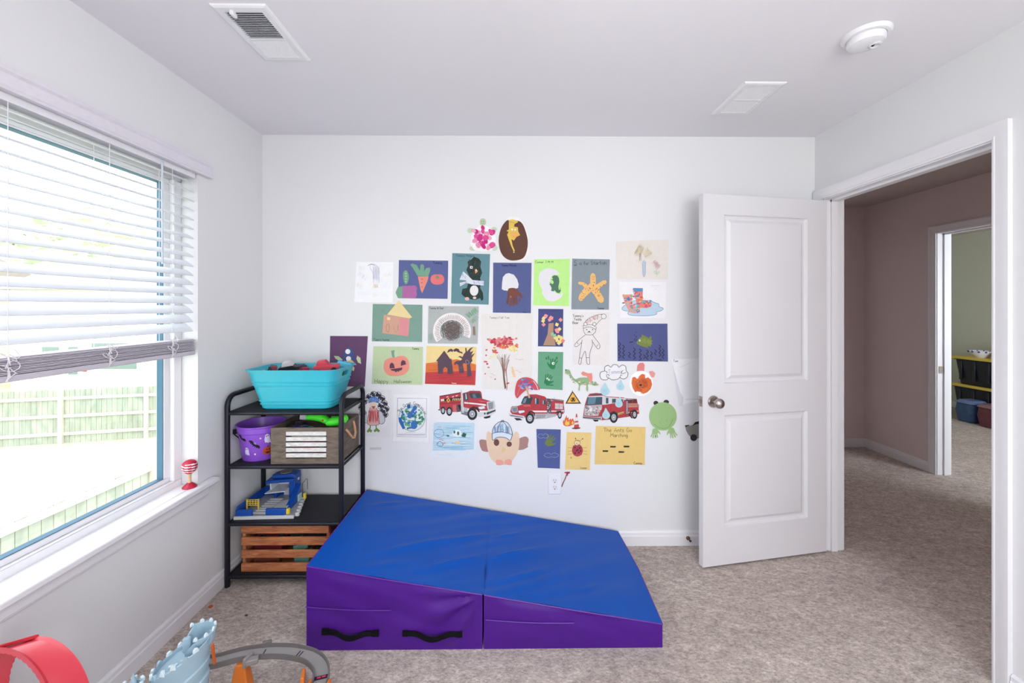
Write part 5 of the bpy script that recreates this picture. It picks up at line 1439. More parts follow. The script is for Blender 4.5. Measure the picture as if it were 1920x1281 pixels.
a.draw('eyes', [('f', ell(556, 174, 8), (236, 232, 226)), ('f', ell(580, 176, 8), (236, 232, 226)), ('f', ell(570, 356, 5), (222, 200, 180)), ('l', [(530, 110), (575, 120)], 3, (170, 136, 50))], 8)

# -- top row
a = Art('crayon_drawing', 'white paper with faint purple and yellow crayon scribbles, top left of the art', 'artwork', 1, (275, 390, 590, 715))
a.sheet([(292, 390), (588, 392), (585, 715), (275, 712)], (240, 240, 246))
it = [('l', [(430, 560), (425, 480), (400, 430), (430, 405), (470, 440), (475, 500), (470, 560)], 2.5, (170, 172, 206), True), ('l', scrib(450, 480, 50, 120, 26, 1), 2, (196, 198, 222)), ('l', scrib(340, 500, 70, 40, 14, 2, .6), 2, (180, 184, 214)), ('l', scrib(335, 440, 40, 34, 14, 3), 2.2, (226, 216, 170)), ('l', scrib(540, 495, 60, 30, 14, 4, -.2), 2.2, (228, 218, 176)), ('l', scrib(315, 580, 50, 40, 14, 5, .4), 2.2, (226, 220, 180)), ('l', scrib(447, 582, 36, 34, 16, 6), 3.4, (232, 180, 120)), ('l', scrib(440, 660, 26, 26, 10, 7), 2.2, (226, 220, 170)), ('l', scrib(380, 640, 160, 26, 26, 8), 1.5, (206, 208, 226)), ('l', [(385, 420), (410, 408), (440, 418)], 4, (120, 126, 160), True), ('l', scrib(500, 560, 120, 60, 18, 9, .3), 1.4, (210, 212, 230))]
a.draw('crayon_marks', it, 1)
a = Art('vegetable_collage', 'navy paper with carrot, tomato, pea pod and beet cut-outs', 'artwork', 1, (605, 375, 1027, 685))
a.sheet([(632, 375), (1027, 380), (1022, 685), (628, 680)], (80, 90, 148))
a.cutout('pea_pod', [([(690, 456), (706, 480), (712, 520), (702, 558), (690, 570), (676, 555), (667, 520), (668, 475)], (108, 156, 128), True)])
a.draw('peas', [('f', ell(689, 482 + i * 22, 7), (150, 196, 150)) for i in range(4)], 4)
a.cutout('carrot', [([(784, 505), (870, 505), (862, 540), (818, 640), (805, 610)], (232, 130, 116))])
a.draw('carrot_lines', [('l', [(810, 527), (826, 527)], 3, (60, 40, 50)), ('l', [(808, 557), (824, 556)], 3, (60, 40, 50)), ('l', [(812, 592), (824, 590)], 3, (60, 40, 50))], 5)
a.cutout('carrot_leaves', [([(780, 500), (745, 440), (724, 412), (740, 402), (775, 415), (800, 460), (805, 415), (818, 405), (834, 420), (834, 465), (850, 440), (880, 434), (884, 458), (866, 505)], (106, 158, 128))], 3)
a.cutout('tomato', [([(940, 490), (975, 492), (994, 520), (988, 555), (950, 572), (905, 565), (887, 540), (890, 508), (912, 492)], (228, 106, 108), True), (ell(940, 513, 16, 12), (122, 140, 92))])
a.cutout('beet', [([(660, 582), (765, 578), (780, 600), (772, 625), (778, 650), (765, 682), (660, 680)], (172, 92, 156), False), ([(625, 590), (662, 584), (660, 680), (625, 678), (606, 635)], (106, 158, 132))])
a.draw('lettering', [('t', 'Tommy', 905, 386, 20, (24, 24, 50))], 2)
a = Art('penguin_painting', 'teal paper with a black painted penguin in a white scarf', 'artwork', 2, (68, 362, 380, 775))
a.sheet([(77, 362), (380, 370), (368, 774), (68, 765)], (88, 134, 146))
PG = (30, 46, 44)
a.draw('penguin', [('f', [(200, 430), (235, 410), (250, 390), (290, 405), (308, 430), (302, 470), (316, 520), (300, 560), (308, 600), (300, 640), (322, 680), (326, 730), (312, 745), (300, 722), (260, 735), (210, 730), (175, 712), (152, 690), (158, 650), (195, 640), (205, 600), (225, 570), (205, 530), (190, 495), (205, 460)], PG), ('l', scrib(250, 470, 90, 110, 22, 11, .2), 8, (44, 62, 60)), ('l', scrib(235, 690, 140, 60, 20, 12, .1), 7, (40, 60, 54)), ('f', ell(252, 662, 34, 42), (226, 222, 226)), ('f', [(220, 465), (242, 467), (240, 487), (219, 485)], (232, 230, 230)), ('f', ell(231, 476, 5), (40, 40, 60)), ('f', [(258, 490), (284, 505), (262, 528)], (230, 150, 90)), ('f', [(268, 488), (276, 500), (266, 504)], (240, 236, 226)), ('f', ell(196, 728, 18, 14), (214, 170, 166)), ('f', ell(256, 720, 14, 10), (222, 190, 180))], 1)
a.cutout('scarf', [([(165, 508), (190, 530), (240, 578), (330, 586), (328, 622), (232, 612), (190, 600), (140, 628), (136, 600), (185, 590), (190, 580), (135, 575)], (212, 218, 232))], 6)
a.draw('scarf_marks', [('l', scrib(285, 600, 80, 24, 16, 13), 3, (120, 110, 190)), ('l', scrib(170, 545, 50, 20, 8, 14, .7), 3, (110, 116, 160)), ('l', scrib(175, 600, 60, 10, 8, 15, -.4), 3, (190, 130, 170))], 9)
a.draw('lettering', [('t', "Tommy's Penguin", 108, 374, 16, (40, 60, 70))], 2)
a = Art('handprint_painting', 'navy paper with a brown handprint under a white dome shape', 'artwork', 2, (402, 438, 712, 842))
a.sheet([(405, 438), (712, 440), (706, 843), (402, 838)], NAVY)
a.cutout('white_dome', [([(482, 555), (505, 528), (530, 522), (570, 535), (596, 570), (608, 610), (604, 640), (575, 650), (540, 665), (490, 660), (473, 650), (476, 600)], (222, 220, 226))])
a.draw('brown_handprint', [('f', smooth_pts(hand(560, 692, 74, pi + .05, 0.45, -1), 2), (112, 58, 48)), ('f', ell(614, 738, 8, 14), (104, 60, 70)), ('f', ell(545, 712, 8, 10), (150, 96, 86))], 5)
a.draw('lettering', [('t', 'Tommy Pelican', 470, 452, 15, (20, 20, 46), 2.6), ('t', 'Tom', 642, 828, 12, (20, 20, 46))], 2)
a = Art('dinosaur_collage', 'lime green paper with a small green dinosaur hatching from a white egg', 'artwork', 2, (725, 408, 1018, 785))
a.sheet([(733, 410), (1018, 408), (1012, 786), (725, 778)], (182, 238, 130))
a.cutout('egg_shell', [([(850, 484), (900, 495), (938, 530), (880, 540), (860, 600), (880, 660), (930, 690), (962, 680), (950, 715), (900, 745), (860, 748), (830, 735), (800, 690), (795, 650), (770, 600), (772, 540), (795, 500)], (222, 218, 226), True)])
a.cutout('dinosaur', [([(874, 552), (890, 540), (918, 542), (930, 560), (934, 590), (930, 612), (926, 630), (930, 658), (938, 655), (940, 640), (932, 628), (942, 640), (945, 665), (935, 682), (915, 680), (895, 658), (890, 668), (868, 665), (872, 640), (862, 620), (850, 612), (862, 610), (852, 596), (872, 606), (880, 612), (890, 596), (882, 580), (866, 572), (884, 570)], (70, 112, 92))], 4)
a.draw('lettering', [('t', 'Connor', 742, 424, 18, (40, 80, 30)), ('t', '7 M M', 822, 424, 18, (40, 80, 30))], 2)
a = Art('starfish_collage', 'grey-blue paper with an orange speckled starfish', 'artwork', 2, (1030, 405, 1338, 815))
a.sheet([(1037, 406), (1338, 412), (1330, 815), (1030, 812)], (128, 140, 150))
a.cutout('starfish', [([(1182, 545), (1188, 528), (1202, 520), (1218, 530), (1226, 560), (1226, 615), (1245, 605), (1280, 582), (1305, 578), (1315, 594), (1300, 612), (1262, 635), (1252, 652), (1270, 690), (1290, 725), (1288, 752), (1266, 762), (1245, 750), (1222, 710), (1190, 668), (1165, 690), (1140, 715), (1122, 740), (1098, 745), (1087, 728), (1092, 700), (1115, 665), (1135, 640), (1118, 618), (1090, 612), (1083, 600), (1092, 590), (1130, 596), (1165, 620), (1180, 600)], (238, 184, 104))])
rn = random.Random(8)
sp = []
for (x0, y0, x1, y1, n_) in ((1135, 600, 1180, 650, 8), (1160, 640, 1210, 665, 10), (1215, 630, 1260, 660, 8), (1210, 660, 1270, 715, 9), (1095, 670, 1140, 740, 9), (1240, 600, 1295, 620, 3), (1190, 590, 1210, 640, 4)):
    for _ in range(n_):
        x, y = rn.uniform(x0, x1), rn.uniform(y0, y1)
        sp.append(('l', [(x, y), (x + rn.uniform(-6, 6), y + rn.uniform(-6, 6))], 7, rn.choice([(180, 60, 40), (206, 80, 40), (150, 50, 60), (210, 130, 50)])))
sp += [('l', ell(1200, 552, 2.5, 2.5, n=8), 2, (120, 80, 40)), ('l', ell(1212, 552, 2.5, 2.5, n=8), 2, (120, 80, 40)), ('l', [(1195, 566), (1205, 574), (1214, 565)], 2.5, (200, 100, 70), True)]
a.draw('speckles', sp, 5)
a.draw('lettering', [('t', 'S', 1052, 422, 36, (50, 56, 66), 3), ('l', [(1050, 462), (1076, 460)], 3, (50, 56, 66)), ('t', 'is for', 1094, 430, 26, (50, 56, 66), 3), ('t', 'Starfish', 1186, 426, 28, (50, 56, 66), 3), ('t', 'Connor', 1240, 795, 15, (30, 34, 44), 2.8)], 2)
a = Art('flower_drawing', 'cream paper with faint yellow, blue and pink crayon flowers, top right of the art', 'artwork', 3, (560, 90, 1045, 462), curl=0.004)
a.sheet([(568, 112), (1050, 95), (1045, 462), (572, 458)], (226, 218, 212))
a.draw('crayon_marks', [('l', scrib(780, 200, 60, 110, 30, 21, .5), 4, (232, 216, 180), True), ('l', scrib(850, 220, 70, 90, 24, 22, .9), 4, (232, 220, 190), True), ('l', scrib(890, 255, 60, 50, 12, 23), 5, (228, 216, 184)), ('l', scrib(788, 255, 20, 80, 12, 24), 4, (196, 184, 168)), ('l', scrib(785, 300, 60, 40, 12, 25), 4, (224, 206, 180)), ('f', [(810, 300), (825, 285), (840, 305), (838, 400), (826, 442), (815, 420)], (178, 188, 210)), ('l', [(808, 310), (814, 415), (826, 440), (838, 400), (840, 300)], 4, (150, 164, 196), True), ('l', scrib(938, 325, 76, 64, 34, 26, .8, .8), 5, (234, 196, 204), True), ('l', [(940, 365), (942, 445)], 4, (166, 206, 170)), ('l', [(942, 415), (916, 398), (930, 385), (942, 410), (960, 388), (964, 402), (944, 416)], 4, (166, 206, 170), True), ('l', scrib(820, 150, 180, 60, 10, 27), 3, (226, 216, 200), True)], 1)

# -- second row
a = Art('house_collage', 'green paper with a pink house and yellow triangular roof', 'artwork', 1, (415, 695, 822, 1030))
a.sheet([(423, 726), (821, 733), (818, 1030), (416, 1025)], (116, 154, 140))
a.cutout('house_wall', [([(512, 812), (718, 840), (708, 986), (500, 960)], (208, 152, 130)), ([(638, 845), (712, 850), (706, 984), (636, 975)], (218, 134, 140)), ([(538, 832), (564, 834), (562, 856), (538, 854)], (236, 206, 150))], 2)
a.cutout('roof', [([(632, 697), (738, 832), (722, 842), (538, 812)], (232, 208, 146))], 5)
a.draw('pencil_marks', [('l', [(530, 905), (545, 885), (556, 905), (552, 940), (535, 945), (530, 905)], 2.5, (150, 100, 86), True), ('l', [(545, 945), (552, 960)], 2, (150, 100, 86)), ('l', [(590, 900), (600, 945), (618, 945), (625, 895), (628, 940)], 2, (164, 112, 96), True), ('l', ell(508, 780, 9, 9, n=10), 2, (96, 120, 110))], 5)
a.draw('lettering', [('t', "Tom's home", 430, 1002, 20, (30, 50, 50), 2.6)], 2)
a = Art('paper_plate_collage', 'grey paper with a half paper plate arch over dark scribbles', 'artwork', 1, (862, 742, 1272, 1048))
a.sheet([(868, 742), (1272, 745), (1262, 1045), (863, 1042)], (172, 176, 176))
it = []
for k in range(9): it.append(('l', scrib(1055 + 8 * sin(k), 935 + 6 * cos(k * 2), 150, 120, 20, 30 + k, k * .7), 2.4, [(70, 74, 80), (104, 96, 96), (110, 84, 78)][k % 3], True))
it += [('l', scrib(1215, 800, 90, 50, 16, 51, -.6), 5, (110, 168, 130), True), ('l', scrib(1235, 850, 60, 40, 12, 52, -.8), 4, (130, 172, 140), True), ('l', scrib(1235, 940, 20, 80, 14, 53), 5, (140, 110, 96)), ('l', scrib(885, 990, 30, 60, 12, 54), 4, (140, 176, 150)), ('l', scrib(940, 800, 120, 60, 10, 55, .4), 2, (160, 168, 164))]
a.draw('crayon_marks', it, 1)
o_ = []
cxp, cyp = 1058, 945
arc_o = [(cxp + 152 * cos(t_) , cyp + 148 * sin(t_)) for t_ in [pi * 0.80 + (1.32 * pi) * i / 30 for i in range(31)]]
arc_i = [(cxp + 98 * cos(t_) , cyp + 90 * sin(t_)) for t_ in [pi * 0.80 + (1.32 * pi) * i / 30 for i in range(31)]][::-1]
a.cutout('plate_rim', [(arc_o + arc_i, (236, 232, 234))], 6)
a.draw('rim_ticks', [('l', [(cxp + (104 + 3 * sin(i * 3)) * cos(t_), cyp + 98 * sin(t_)), (cxp + (138 + 4 * sin(i * 5)) * cos(t_), cyp + (132 + 4 * cos(i)) * sin(t_))], 3, [(134, 78, 70), (150, 60, 50), (120, 96, 92)][i % 3]) for i, t_ in enumerate([pi * 0.83 + (1.27 * pi) * i / 40 for i in range(41)])], 9)
a.draw('lettering', [('t', 'Tommy & Dad', 876, 752, 15, (40, 44, 44), 2.4)], 2)
a = Art('finger_paint_tree', 'large white sheet with a finger-painted autumn tree of red and yellow leaves', 'artwork', 5, (600, -260, 1075, 465), curl=0.005)
a.sheet([(602, -252), (1075, -255), (1068, 465), (612, 440)], (226, 220, 218))
it = [('l', [(795, 150), (805, 250), (812, 350), (825, 440)], 12, (120, 82, 72), True), ('l', [(860, 170), (835, 260), (842, 380), (838, 450)], 7, (150, 116, 108), True), ('l', [(820, 120), (815, 300), (832, 430)], 6, (104, 70, 64), True)]
for k in range(16):
    it.append(('l', [(800 + k * 2, 260 + (k % 4) * 20), (775 + k * 5, 190), (735 + k * 9, 110 + (k * 37) % 50)], 2.2, (140, 106, 100), True))
rn = random.Random(12)
def dab(x, y, r_, c): it.append(('f', blob(x, y, r_ * rn.uniform(.8, 1.4), r_ * rn.uniform(.6, 1.1), rn.randint(0, 9999), .3, 8), c))
for k in range(75):
    x = rn.gauss(0, 1); dab(800 + x * 50, 10 + rn.gauss(0, 24) - abs(x) * 2, 13, rn.choice([(196, 44, 62), (206, 60, 76), (222, 120, 124), (196, 56, 70)]))
for k in range(26): dab(rn.uniform(715, 940), rn.uniform(30, 62), 10, rn.choice([(226, 110, 60), (232, 140, 66), (214, 80, 60)]))
for k in range(14): dab(rn.uniform(860, 930), rn.uniform(50, 90), 10, rn.choice([(234, 208, 104), (238, 216, 130)]))
for k in range(10): dab(rn.uniform(700, 760), rn.uniform(80, 110), 9, (214, 84, 70))
for (x, y) in ((652, 80), (648, 130), (636, 188), (658, 208), (672, 240), (640, 300), (650, 190), (730, 350), (855, 385), (845, 390), (830, 265), (690, 150)): dab(x, y, 9, rn.choice([(190, 60, 76), (206, 100, 104)]))
for (x, y) in ((720, 140), (690, 150), (735, 130)): dab(x, y, 12, (232, 222, 160))
for k in range(7): dab(890 + k * 3, 245 + k * 13, 10, (236, 196, 140))
for (x, y) in ((930, 165), (960, 172), (980, 165), (700, 300), (720, 312), (690, 330), (930, 270), (960, 285)): it.append(('l', [(x - 14, y - 3), (x + 14, y + 3)], 3, (216, 150, 150)))
a.draw('finger_paint', it, 1)
a.draw('lettering', [('t', "Tommy's Fall Tree", 680, -228, 18, (90, 84, 84), 2.4)], 1)
a = Art('autumn_tree_collage', 'small navy sheet with a brown paper tree and pink and yellow square leaves', 'artwork', 2, (765, 808, 972, 1110))
a.sheet([(766, 808), (966, 810), (962, 1110), (763, 1108)], (60, 66, 124))
a.cutout('tree_trunk', [([(848, 925), (888, 920), (886, 1000), (905, 1102), (804, 1100), (840, 1010)], (176, 132, 104))])
sq = []
rn = random.Random(5)
for (x, y, c) in ((822, 868, 0), (808, 885, 1), (804, 905, 1), (808, 934, 0), (828, 865, 0), (866, 878, 0), (856, 896, 0), (872, 882, 0), (944, 896, 0), (914, 934, 1), (934, 970, 1), (910, 978, 0), (920, 990, 0), (878, 1010, 2), (900, 1035, 1), (930, 1030, 1), (950, 1055, 1), (915, 1060, 1), (940, 1070, 1), (930, 1082, 1), (962, 1064, 3), (896, 1022, 2), (908, 1045, 1), (948, 1040, 1)):
    r_ = rn.uniform(-.5, .9); s_ = 13
    sq.append(([(x + s_ * 1.35 * cos(r_ + q_ * pi / 2 + .78), y + s_ * 1.35 * sin(r_ + q_ * pi / 2 + .78)) for q_ in range(4)], [(236, 140, 146), (238, 212, 120), (140, 190, 150), (236, 120, 120)][c]))
mb = MB(); mats = []
for k_, (p_, c_2) in enumerate(sq):
    m_ = paper(c_2)
    if m_ not in mats: mats.append(m_)
    a._poly(mb, p_, 4 + 0.3 * k_, mats.index(m_), False)
mb.keep = True; mb.build('paper_leaves', mats, a.t, smooth=0)
a = Art('teddy_bear_drawing', 'white sheet with a black outline teddy bear wearing a santa hat', 'artwork', 3, (160, 765, 510, 1255), curl=0.006)
a.sheet([(168, 770), (508, 765), (498, 1255), (172, 1250)], (228, 222, 222))
K_ = (52, 48, 52); W_ = 3.6
a.draw('bear_outline', [('l', scrib(350, 830, 130, 40, 22, 61, -.4), 4, (216, 160, 160), True), ('l', [(270, 885), (285, 850), (330, 815), (400, 790), (440, 785)], W_, K_, True), ('l', [(385, 880), (410, 850), (438, 825)], W_, K_, True), ('f', ell(452, 805, 23), (230, 224, 224)), ('l', ell(452, 805, 23), W_, K_, False, True), ('l', [(262, 890), (300, 882), (345, 884), (385, 905)], W_, K_, True), ('l', [(266, 915), (320, 902), (378, 925)], W_, K_, True), ('l', [(262, 890), (264, 915)], W_, K_), ('l', [(385, 905), (380, 925)], W_, K_), ('f', ell(284, 876, 16), (230, 224, 224)), ('l', ell(284, 876, 16), W_, K_, False, True), ('f', ell(366, 876, 16), (230, 224, 224)), ('l', ell(366, 876, 16), W_, K_, False, True),
 ('l', [(266, 915), (268, 945), (285, 970), (318, 976), (350, 972), (374, 950), (380, 925)], W_, K_, True), ('f', ell(295, 927, 5), K_), ('f', ell(350, 927, 5), K_), ('f', ell(318, 945, 8, 5), K_), ('l', [(298, 958), (318, 950), (340, 958)], 2.8, K_, True),
 ('l', [(285, 975), (250, 1000), (205, 1040), (185, 1065), (188, 1082), (210, 1080), (248, 1045)], W_, K_, True), ('l', [(252, 1020), (245, 1080), (235, 1130), (228, 1185), (220, 1235), (240, 1245), (250, 1190), (270, 1140), (282, 1128), (290, 1180), (298, 1240), (322, 1242), (320, 1180), (330, 1120), (348, 1070), (345, 1020)], W_, K_, True), ('l', [(350, 975), (375, 1010), (415, 1065), (412, 1098), (392, 1100), (350, 1040)], W_, K_, True), ('l', [(205, 1045), (218, 1062)], W_, K_), ('l', [(385, 1085), (402, 1062)], W_, K_), ('l', [(226, 1185), (250, 1190)], W_, K_), ('l', [(290, 1185), (320, 1186)], W_, K_)], 1)
a.draw('lettering', [('t', "Tommy's", 166, 788, 22, (52, 48, 52), 3.2), ('t', 'Teddy', 178, 820, 22, (52, 48, 52), 3.2), ('t', 'Bear', 166, 852, 22, (52, 48, 52), 3.2)], 1)
a = Art('rain_boot_print', 'white sheet with bright mosaic rain boots in a blue puddle', 'artwork', 3, (590, 485, 1030, 822))
a.sheet([(596, 485), (1030, 488), (1024, 822), (604, 816)], (236, 234, 238))
PUD = (178, 204, 226); PK = (72, 120, 160)
pud = smooth_pts([(620, 730), (650, 702), (710, 690), (720, 664), (790, 655), (870, 660), (930, 680), (960, 690), (965, 715), (1002, 730), (985, 752), (940, 765), (940, 785), (880, 798), (780, 800), (690, 792), (675, 770), (690, 758), (640, 752)])
it = [('f', pud, PUD), ('l', pud, 4, PK, False, True), ('f', [(722, 542), (815, 545), (812, 650), (895, 680), (890, 715), (850, 730), (770, 722), (755, 690), (740, 590)], (226, 120, 110)), ('f', [(622, 605), (718, 600), (712, 690), (790, 742), (790, 765), (740, 778), (690, 765), (650, 690), (638, 650)], (220, 150, 140))]
rn = random.Random(31)
for (x0, y0, x1, y1, n_) in ((728, 548, 808, 640, 26), (755, 645, 890, 718, 34), (632, 608, 710, 685, 22), (690, 690, 785, 768, 22)):
    for _ in range(n_):
        x, y = rn.uniform(x0, x1), rn.uniform(y0, y1)
        it.append(('f', blob(x, y, rn.uniform(6, 16), rn.uniform(4, 9), rn.randint(0, 999), .25, 7), rn.choice([(60, 130, 196), (206, 60, 100), (240, 150, 70), (236, 190, 110), (210, 70, 80), (90, 180, 190), (190, 70, 120), (240, 120, 90), (96, 206, 196)])))
it += [('f', ell(740, 562, 14), (240, 170, 60)), ('f', ell(768, 752, 13), (50, 120, 190)), ('f', ell(768, 752, 5), (230, 226, 226)), ('f', ell(684, 648, 13), (50, 120, 180)), ('f', [(728, 543), (812, 545), (808, 575), (730, 572)], (64, 132, 190)), ('l', [(882, 520), (970, 518)], 2, (170, 170, 180)), ('l', [(886, 535), (964, 533)], 1.5, (190, 190, 198)), ('l', [(920, 552), (940, 551)], 3, (190, 190, 200))]
a.draw('print', it, 1)
a = Art('fish_painting', 'navy paper with a green fish print above wavy dark seaweed lines', 'artwork', 3, (577, 870, 1046, 1222))
a.sheet([(578, 872), (1041, 872), (1046, 1222), (580, 1218)], (70, 78, 136))
it = [('f', [(752, 1050), (775, 1015), (805, 990), (800, 972), (832, 985), (870, 1005), (885, 985), (896, 1000), (888, 1022), (905, 1030), (892, 1045), (905, 1060), (885, 1068), (892, 1085), (850, 1078), (872, 1100), (838, 1090), (800, 1078), (770, 1065)], (112, 128, 52)), ('l', scrib(835, 1035, 120, 50, 20, 71, .2), 4, (128, 142, 66), True), ('f', ell(783, 1028, 9, 9), (230, 228, 226)), ('f', ell(779, 1030, 4), (30, 30, 40)), ('l', ell(745, 1022, 12, 9), 4, (28, 28, 50), False, True), ('f', ell(735, 978, 5), (36, 36, 66)), ('f', ell(752, 950, 4), (36, 36, 66)), ('f', ell(752, 992, 6), (36, 36, 66)), ('l', [(690, 1046), (724, 1038)], 7, (28, 28, 50)), ('l', [(770, 1048), (785, 1046)], 3, (50, 60, 30))]
for i, (x, y0_, y1_) in enumerate(((600, 1045, 1205), (635, 1070, 1208), (690, 1135, 1205), (735, 1095, 1212), (790, 1105, 1215), (828, 1160, 1205), (855, 1115, 1205), (893, 1130, 1205), (930, 1110, 1170), (970, 1068, 1190), (1000, 1105, 1205))):
    n_ = int((y1_ - y0_) / 18)
    it.append(('l', [(x + 9 * (1 if k % 2 else -1), y0_ + k * 18) for k in range(n_ + 1)], 6.5, (36, 28, 52), True))
it.append(('t', 'Tommy', 930, 1196, 16, (30, 28, 50), 3))
a.draw('sea_painting', it, 1)

# -- third row
a = Art('rocket_collage', 'dark purple paper with a blue rocket, partly behind the turquoise tub', 'artwork', 4, (76, 128, 384, 535))
a.sheet([(82, 128), (384, 130), (360, 535), (76, 530)], (92, 56, 96))
a.cutout('rocket', [([(232, 212), (262, 240), (278, 280), (280, 330), (190, 330), (184, 290), (200, 245)], (58, 74, 132)), (ell(224, 253, 20), (236, 234, 236)), (ell(230, 310, 20), (236, 234, 236))])
a.cutout('flame', [([(160, 340), (200, 330), (255, 320), (295, 360), (262, 360), (278, 385), (270, 410), (245, 390), (200, 375)], (222, 192, 138))], 4)
a.cutout('fins', [([(113, 288), (150, 290), (185, 320), (150, 326), (125, 310)], (182, 196, 152)), ([(300, 285), (325, 305), (330, 352), (305, 340), (292, 310)], (190, 204, 160))])
a = Art('pumpkin_collage', 'pale green paper with a smiling pink-orange pumpkin', 'artwork', 4, (415, 210, 825, 520))
a.sheet([(428, 210), (825, 216), (820, 520), (415, 512)], (186, 206, 158))
a.cutout('pumpkin', [([(560, 305), (600, 300), (640, 288), (680, 292), (708, 320), (716, 370), (705, 410), (670, 438), (610, 450), (555, 445), (520, 415), (510, 370), (522, 325)], (236, 136, 118), True)])
a.cutout('stem', [([(570, 248), (598, 240), (594, 270), (600, 300), (580, 300)], (118, 152, 128))])
FC = (92, 50, 74)
a.cutout('pumpkin_face', [([(558, 388), (560, 355), (575, 340), (592, 352), (600, 386)], FC), ([(648, 368), (650, 335), (664, 320), (684, 330), (690, 355)], FC), ([(565, 395), (662, 380), (655, 402), (635, 406), (632, 416), (618, 408), (612, 420), (600, 410), (575, 405)], FC)], 5)
a.draw('lettering', [('t', 'Happy', 440, 472, 34, (70, 84, 60), 3), ('t', 'Halloween', 594, 478, 27, (70, 84, 60), 3), ('t', 'Tommy', 738, 222, 15, (40, 50, 40), 2.6)], 2)
a = Art('haunted_house_collage', 'yellow, orange and red painted sheet with a dark haunted house and tree', 'artwork', 5, (82, 42, 560, 408), curl=0.0)
a.sheet([(98, 42), (560, 52), (548, 408), (82, 395)], (238, 208, 136))
a.draw('painted_ground', [('f', [(92, 205), (200, 190), (330, 172), (380, 165), (440, 185), (520, 205), (556, 215), (548, 405), (83, 393)], (226, 104, 44)), ('f', [(88, 288), (200, 282), (350, 278), (552, 270), (548, 405), (83, 393)], (196, 52, 56))] + hatch(90, 215, 540, 275, 12, (210, 86, 40), 3, 81, -.03) + hatch(88, 295, 540, 395, 18, (178, 40, 50), 3, 82, -.02) + hatch(92, 190, 400, 210, 5, (232, 130, 60), 3, 83, -.03), 0.6)
DK = (84, 62, 76)
a.cutout('haunted_house', [([(262, 86), (318, 165), (328, 158), (345, 300), (292, 302), (290, 250), (270, 235), (252, 255), (250, 300), (206, 300), (200, 185), (186, 182)], DK)], 6)
a.cutout('spooky_tree', [([(440, 120), (458, 100), (455, 60), (466, 62), (470, 95), (500, 65), (530, 52), (500, 88), (505, 102), (530, 85), (510, 130), (545, 108), (515, 155), (522, 180), (500, 210), (515, 320), (475, 328), (470, 210), (440, 200), (432, 215), (446, 290), (400, 296), (392, 220), (372, 205), (360, 225), (352, 200), (375, 182), (410, 178), (428, 165), (400, 145), (385, 150), (405, 135), (430, 145), (438, 130)], DK)], 6)
a.cutout('crescent_bats', [([(288, 105), (300, 78), (325, 68), (345, 80), (340, 98), (318, 92), (305, 100)], DK), ([(345, 80), (370, 64), (395, 72), (405, 92), (428, 100), (432, 118), (415, 108), (395, 105), (375, 92), (352, 96)], DK)], 6)
a.draw('crayon_windows', [('l', [(402, 235), (425, 232), (428, 265), (406, 268), (402, 235)], 3, (110, 80, 130)), ('l', ell(475, 192, 14, 20, -.6), 3, (170, 150, 190), False, True), ('l', [(404, 248), (426, 246)], 2, (150, 120, 170)), ('t', 'Tommy', 330, 380, 12, (238, 220, 220), 2.6)], 8)
a = Art('green_handprint_painting', 'small green sheet with two darker green handprints with eyes', 'artwork', 5, (1128, 95, 1360, 450))
a.sheet([(1130, 96), (1360, 100), (1354, 450), (1124, 438)], (92, 158, 122))
HG = (32, 124, 70)
def hp2(x, y, s_, r_, mir):
    return [('f', smooth_pts(hand(x, y, s_, r_, 1.0, mir), 2), HG)]
it = hp2(1262, 222, 50, 0.25, -1) + [('l', [(1228, 172), (1222, 135)], 11, HG), ('f', ell(1205, 158, 8, 12), HG), ('f', ell(1300, 155, 9, 12), HG), ('f', ell(1268, 205, 13, 13), (234, 232, 232)), ('f', ell(1272, 206, 5), (30, 40, 30))]
a.draw('green_handprint', it, 1)
it = hp2(1215, 365, 50, 0.3, 1) + [('f', ell(1213, 345, 9), (234, 232, 232)), ('f', ell(1230, 356, 9), (234, 232, 232)), ('f', ell(1214, 347, 4), (30, 40, 30)), ('f', ell(1232, 357, 4), (30, 40, 30)), ('l', [(1200, 402), (1270, 406)], 12, HG)]
a.draw('green_handprint', it, 1)

# -- cut-outs to the right of the green handprints
a = Art('painted_dinosaur', 'green painted long-necked dinosaur cut-out with a coral pink frill', 'artwork', 6, (275, 148, 600, 362))
a.cutout('dinosaur_paper', [([(275, 158), (300, 148), (330, 160), (345, 200), (375, 235), (410, 222), (450, 215), (490, 222), (520, 250), (560, 275), (598, 290), (595, 312), (545, 305), (500, 300), (495, 355), (462, 360), (455, 310), (425, 310), (420, 350), (392, 348), (392, 290), (355, 262), (325, 225), (305, 205), (280, 205), (272, 180)], (226, 224, 220), True)], 1)
it = [('f', [(283, 165), (300, 155), (325, 165), (340, 205), (372, 242), (410, 230), (480, 228), (515, 255), (580, 290), (540, 300), (490, 285), (488, 335), (480, 352), (468, 330), (468, 296), (420, 296), (412, 340), (400, 338), (402, 285), (360, 255), (325, 210), (305, 192), (285, 195)], (140, 176, 124), True)]
rn = random.Random(41)
for k in range(60):
    t_ = rn.random(); x = 300 + 260 * t_; y = 180 + (80 if t_ > .25 else 320 * t_) + rn.uniform(-16, 16) + 20 * t_
    it.append(('f', blob(x, y, 9, 6, k, .3, 7), rn.choice([(110, 160, 96), (158, 188, 140), (206, 214, 190), (126, 166, 120), (180, 150, 120)])))
it.append(('f', ell(288, 160, 6), (50, 44, 44)))
a.draw('green_paint', it, 2.2)
a.cutout('pink_frill', [([(425, 190), (440, 172), (465, 182), (490, 190), (520, 188), (525, 235), (520, 275), (500, 268), (490, 240), (470, 212), (440, 210)], (236, 134, 122))], 7)
a = Art('cloud_drawing', 'white cloud cut-out with black curly outline and name in pencil', 'artwork', 6, (585, 112, 848, 250))
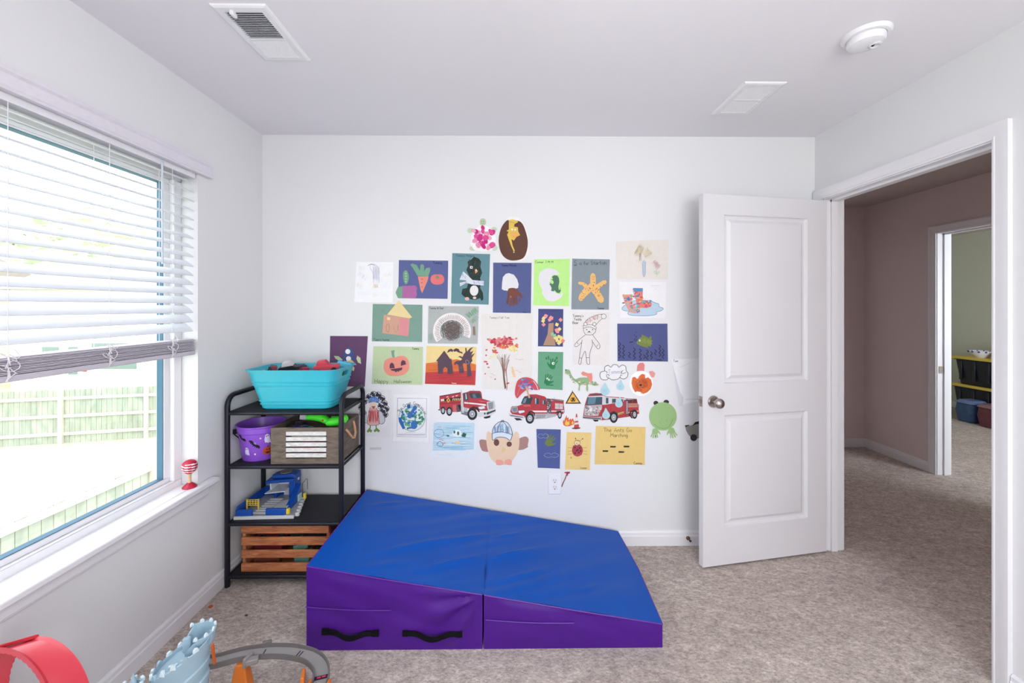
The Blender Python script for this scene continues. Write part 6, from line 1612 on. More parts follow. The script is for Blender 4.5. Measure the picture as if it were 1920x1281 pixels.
cl_ = smooth_pts([(592, 215), (600, 180), (632, 168), (635, 135), (665, 120), (690, 135), (710, 114), (745, 116), (760, 135), (790, 116), (820, 130), (825, 165), (842, 190), (832, 225), (800, 240), (768, 228), (750, 242), (700, 248), (672, 232), (650, 248), (610, 245)])
a.cutout('cloud_paper', [(cl_, (232, 230, 234))], 1)
a.draw('cloud_outline', [('l', cl_, 4.5, (58, 56, 64), False, True), ('l', [(632, 168), (655, 178), (650, 190)], 4, (58, 56, 64), True), ('l', [(672, 232), (655, 225), (652, 205), (668, 200), (674, 210), (665, 215)], 4, (58, 56, 64), True), ('l', [(800, 165), (785, 172), (782, 188), (798, 192), (825, 180)], 4, (58, 56, 64), True), ('l', [(768, 228), (775, 210), (790, 208)], 4, (58, 56, 64), True), ('t', 'Tommy', 665, 158, 34, (140, 150, 196), 3)], 2.5)
DROP = [(0, -1.0), (.3, -.45), (.62, .05), (.66, .42), (.42, .78), (0, .92), (-.42, .78), (-.66, .42), (-.62, .05), (-.3, -.45)]
for i, (x, y, s_, r_, lb) in enumerate(((637, 332, 60, 0.0, 'pale blue raindrop cut-out at the windscreen of the right-hand fire engine, the upper left drop'), (774, 295, 50, 0.05, 'pale blue raindrop cut-out on bare wall left of the orange fox, the highest drop'), (762, 448, 50, 0.15, 'pale blue raindrop cut-out over the middle of the right-hand fire engine'), (645, 548, 52, -0.05, 'pale blue raindrop cut-out over the front wheel of the right-hand fire engine, the lowest drop'))):
    a = Art('raindrop_cutout', lb, 'raindrop', 6, (x - 45, y - 55, x + 45, y + 55), group='paper raindrops under the cloud', base=0.0035, curl=0.002)
    pts = smooth_pts([(x + s_ * (p[0] * cos(r_) - p[1] * sin(r_)), y + s_ * (p[0] * sin(r_) + p[1] * cos(r_))) for p in DROP], 3)
    a.cutout('drop_paper', [(pts, (168, 212, 226))], 1)
    a.draw('drop_marks', [('l', [(x - .3 * s_, y + .1 * s_), (x - .2 * s_, y + .6 * s_), (x + .2 * s_, y + .6 * s_)], 2.5, (140, 188, 206), True), ('l', scrib(x, y + .2 * s_, .5 * s_, .5 * s_, 8, i), 2, (150, 198, 214), True)], 2.2)
a = Art('fox_paper_plate', 'white paper plate painted orange as a fox face with pink ears', 'artwork', 6, (845, 95, 1085, 392))
a.cutout('ears', [([(920, 170), (925, 120), (945, 98), (975, 95), (990, 115), (985, 175)], (232, 124, 122)), ([(1028, 172), (1060, 168), (1085, 190), (1075, 225), (1045, 228)], (234, 150, 146))], 0.5)
a.cutout('plate', [(ell(957, 280, 105, 112, n=40), (250, 248, 248))], 3)
a.draw('orange_face', [('f', [(880, 225), (905, 222), (925, 245), (940, 215), (965, 195), (990, 200), (995, 235), (1020, 225), (1045, 245), (1055, 290), (1042, 330), (1010, 360), (975, 372), (950, 355), (920, 350), (905, 358), (882, 320), (872, 275)], (226, 96, 40))] + [('l', scrib(960, 292, 120, 84, 22, 90 + k, k * 1.1), 5, [(216, 84, 34), (234, 116, 60)][k % 2], True) for k in range(3)] + [('f', ell(953, 293, 13, 8), (30, 26, 30)), ('l', ell(928, 262, 17, 13), 3, (150, 70, 50), False, True), ('l', ell(985, 262, 17, 13), 3, (150, 70, 50), False, True), ('l', [(925, 305), (940, 318), (955, 305), (972, 318), (985, 303)], 3, (150, 60, 40), True)], 5)
a = Art('name_sheet', 'white sheet partly hidden behind the open door with a child\'s name in the corner', 'artwork', 7, (112, 190, 470, 705), curl=0.008)
a.sheet([(112, 196), (470, 190), (470, 640), (180, 700)], (240, 240, 244))
a.cutout('folded_flap', [([(120, 250), (205, 560), (240, 620), (228, 700), (185, 705), (165, 560)], (216, 216, 226))], 1)
a.draw('lettering', [('t', 'Tom', 128, 202, 24, (60, 60, 66), 3.5), ('l', [(255, 633), (400, 630), (460, 628)], 2.5, (176, 156, 166)), ('l', [(200, 285), (320, 232)], 3, (200, 200, 206))], 2)
a = Art('paper_cutout', 'grey and black paper piece partly hidden behind the open door edge', 'artwork', 7, (255, 860, 470, 1090))
a.cutout('grey_piece', [([(258, 925), (330, 905), (470, 860), (470, 1060), (330, 1060), (295, 1020), (270, 975)], (136, 132, 126))], 1)
a.cutout('black_strip', [([(255, 918), (300, 912), (360, 885), (470, 855), (470, 895), (380, 905), (345, 920), (310, 915), (262, 936)], (34, 32, 38))], 2.5)
a.cutout('white_strip', [([(300, 912), (330, 896), (365, 884), (345, 912), (310, 922)], (214, 212, 214))], 4)
a.cutout('wheel', [(ell(352, 1052, 37), (44, 36, 44))], 3)

# -- stickers: fire engines
def wheel(x, y, rx, ry, hub=(176, 180, 188)):
    return [('f', ell(x, y, rx, ry), (34, 34, 42)), ('f', ell(x, y, rx * .58, ry * .58), hub), ('f', ell(x, y, rx * .40, ry * .40), (110, 114, 124)), ('f', ell(x, y, rx * .2, ry * .2), (206, 210, 214))] + [('l', [(x + rx * .25 * cos(k * pi / 4), y + ry * .25 * sin(k * pi / 4)), (x + rx * .52 * cos(k * pi / 4), y + ry * .52 * sin(k * pi / 4))], 2, (214, 218, 222)) for k in range(8)]
RD = (178, 46, 56); RDD = (140, 34, 46); RDL = (206, 84, 88); CH = (190, 194, 200); GLS = (46, 62, 72)
def sticker(name, label, cat, sheet, bbox, items, group=None, sub='print'):
    a = Art(name, label, cat, sheet, bbox, curl=0.0, group=group, base=0.0006)
    a.draw(sub, items, 0.2)
    # one flat printed sticker: keep it as a single top-level mesh
    ch = a.t.children[0]
    ch.parent = None; ch.location = a.t.location; ch.name = name
    for k_ in ('label', 'category', 'group'):
        if k_ in a.t: ch[k_] = a.t[k_]
    bpy.data.objects.remove(a.t)
    return ch
TG_ = 'fire engine stickers in a row'
it = [('f', [(206, 630), (225, 625), (225, 640), (206, 638)], (60, 60, 66)), ('f', [(217, 512), (300, 495), (415, 473), (415, 605), (352, 655), (217, 625)], RD), ('f', [(217, 505), (415, 470), (415, 480), (217, 516)], (120, 40, 50)), ('f', [(217, 575), (415, 562), (415, 570), (217, 583)], RDD),
 ('f', [(222, 538), (410, 512), (412, 545), (222, 556)], (40, 34, 36)), ('f', [(228, 536), (258, 532), (262, 542), (228, 546)], (236, 220, 196)), ('f', [(228, 548), (262, 545), (262, 552), (228, 555)], (236, 220, 196)), ('f', [(300, 520), (318, 545), (298, 568), (280, 545)], (226, 170, 60)), ('f', [(300, 530), (308, 545), (298, 556), (290, 545)], (150, 60, 40))]
for k in range(5): it.append(('f', [(335 + k * 16, 548), (343 + k * 16, 546), (350 + k * 16, 526), (342 + k * 16, 527)], (236, 206, 130)))
it += [('f', [(280, 512), (300, 508), (300, 516), (280, 520)], (226, 190, 190)), ('f', [(332, 512), (350, 505), (352, 514), (334, 520)], (226, 190, 190)), ('f', [(365, 502), (388, 496), (388, 504), (366, 510)], (226, 190, 190)),
 ('f', [(340, 590), (372, 585), (374, 655), (342, 650)], RDL), ('f', [(372, 588), (415, 582), (415, 650), (376, 655)], (96, 70, 76)), ('f', [(385, 590), (408, 640), (415, 640), (415, 585)], (30, 28, 34)),
 ('f', [(415, 600), (475, 610), (478, 690), (418, 670)], (170, 172, 178)), ('f', [(418, 640), (476, 655), (478, 690), (418, 672)], (110, 112, 120)),
 ('f', [(430, 480), (470, 470), (500, 458), (590, 460), (606, 480), (612, 530), (660, 545), (720, 560), (728, 600), (700, 640), (600, 640), (500, 625), (430, 605)], RD), ('f', [(485, 470), (500, 457), (590, 459), (604, 470), (596, 476), (492, 478)], (150, 40, 50)),
 ('f', [(490, 480), (590, 478), (610, 522), (520, 528), (505, 520)], GLS), ('f', [(520, 490), (545, 486), (560, 522), (530, 525)], (84, 110, 124)), ('f', [(440, 482), (478, 478), (486, 545), (445, 550)], (50, 66, 80)), ('f', [(455, 486), (465, 484), (472, 530), (460, 540)], (170, 190, 200)),
 ('f', [(446, 560), (500, 566), (640, 580), (650, 590), (640, 598), (560, 585), (446, 575)], (232, 220, 214)), ('l', [(446, 556), (640, 572)], 3, RDD), ('f', [(575, 548), (650, 552), (665, 560), (600, 562)], RDL), ('l', [(615, 545), (655, 558), (655, 610)], 3, RDD, True), ('l', [(490, 470), (488, 600)], 2.5, RDD),
 ('f', [(655, 560), (722, 548), (735, 600), (728, 625), (665, 640), (655, 600)], CH), ('f', [(663, 570), (712, 562), (716, 622), (672, 630)], (92, 96, 106))]
for k in range(5): it.append(('l', [(668 + k * 10, 570 - k), (674 + k * 10, 628 - k)], 2.5, (206, 210, 216)))
it += [('f', [(575, 605), (630, 598), (640, 620), (600, 630), (580, 625)], (214, 222, 230)), ('l', [(575, 605), (630, 598), (640, 620), (600, 630), (580, 625)], 2, (100, 70, 80), False, True), ('f', [(570, 660), (640, 650), (735, 618), (738, 655), (680, 695), (590, 700), (572, 690)], (206, 208, 214)), ('f', [(650, 660), (735, 630), (735, 645), (655, 680)], (60, 60, 68)), ('f', ell(636, 668, 8, 10), (60, 60, 70)), ('f', ell(668, 662, 8, 12), (50, 50, 60)),
 ('f', [(480, 660), (495, 620), (530, 600), (575, 615), (590, 650), (578, 655), (560, 628), (530, 615), (505, 630), (495, 665)], (60, 30, 40))]
it += wheel(250, 640, 22, 36) + wheel(308, 648, 28, 42) + wheel(520, 672, 46, 56) + [('f', [(625, 700), (690, 685), (685, 705), (650, 714), (630, 712)], (30, 30, 36)), ('f', [(412, 445), (422, 450), (436, 640), (446, 660), (426, 660), (424, 640)], CH), ('l', [(430, 500), (438, 640)], 4, (236, 238, 240)), ('l', [(530, 440), (534, 458)], 4, (180, 180, 186)), ('l', [(480, 470), (482, 480)], 8, (90, 90, 96))]
sticker('fire_engine_sticker', 'red six-wheeled fire engine sticker with long ladder-less body, left one of the row', 'sticker', 5, (204, 440, 742, 732), it, TG_)
it = [('f', [(880, 610), (890, 600), (940, 598), (1000, 575), (1090, 560), (1200, 555), (1365, 545), (1365, 670), (1280, 690), (1100, 700), (1000, 705), (900, 690), (870, 650)], RD),
 ('f', [(1000, 510), (1060, 495), (1110, 490), (1190, 510), (1205, 525), (1205, 640), (1090, 645), (1060, 570), (980, 580)], RD), ('f', [(990, 525), (1010, 510), (1060, 512), (1080, 520), (1060, 580), (968, 578)], GLS), ('f', [(1000, 530), (1025, 525), (1010, 570), (985, 572)], (96, 130, 146)),
 ('f', [(1095, 520), (1135, 528), (1138, 580), (1098, 585)], (50, 66, 80)), ('f', [(1100, 526), (1112, 528), (1110, 578), (1102, 580)], (160, 186, 200)), ('f', [(1165, 540), (1198, 545), (1200, 582), (1168, 585)], (50, 66, 80)), ('f', [(1172, 546), (1180, 547), (1180, 580), (1172, 582)], (150, 180, 196)),
 ('l', [(1088, 515), (1090, 650)], 3, RDD), ('l', [(1150, 530), (1152, 650)], 3, RDD), ('l', [(1205, 525), (1206, 655)], 3, RDD), ('f', [(1208, 528), (1248, 532), (1250, 680), (1212, 668)], (70, 70, 78))]
rn = random.Random(77)
for k in range(26): it.append(('f', ell(rn.uniform(1214, 1244), rn.uniform(540, 670), 4, 5, n=8), rn.choice([(190, 192, 196), (130, 132, 140), (210, 210, 214), (150, 60, 60)])))
it += [('f', [(1250, 530), (1365, 545), (1365, 560), (1250, 548)], (110, 36, 46)), ('l', [(1250, 540), (1362, 552)], 2.5, (180, 180, 186)), ('f', [(1285, 572), (1358, 578), (1358, 628), (1285, 625)], (200, 184, 184)), ('l', [(1322, 575), (1322, 626)], 3, RDD), ('l', [(1285, 598), (1358, 602)], 3, (150, 130, 134)),
 ('f', [(1060, 640), (1210, 642), (1210, 656), (1070, 656)], (232, 222, 220)), ('f', [(1250, 640), (1310, 642), (1365, 636), (1365, 648), (1250, 652)], (226, 214, 212)),
 ('f', [(1085, 668), (1220, 668), (1300, 672), (1290, 695), (1200, 715), (1090, 720)], (170, 172, 178)), ('f', [(1110, 680), (1200, 680), (1195, 705), (1110, 712)], (96, 98, 106))]
for k in range(14): it.append(('l', [(1110 + k * 7, 682), (1106 + k * 8, 708)], 2.5, (214, 216, 220)))
it += [('f', [(882, 612), (900, 600), (935, 602), (942, 625), (938, 655), (895, 660), (880, 640)], (150, 154, 162)), ('f', [(890, 616), (932, 612), (932, 648), (896, 650)], (70, 72, 82))]
for k in range(5): it.append(('l', [(895 + k * 8, 614), (897 + k * 8, 650)], 2, (196, 200, 206)))
it += [('f', [(945, 640), (1000, 638), (1005, 655), (960, 668), (948, 660)], (214, 222, 232)), ('l', [(945, 640), (1000, 638), (1005, 655), (960, 668), (948, 660)], 2, (90, 60, 70), False, True), ('f', [(855, 660), (880, 672), (1000, 690), (1005, 712), (940, 712), (862, 692)], (200, 202, 208)), ('f', [(870, 680), (990, 700), (985, 706), (872, 690)], (80, 80, 90)), ('l', [(940, 600), (1010, 590), (1060, 605)], 3, RDL, True), ('f', [(985, 590), (1050, 585), (1060, 600), (1000, 605)], RDL),
 ('f', [(1030, 680), (1040, 650), (1070, 640), (1098, 660), (1100, 690), (1092, 690), (1085, 665), (1065, 655), (1045, 670)], (60, 30, 40)), ('f', [(1285, 670), (1300, 645), (1340, 640), (1345, 660), (1300, 662)], (60, 30, 40)), ('f', [(905, 708), (960, 712), (985, 728), (930, 732)], (34, 34, 40)), ('f', [(1045, 492), (1110, 490), (1112, 500), (1048, 504)], (170, 50, 56)), ('f', [(1272, 520), (1278, 520), (1280, 532), (1272, 532)], (190, 190, 196)), ('l', [(1365, 600), (1372, 660)], 4, (60, 50, 60))]
it += wheel(1052, 712, 40, 50) + wheel(1328, 680, 20, 36)
sticker('fire_engine_sticker', 'red fire engine sticker with double cab facing left, middle one of the row', 'sticker', 5, (855, 488, 1374, 762), it, TG_)
it = [('f', [(480, 400), (500, 372), (560, 365), (620, 372), (640, 395), (805, 405), (805, 425), (920, 420), (930, 465), (940, 470), (940, 550), (860, 575), (690, 600), (610, 608), (440, 590), (455, 480)], RD),
 ('f', [(495, 375), (612, 368), (622, 378), (600, 384), (520, 388)], (110, 60, 66)), ('f', [(480, 396), (612, 392), (610, 465), (472, 475)], (50, 80, 96)), ('f', [(490, 402), (560, 398), (548, 462), (482, 466)], (84, 122, 140)), ('f', [(480, 395), (625, 388), (640, 398), (620, 400), (482, 402)], (206, 208, 214)), ('f', [(614, 400), (640, 398), (642, 470), (612, 470)], (200, 204, 210)),
 ('f', [(640, 400), (805, 412), (805, 440), (640, 470)], (206, 206, 212)), ('f', [(645, 408), (668, 408), (668, 458), (645, 460)], (60, 80, 96)), ('f', [(700, 418), (735, 416), (732, 450), (700, 455)], (60, 80, 96)), ('f', [(780, 420), (800, 422), (800, 455), (780, 458)], (90, 100, 116)),
 ('f', [(455, 478), (610, 470), (612, 500), (575, 570), (452, 565)], (176, 170, 174))]
rn = random.Random(66)
for k in range(46): it.append(('f', ell(rn.uniform(462, 600), rn.uniform(484, 562), 7, 6, n=8), rn.choice([(214, 216, 220), (120, 120, 128), (160, 160, 168), (150, 80, 86), (96, 96, 104)])))
it += [('f', [(438, 570), (560, 580), (612, 575), (610, 602), (560, 606), (440, 592)], (170, 172, 180)), ('f', [(440, 578), (600, 590), (598, 598), (442, 588)], (60, 62, 70)), ('f', ell(510, 515, 14), (226, 226, 230)), ('f', ell(580, 520, 12, 16), (216, 150, 150)), ('l', [(690, 470), (692, 560)], 3, RDD), ('l', [(620, 480), (622, 580)], 3, RDD),
 ('f', [(750, 545), (805, 530), (805, 545), (750, 562)], (226, 200, 90)), ('f', [(750, 552), (805, 537), (805, 541), (750, 557)], (40, 34, 36)), ('f', [(845, 535), (935, 520), (935, 530), (845, 545)], (226, 200, 90)), ('f', [(822, 420), (842, 420), (845, 560), (824, 565)], (80, 74, 82))]
for k in range(8): it.append(('f', ell(833, 445 + k * 14, 6, 5, n=8), (196, 198, 204)))
it += [('f', [(842, 425), (920, 422), (922, 452), (842, 455)], (92, 40, 50)), ('f', [(842, 458), (930, 458), (930, 490), (842, 494)], (190, 130, 100)), ('l', [(842, 474), (930, 474)], 3, (120, 60, 60)), ('l', [(882, 424), (882, 452)], 2.5, (150, 90, 96)), ('l', [(805, 412), (920, 420)], 4, (150, 60, 66)), ('l', [(936, 462), (938, 520)], 4, (190, 190, 196)),
 ('f', [(668, 590), (680, 545), (715, 525), (748, 545), (752, 590), (742, 580), (735, 550), (712, 540), (690, 552), (680, 595)], (70, 34, 44)), ('f', [(845, 565), (860, 525), (900, 510), (925, 530), (918, 545), (895, 525), (868, 540), (860, 570)], (70, 34, 44)), ('f', [(525, 600), (580, 604), (575, 618), (545, 620)], (34, 34, 40))]
it += wheel(715, 582, 36, 50) + wheel(900, 555, 24, 40) + [('f', [(850, 560), (872, 590), (885, 590), (868, 560)], (30, 30, 38))]
sticker('fire_engine_sticker', 'red fire engine sticker with flat front and big windscreen, right one of the row', 'sticker', 6, (436, 360, 942, 634), it, TG_)
it = [('f', smooth_pts([(350, 350), (418, 450), (412, 460), (300, 460), (290, 450), (345, 352)], 3), (60, 40, 30)), ('f', [(350, 362), (408, 450), (300, 452)], (238, 176, 60)), ('l', ell(352, 425, 20, 16), 5, (60, 40, 26), False, True), ('f', [(335, 445), (345, 420), (340, 400), (355, 412), (365, 398), (362, 420), (372, 445), (355, 432)], (60, 40, 26))]
sticker('warning_sign_sticker', 'yellow triangular flame warning sign sticker above the middle of the truck row', 'sticker', 6, (288, 350, 420, 462), it)
it = [('f', [(262, 625), (268, 600), (275, 618), (280, 595), (298, 562), (300, 590), (312, 580), (315, 610), (332, 590), (335, 605), (352, 590), (365, 620), (362, 645), (340, 652), (325, 660), (290, 662), (268, 650)], (222, 90, 46)), ('f', [(280, 635), (295, 600), (305, 625), (320, 612), (322, 645), (300, 656), (284, 650)], (246, 190, 70)), ('f', [(338, 635), (348, 612), (358, 630), (352, 646)], (246, 190, 70))]
sticker('flame_sticker', 'small orange flame sticker beside the traffic cone sticker', 'sticker', 6, (262, 562, 366, 662), it)
it = [('f', [(342, 678), (380, 668), (420, 672), (415, 682), (380, 688), (345, 684)], (110, 44, 50)), ('f', [(380, 550), (388, 550), (408, 668), (360, 676)], (206, 62, 54)), ('f', [(376, 582), (392, 580), (398, 612), (370, 616)], (226, 220, 220)), ('f', [(368, 630), (400, 626), (403, 642), (366, 648)], (226, 216, 216))]
sticker('traffic_cone_sticker', 'small red and white traffic cone sticker beside the flames', 'sticker', 6, (342, 550, 420, 688), it)
it = [('f', [(275, 1070), (300, 1066), (328, 1066), (322, 1082), (310, 1085), (306, 1105), (298, 1100), (292, 1080), (278, 1078)], (156, 36, 52)), ('l', [(298, 1085), (282, 1130), (265, 1165), (252, 1200)], 9, (110, 40, 48), True), ('l', [(300, 1085), (284, 1130), (268, 1162)], 3, (180, 90, 90), True)]
sticker('axe_sticker', 'small dark red fire axe sticker beside the electrical outlet', 'sticker', 6, (248, 1064, 328, 1202), it)

# -- helmet over middle truck
a = Art('paper_umbrella', 'red and blue painted paper umbrella on a stick above the middle fire engine', 'artwork', 5, (915, 332, 1150, 525), base=0.004)
a.cutout('umbrella_canopy', [([(935, 525), (915, 490), (918, 430), (935, 370), (970, 340), (1020, 332), (1070, 345), (1110, 380), (1145, 440), (1110, 450), (1060, 440), (1020, 450), (985, 475), (960, 500)], (206, 66, 78), True)], 1)
it = []
rn = random.Random(55)
for k in range(34): it.append(('f', blob(rn.gauss(1015, 30), rn.gauss(400, 28), 13, 9, k, .35, 7), rn.choice([(60, 90, 180), (110, 130, 200), (120, 80, 150), (206, 180, 200), (60, 120, 170), (200, 90, 110)])))
it += [('l', [(1085, 365), (1115, 410), (1128, 448)], 6, (226, 210, 214), True), ('l', [(935, 500), (960, 430), (990, 380)], 4, (226, 120, 120), True)]
a.draw('blue_paint', it, 2.4)
a.cutout('stick', [([(1010, 420), (1024, 418), (1056, 520), (1040, 524)], (206, 160, 130))], 8)

# -- lower row
a = Art('turkey_drawing', 'white sheet with a coloured turkey wearing a blue hat, behind the shelf post', 'artwork', 4, (290, 555, 575, 935))
a.sheet([(290, 556), (574, 560), (562, 936), (286, 928)], (224, 222, 226))
it = []
for (x, y) in ((395, 620), (430, 598), (465, 602), (495, 630), (515, 670), (528, 710), (520, 755), (355, 650), (335, 700), (345, 745), (490, 690), (505, 730)):
    it.append(('f', blob(x, y, 27, 27, int(x), .08, 10), (224, 222, 228))); it.append(('l', scrib(x, y, 38, 34, 12, int(x + y), .5), 7, (40, 42, 62), True)); it.append(('l', ell(x, y, 26, 26), 4, (30, 30, 44), False, True))
it += [('f', [(450, 740), (490, 730), (520, 790), (505, 830), (470, 820)], (196, 198, 206)), ('l', [(450, 740), (490, 730), (520, 790), (505, 830), (470, 820)], 4, (60, 60, 76), True, True), ('f', [(375, 740), (350, 780), (345, 820), (375, 825), (390, 790)], (196, 198, 206)), ('l', [(375, 740), (350, 780), (345, 820), (375, 825)], 4, (60, 60, 76), True),
 ('f', [(402, 700), (455, 702), (475, 800), (470, 838), (385, 835), (382, 790)], (220, 160, 158)), ('l', scrib(428, 770, 80, 110, 20, 5), 4, (206, 70, 74), True), ('l', [(402, 700), (385, 790), (385, 835), (430, 842), (472, 835), (472, 790), (455, 702)], 3.5, (60, 40, 50), True), ('f', ell(428, 680, 26, 24), (236, 200, 180)), ('f', [(388, 665), (395, 625), (430, 610), (468, 625), (475, 668), (430, 655)], (60, 110, 190)), ('l', scrib(430, 640, 70, 36, 12, 6), 4, (110, 150, 214), True), ('f', [(412, 690), (430, 715), (446, 690)], (150, 90, 70)),
 ('l', [(405, 840), (402, 870)], 8, (90, 130, 60)), ('l', [(450, 840), (452, 870)], 8, (90, 130, 60)), ('f', [(375, 890), (395, 865), (420, 885), (410, 902), (398, 892), (385, 902)], (100, 140, 66)), ('f', [(430, 885), (455, 862), (482, 885), (470, 900), (455, 888), (440, 900)], (100, 140, 66))]
a.draw('turkey', it, 1)
a = Art('globe_print', 'white framed page with a blue and green painted globe', 'artwork', 4, (586, 595, 880, 975), curl=0.006)
a.sheet([(590, 596), (880, 602), (870, 976), (586, 970)], (232, 232, 236))
it = [('l', [(622, 626), (855, 628), (850, 938), (618, 932)], 2.6, (96, 96, 110), False, True), ('f', ell(737, 785, 106, 104), (214, 224, 230))]
rn = random.Random(19)
gcol = [(34, 100, 180), (60, 130, 200), (46, 130, 90), (90, 170, 120), (28, 84, 150), (120, 190, 200)]
for k in range(90):
    t_ = rn.uniform(0, 2 * pi); r_ = 92 * rn.random() ** .5
    it.append(('f', blob(737 + r_ * cos(t_), 785 + r_ * sin(t_) * .98, rn.uniform(6, 16), rn.uniform(5, 14), k, .3, 8), gcol[2 + k % 2] if (cos(t_) < -.2 and k % 3 or cos(t_) > .6) else gcol[rn.choice([0, 1, 4, 5, 0])]))
it += [('l', ell(737, 785, 106, 104), 3, (60, 90, 100), False, True), ('l', [(770, 690), (740, 735), (705, 780)], 26, (40, 100, 180), True), ('l', [(640, 780), (655, 830), (675, 870)], 24, (34, 96, 176), True), ('f', blob(712, 692, 14, 18, 3), (30, 80, 160)), ('f', blob(755, 840, 26, 34, 7), (40, 104, 180))]
txt = 'The Great Commission'; L_ = len(txt)
for i, ch in enumerate(txt):
    t_ = -pi * .86 + (pi * .74) * i / (L_ - 1)
    it.append(('t', ch, 737 + 128 * cos(t_), 790 + 138 * sin(t_), 25, (84, 84, 96), 3, t_ + pi / 2))
it += [('l', [(625, 915), (700, 914), (760, 916), (845, 914)], 4, (150, 130, 176)), ('l', [(690, 898), (765, 898)], 3, (140, 180, 150)), ('l', [(630, 924), (840, 924)], 2.5, (170, 170, 180))]
a.draw('globe_picture', it, 1)
a = Art('sea_drawing', 'white sheet coloured light blue with small green and dark sea shapes', 'artwork', 5, (130, 738, 562, 1075), curl=0.006)
a.sheet([(152, 738), (562, 742), (555, 1075), (130, 1068)], (222, 228, 236))
it = [('f', [(165, 755), (540, 752), (535, 1000), (155, 1010)], (182, 212, 230))] + hatch(150, 750, 545, 1005, 70, (160, 202, 226), 4, 91, 0.02) + hatch(160, 780, 540, 1000, 40, (122, 182, 214), 3, 92, -0.03) + hatch(160, 850, 540, 960, 26, (206, 226, 238), 4, 93, 0.02)
it += [('f', ell(380, 850, 42, 34), (226, 234, 236)), ('f', ell(355, 838, 9, 14), (50, 110, 90)), ('f', ell(390, 850, 10, 18), (40, 100, 84)), ('f', blob(445, 866, 20, 22, 4, .3), (36, 96, 80)), ('f', blob(295, 872, 13, 8, 5, .3), (40, 110, 90)), ('l', ell(212, 850, 46, 38), 3.5, (70, 110, 180), False, True), ('l', [(166, 855), (300, 868)], 3, (70, 100, 170)), ('l', [(195, 945), (220, 925), (250, 945), (240, 968), (200, 962), (195, 945)], 4.5, (60, 90, 170), True), ('l', [(200, 792), (236, 790)], 4, (206, 110, 110)), ('l', [(215, 905), (255, 915)], 5, (200, 90, 130)), ('f', blob(385, 935, 26, 14, 6), (226, 200, 160)), ('f', blob(265, 940, 12, 9, 7), (226, 150, 150)), ('t', 'Tommy Dad', 190, 1032, 22, (206, 212, 222), 2)]
a.draw('sea_crayon', it, 1)
a = Art('bird_collage', 'peach paper bird face with brown wings and a blue striped baseball cap', 'artwork', 5, (583, 728, 1042, 1150), curl=0.002)
a.cutout('wings', [([(588, 915), (620, 908), (680, 925), (715, 960), (715, 1010), (680, 1022), (620, 1015), (600, 990), (588, 950)], (166, 118, 110), True), ([(905, 935), (950, 900), (1010, 880), (1040, 905), (1032, 960), (1035, 975), (990, 1000), (940, 1002), (905, 975)], (170, 122, 116), True)], 0.6)
a.cutout('body', [([(655, 850), (650, 920), (665, 1010), (690, 1075), (730, 1120), (790, 1140), (850, 1135), (900, 1090), (940, 1020), (955, 950), (950, 860), (925, 835), (890, 870), (800, 860), (700, 850), (672, 830)], (232, 196, 166), True)], 2)
a.cutout('eyes', [(ell(744, 935, 25, 31), (104, 66, 60)), (ell(861, 950, 24, 24), (104, 66, 60))], 4)
a.cutout('beak', [([(800, 975), (832, 990), (830, 1010), (800, 1030), (788, 1005)], (224, 196, 130))], 4)
a.cutout('feet', [([(735, 1110), (745, 1092), (790, 1095), (810, 1115), (805, 1138), (780, 1145), (745, 1142)], (240, 158, 140)), ([(812, 1125), (830, 1090), (870, 1085), (888, 1105), (882, 1145), (850, 1142)], (240, 158, 140))], 4)
cap = [(706, 905), (704, 850), (715, 800), (745, 760), (790, 738), (835, 745), (870, 785), (888, 840), (886, 880), (868, 915), (840, 895), (800, 885), (760, 885), (735, 895), (722, 910)]
a.cutout('cap', [(smooth_pts(cap), (206, 220, 236))], 5)
B2 = (60, 64, 90)
a.draw('cap_lines', [('l', scrib(740, 815, 40, 70, 12, 1), 6, (160, 192, 226), True), ('l', scrib(790, 800, 40, 90, 12, 2), 6, (166, 198, 230), True), ('l', scrib(845, 815, 36, 80, 12, 3), 6, (160, 192, 226), True), ('l', smooth_pts(cap), 5, B2, False, True), ('l', [(708, 850), (745, 840), (800, 838), (850, 848), (888, 862)], 4.5, B2, True), ('l', [(790, 740), (765, 780), (755, 840)], 4.5, B2, True), ('l', [(805, 740), (838, 785), (850, 845)], 4.5, B2, True), ('l', ell(797, 820, 16, 10), 3, (80, 110, 160), False, True), ('l', ell(800, 736, 12, 7), 4, B2, False, True)], 7)
a = Art('cloud_handprint', 'narrow navy sheet with an olive handprint among faint white clouds', 'artwork', 5, (1108, 810, 1338, 1175), curl=0.006)
a.sheet([(1112, 810), (1338, 815), (1328, 1175), (1125, 1168)], (68, 82, 146))
OL = (104, 120, 56)
def curly(x, y, w): return ('l', [(x - w, y), (x - w * .8, y - 18), (x - w * .3, y - 22), (x, y - 10), (x + w * .3, y - 24), (x + w * .8, y - 16), (x + w, y), (x + w * .6, y + 16), (x, y + 12), (x - w * .5, y + 18), (x - w, y)], 3, (150, 156, 200), True)
a.draw('paint_marks', [('f', smooth_pts(hand(1228, 930, 56, 0.45, 1.1, 1), 2), OL), curly(1175, 878, 50), curly(1250, 1055, 68)], 1)
a = Art('ladybug_drawing', 'narrow yellow sheet with a red ladybug', 'artwork', 6, (280, 710, 518, 1052), curl=0.006)
a.sheet([(298, 712), (518, 718), (502, 1052), (282, 1045)], (236, 200, 120))
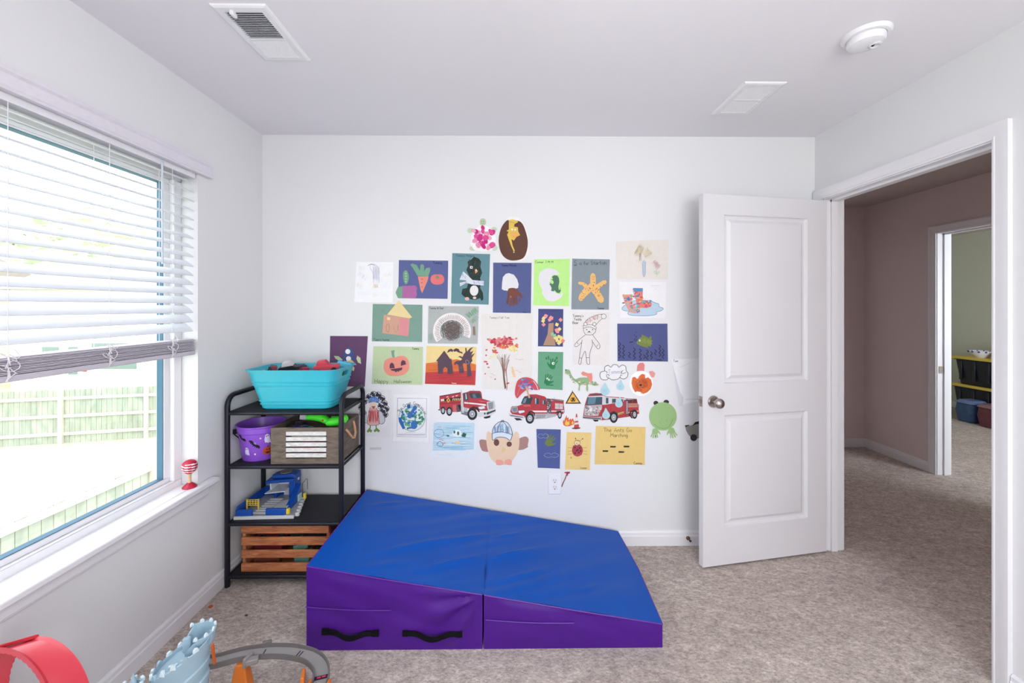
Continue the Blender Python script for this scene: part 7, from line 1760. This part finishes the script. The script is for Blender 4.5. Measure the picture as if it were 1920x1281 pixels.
it = [('f', ell(392, 875, 49, 55), (190, 60, 76)), ('l', scrib(392, 875, 80, 90, 20, 3), 4, (170, 48, 66), True), ('f', ell(390, 812, 26, 20), (232, 206, 160)), ('l', ell(390, 808, 26, 24), 3, (90, 70, 60), False, True), ('l', [(380, 790), (375, 772)], 2.5, (60, 50, 50)), ('l', [(412, 792), (436, 774)], 2.5, (60, 50, 50)), ('f', ell(375, 770, 5), (50, 44, 44)), ('f', ell(438, 772, 5), (50, 44, 44)), ('l', [(385, 790), (412, 792)], 3, (60, 50, 50)), ('f', ell(385, 815, 4), (40, 40, 40)), ('f', ell(400, 826, 6, 4), (60, 90, 150))]
for (x, y) in ((370, 850), (410, 855), (385, 878), (405, 895), (372, 900), (395, 870), (420, 880)): it.append(('f', ell(x, y, 7, 8), (90, 30, 44)))
for sx_ in (-1, 1):
    for y in (850, 880, 905): it.append(('l', [(392 + sx_ * 48, y), (392 + sx_ * 70, y + 2), (392 + sx_ * 86, y + (8 if y > 860 else -4))], 2.6, (120, 100, 80), True))
it += [('f', ell(335, 940, 5, 7), (200, 90, 80)), ('t', 'Connor', 415, 1022, 17, (80, 70, 50), 2.4)]
a.draw('ladybug', it, 1)
a = Art('ants_drawing', 'wide yellow sheet with handwritten title and four black ants', 'artwork', 6, (543, 658, 998, 1005), curl=0.006)
a.sheet([(557, 658), (998, 668), (988, 1003), (545, 998)], (232, 196, 112))
it = [('t', 'The Ants Go', 625, 676, 36, (110, 86, 50), 3.6), ('t', 'Marching', 686, 724, 32, (110, 86, 50), 3.6), ('t', 'Connor', 892, 976, 22, (90, 72, 44), 3.6)]
for (x, y) in ((708, 843), (640, 881), (828, 841), (782, 889)):
    for dx in (-16, 0, 15): it.append(('f', ell(x + dx, y, 10, 7), (34, 28, 26)))
    for dx in (-20, -8, 4, 16): it.append(('l', [(x + dx, y), (x + dx - 3, y - 11)], 2, (34, 28, 26))); it.append(('l', [(x + dx, y), (x + dx + 2, y + 10)], 2, (34, 28, 26)))
    it.append(('l', [(x + 22, y - 2), (x + 30, y - 6)], 2, (34, 28, 26)))
a.draw('ants', it, 1)
a = Art('frog_cutout', 'light green round paper frog with black eyes and handprint feet', 'artwork', 6, (1025, 425, 1290, 785), curl=0.004)
FR = (150, 190, 120)
a.cutout('eyes', [(ell(1090, 455, 22, 20), (50, 46, 58)), (ell(1182, 445, 24, 19), (50, 46, 58))], 0.6)
a.cutout('feet', [(hand(1082, 712, 46, pi + .12, 1.0, -1), FR), (hand(1232, 708, 48, pi - .35, 1.0, 1), FR)], 1.4)
a.cutout('head', [(ell(1152, 573, 123, 126, n=40), FR)], 3.2)
a.draw('smile', [('l', [(1070, 640), (1110, 670), (1150, 680), (1200, 668), (1235, 610), (1238, 600)], 3.5, (112, 146, 86), True), ('l', [(1125, 625), (1132, 640)], 3, (112, 146, 86)), ('l', [(1182, 608), (1190, 622)], 3, (112, 146, 86)), ('f', ell(1086, 748, 7), (100, 130, 80))], 5)
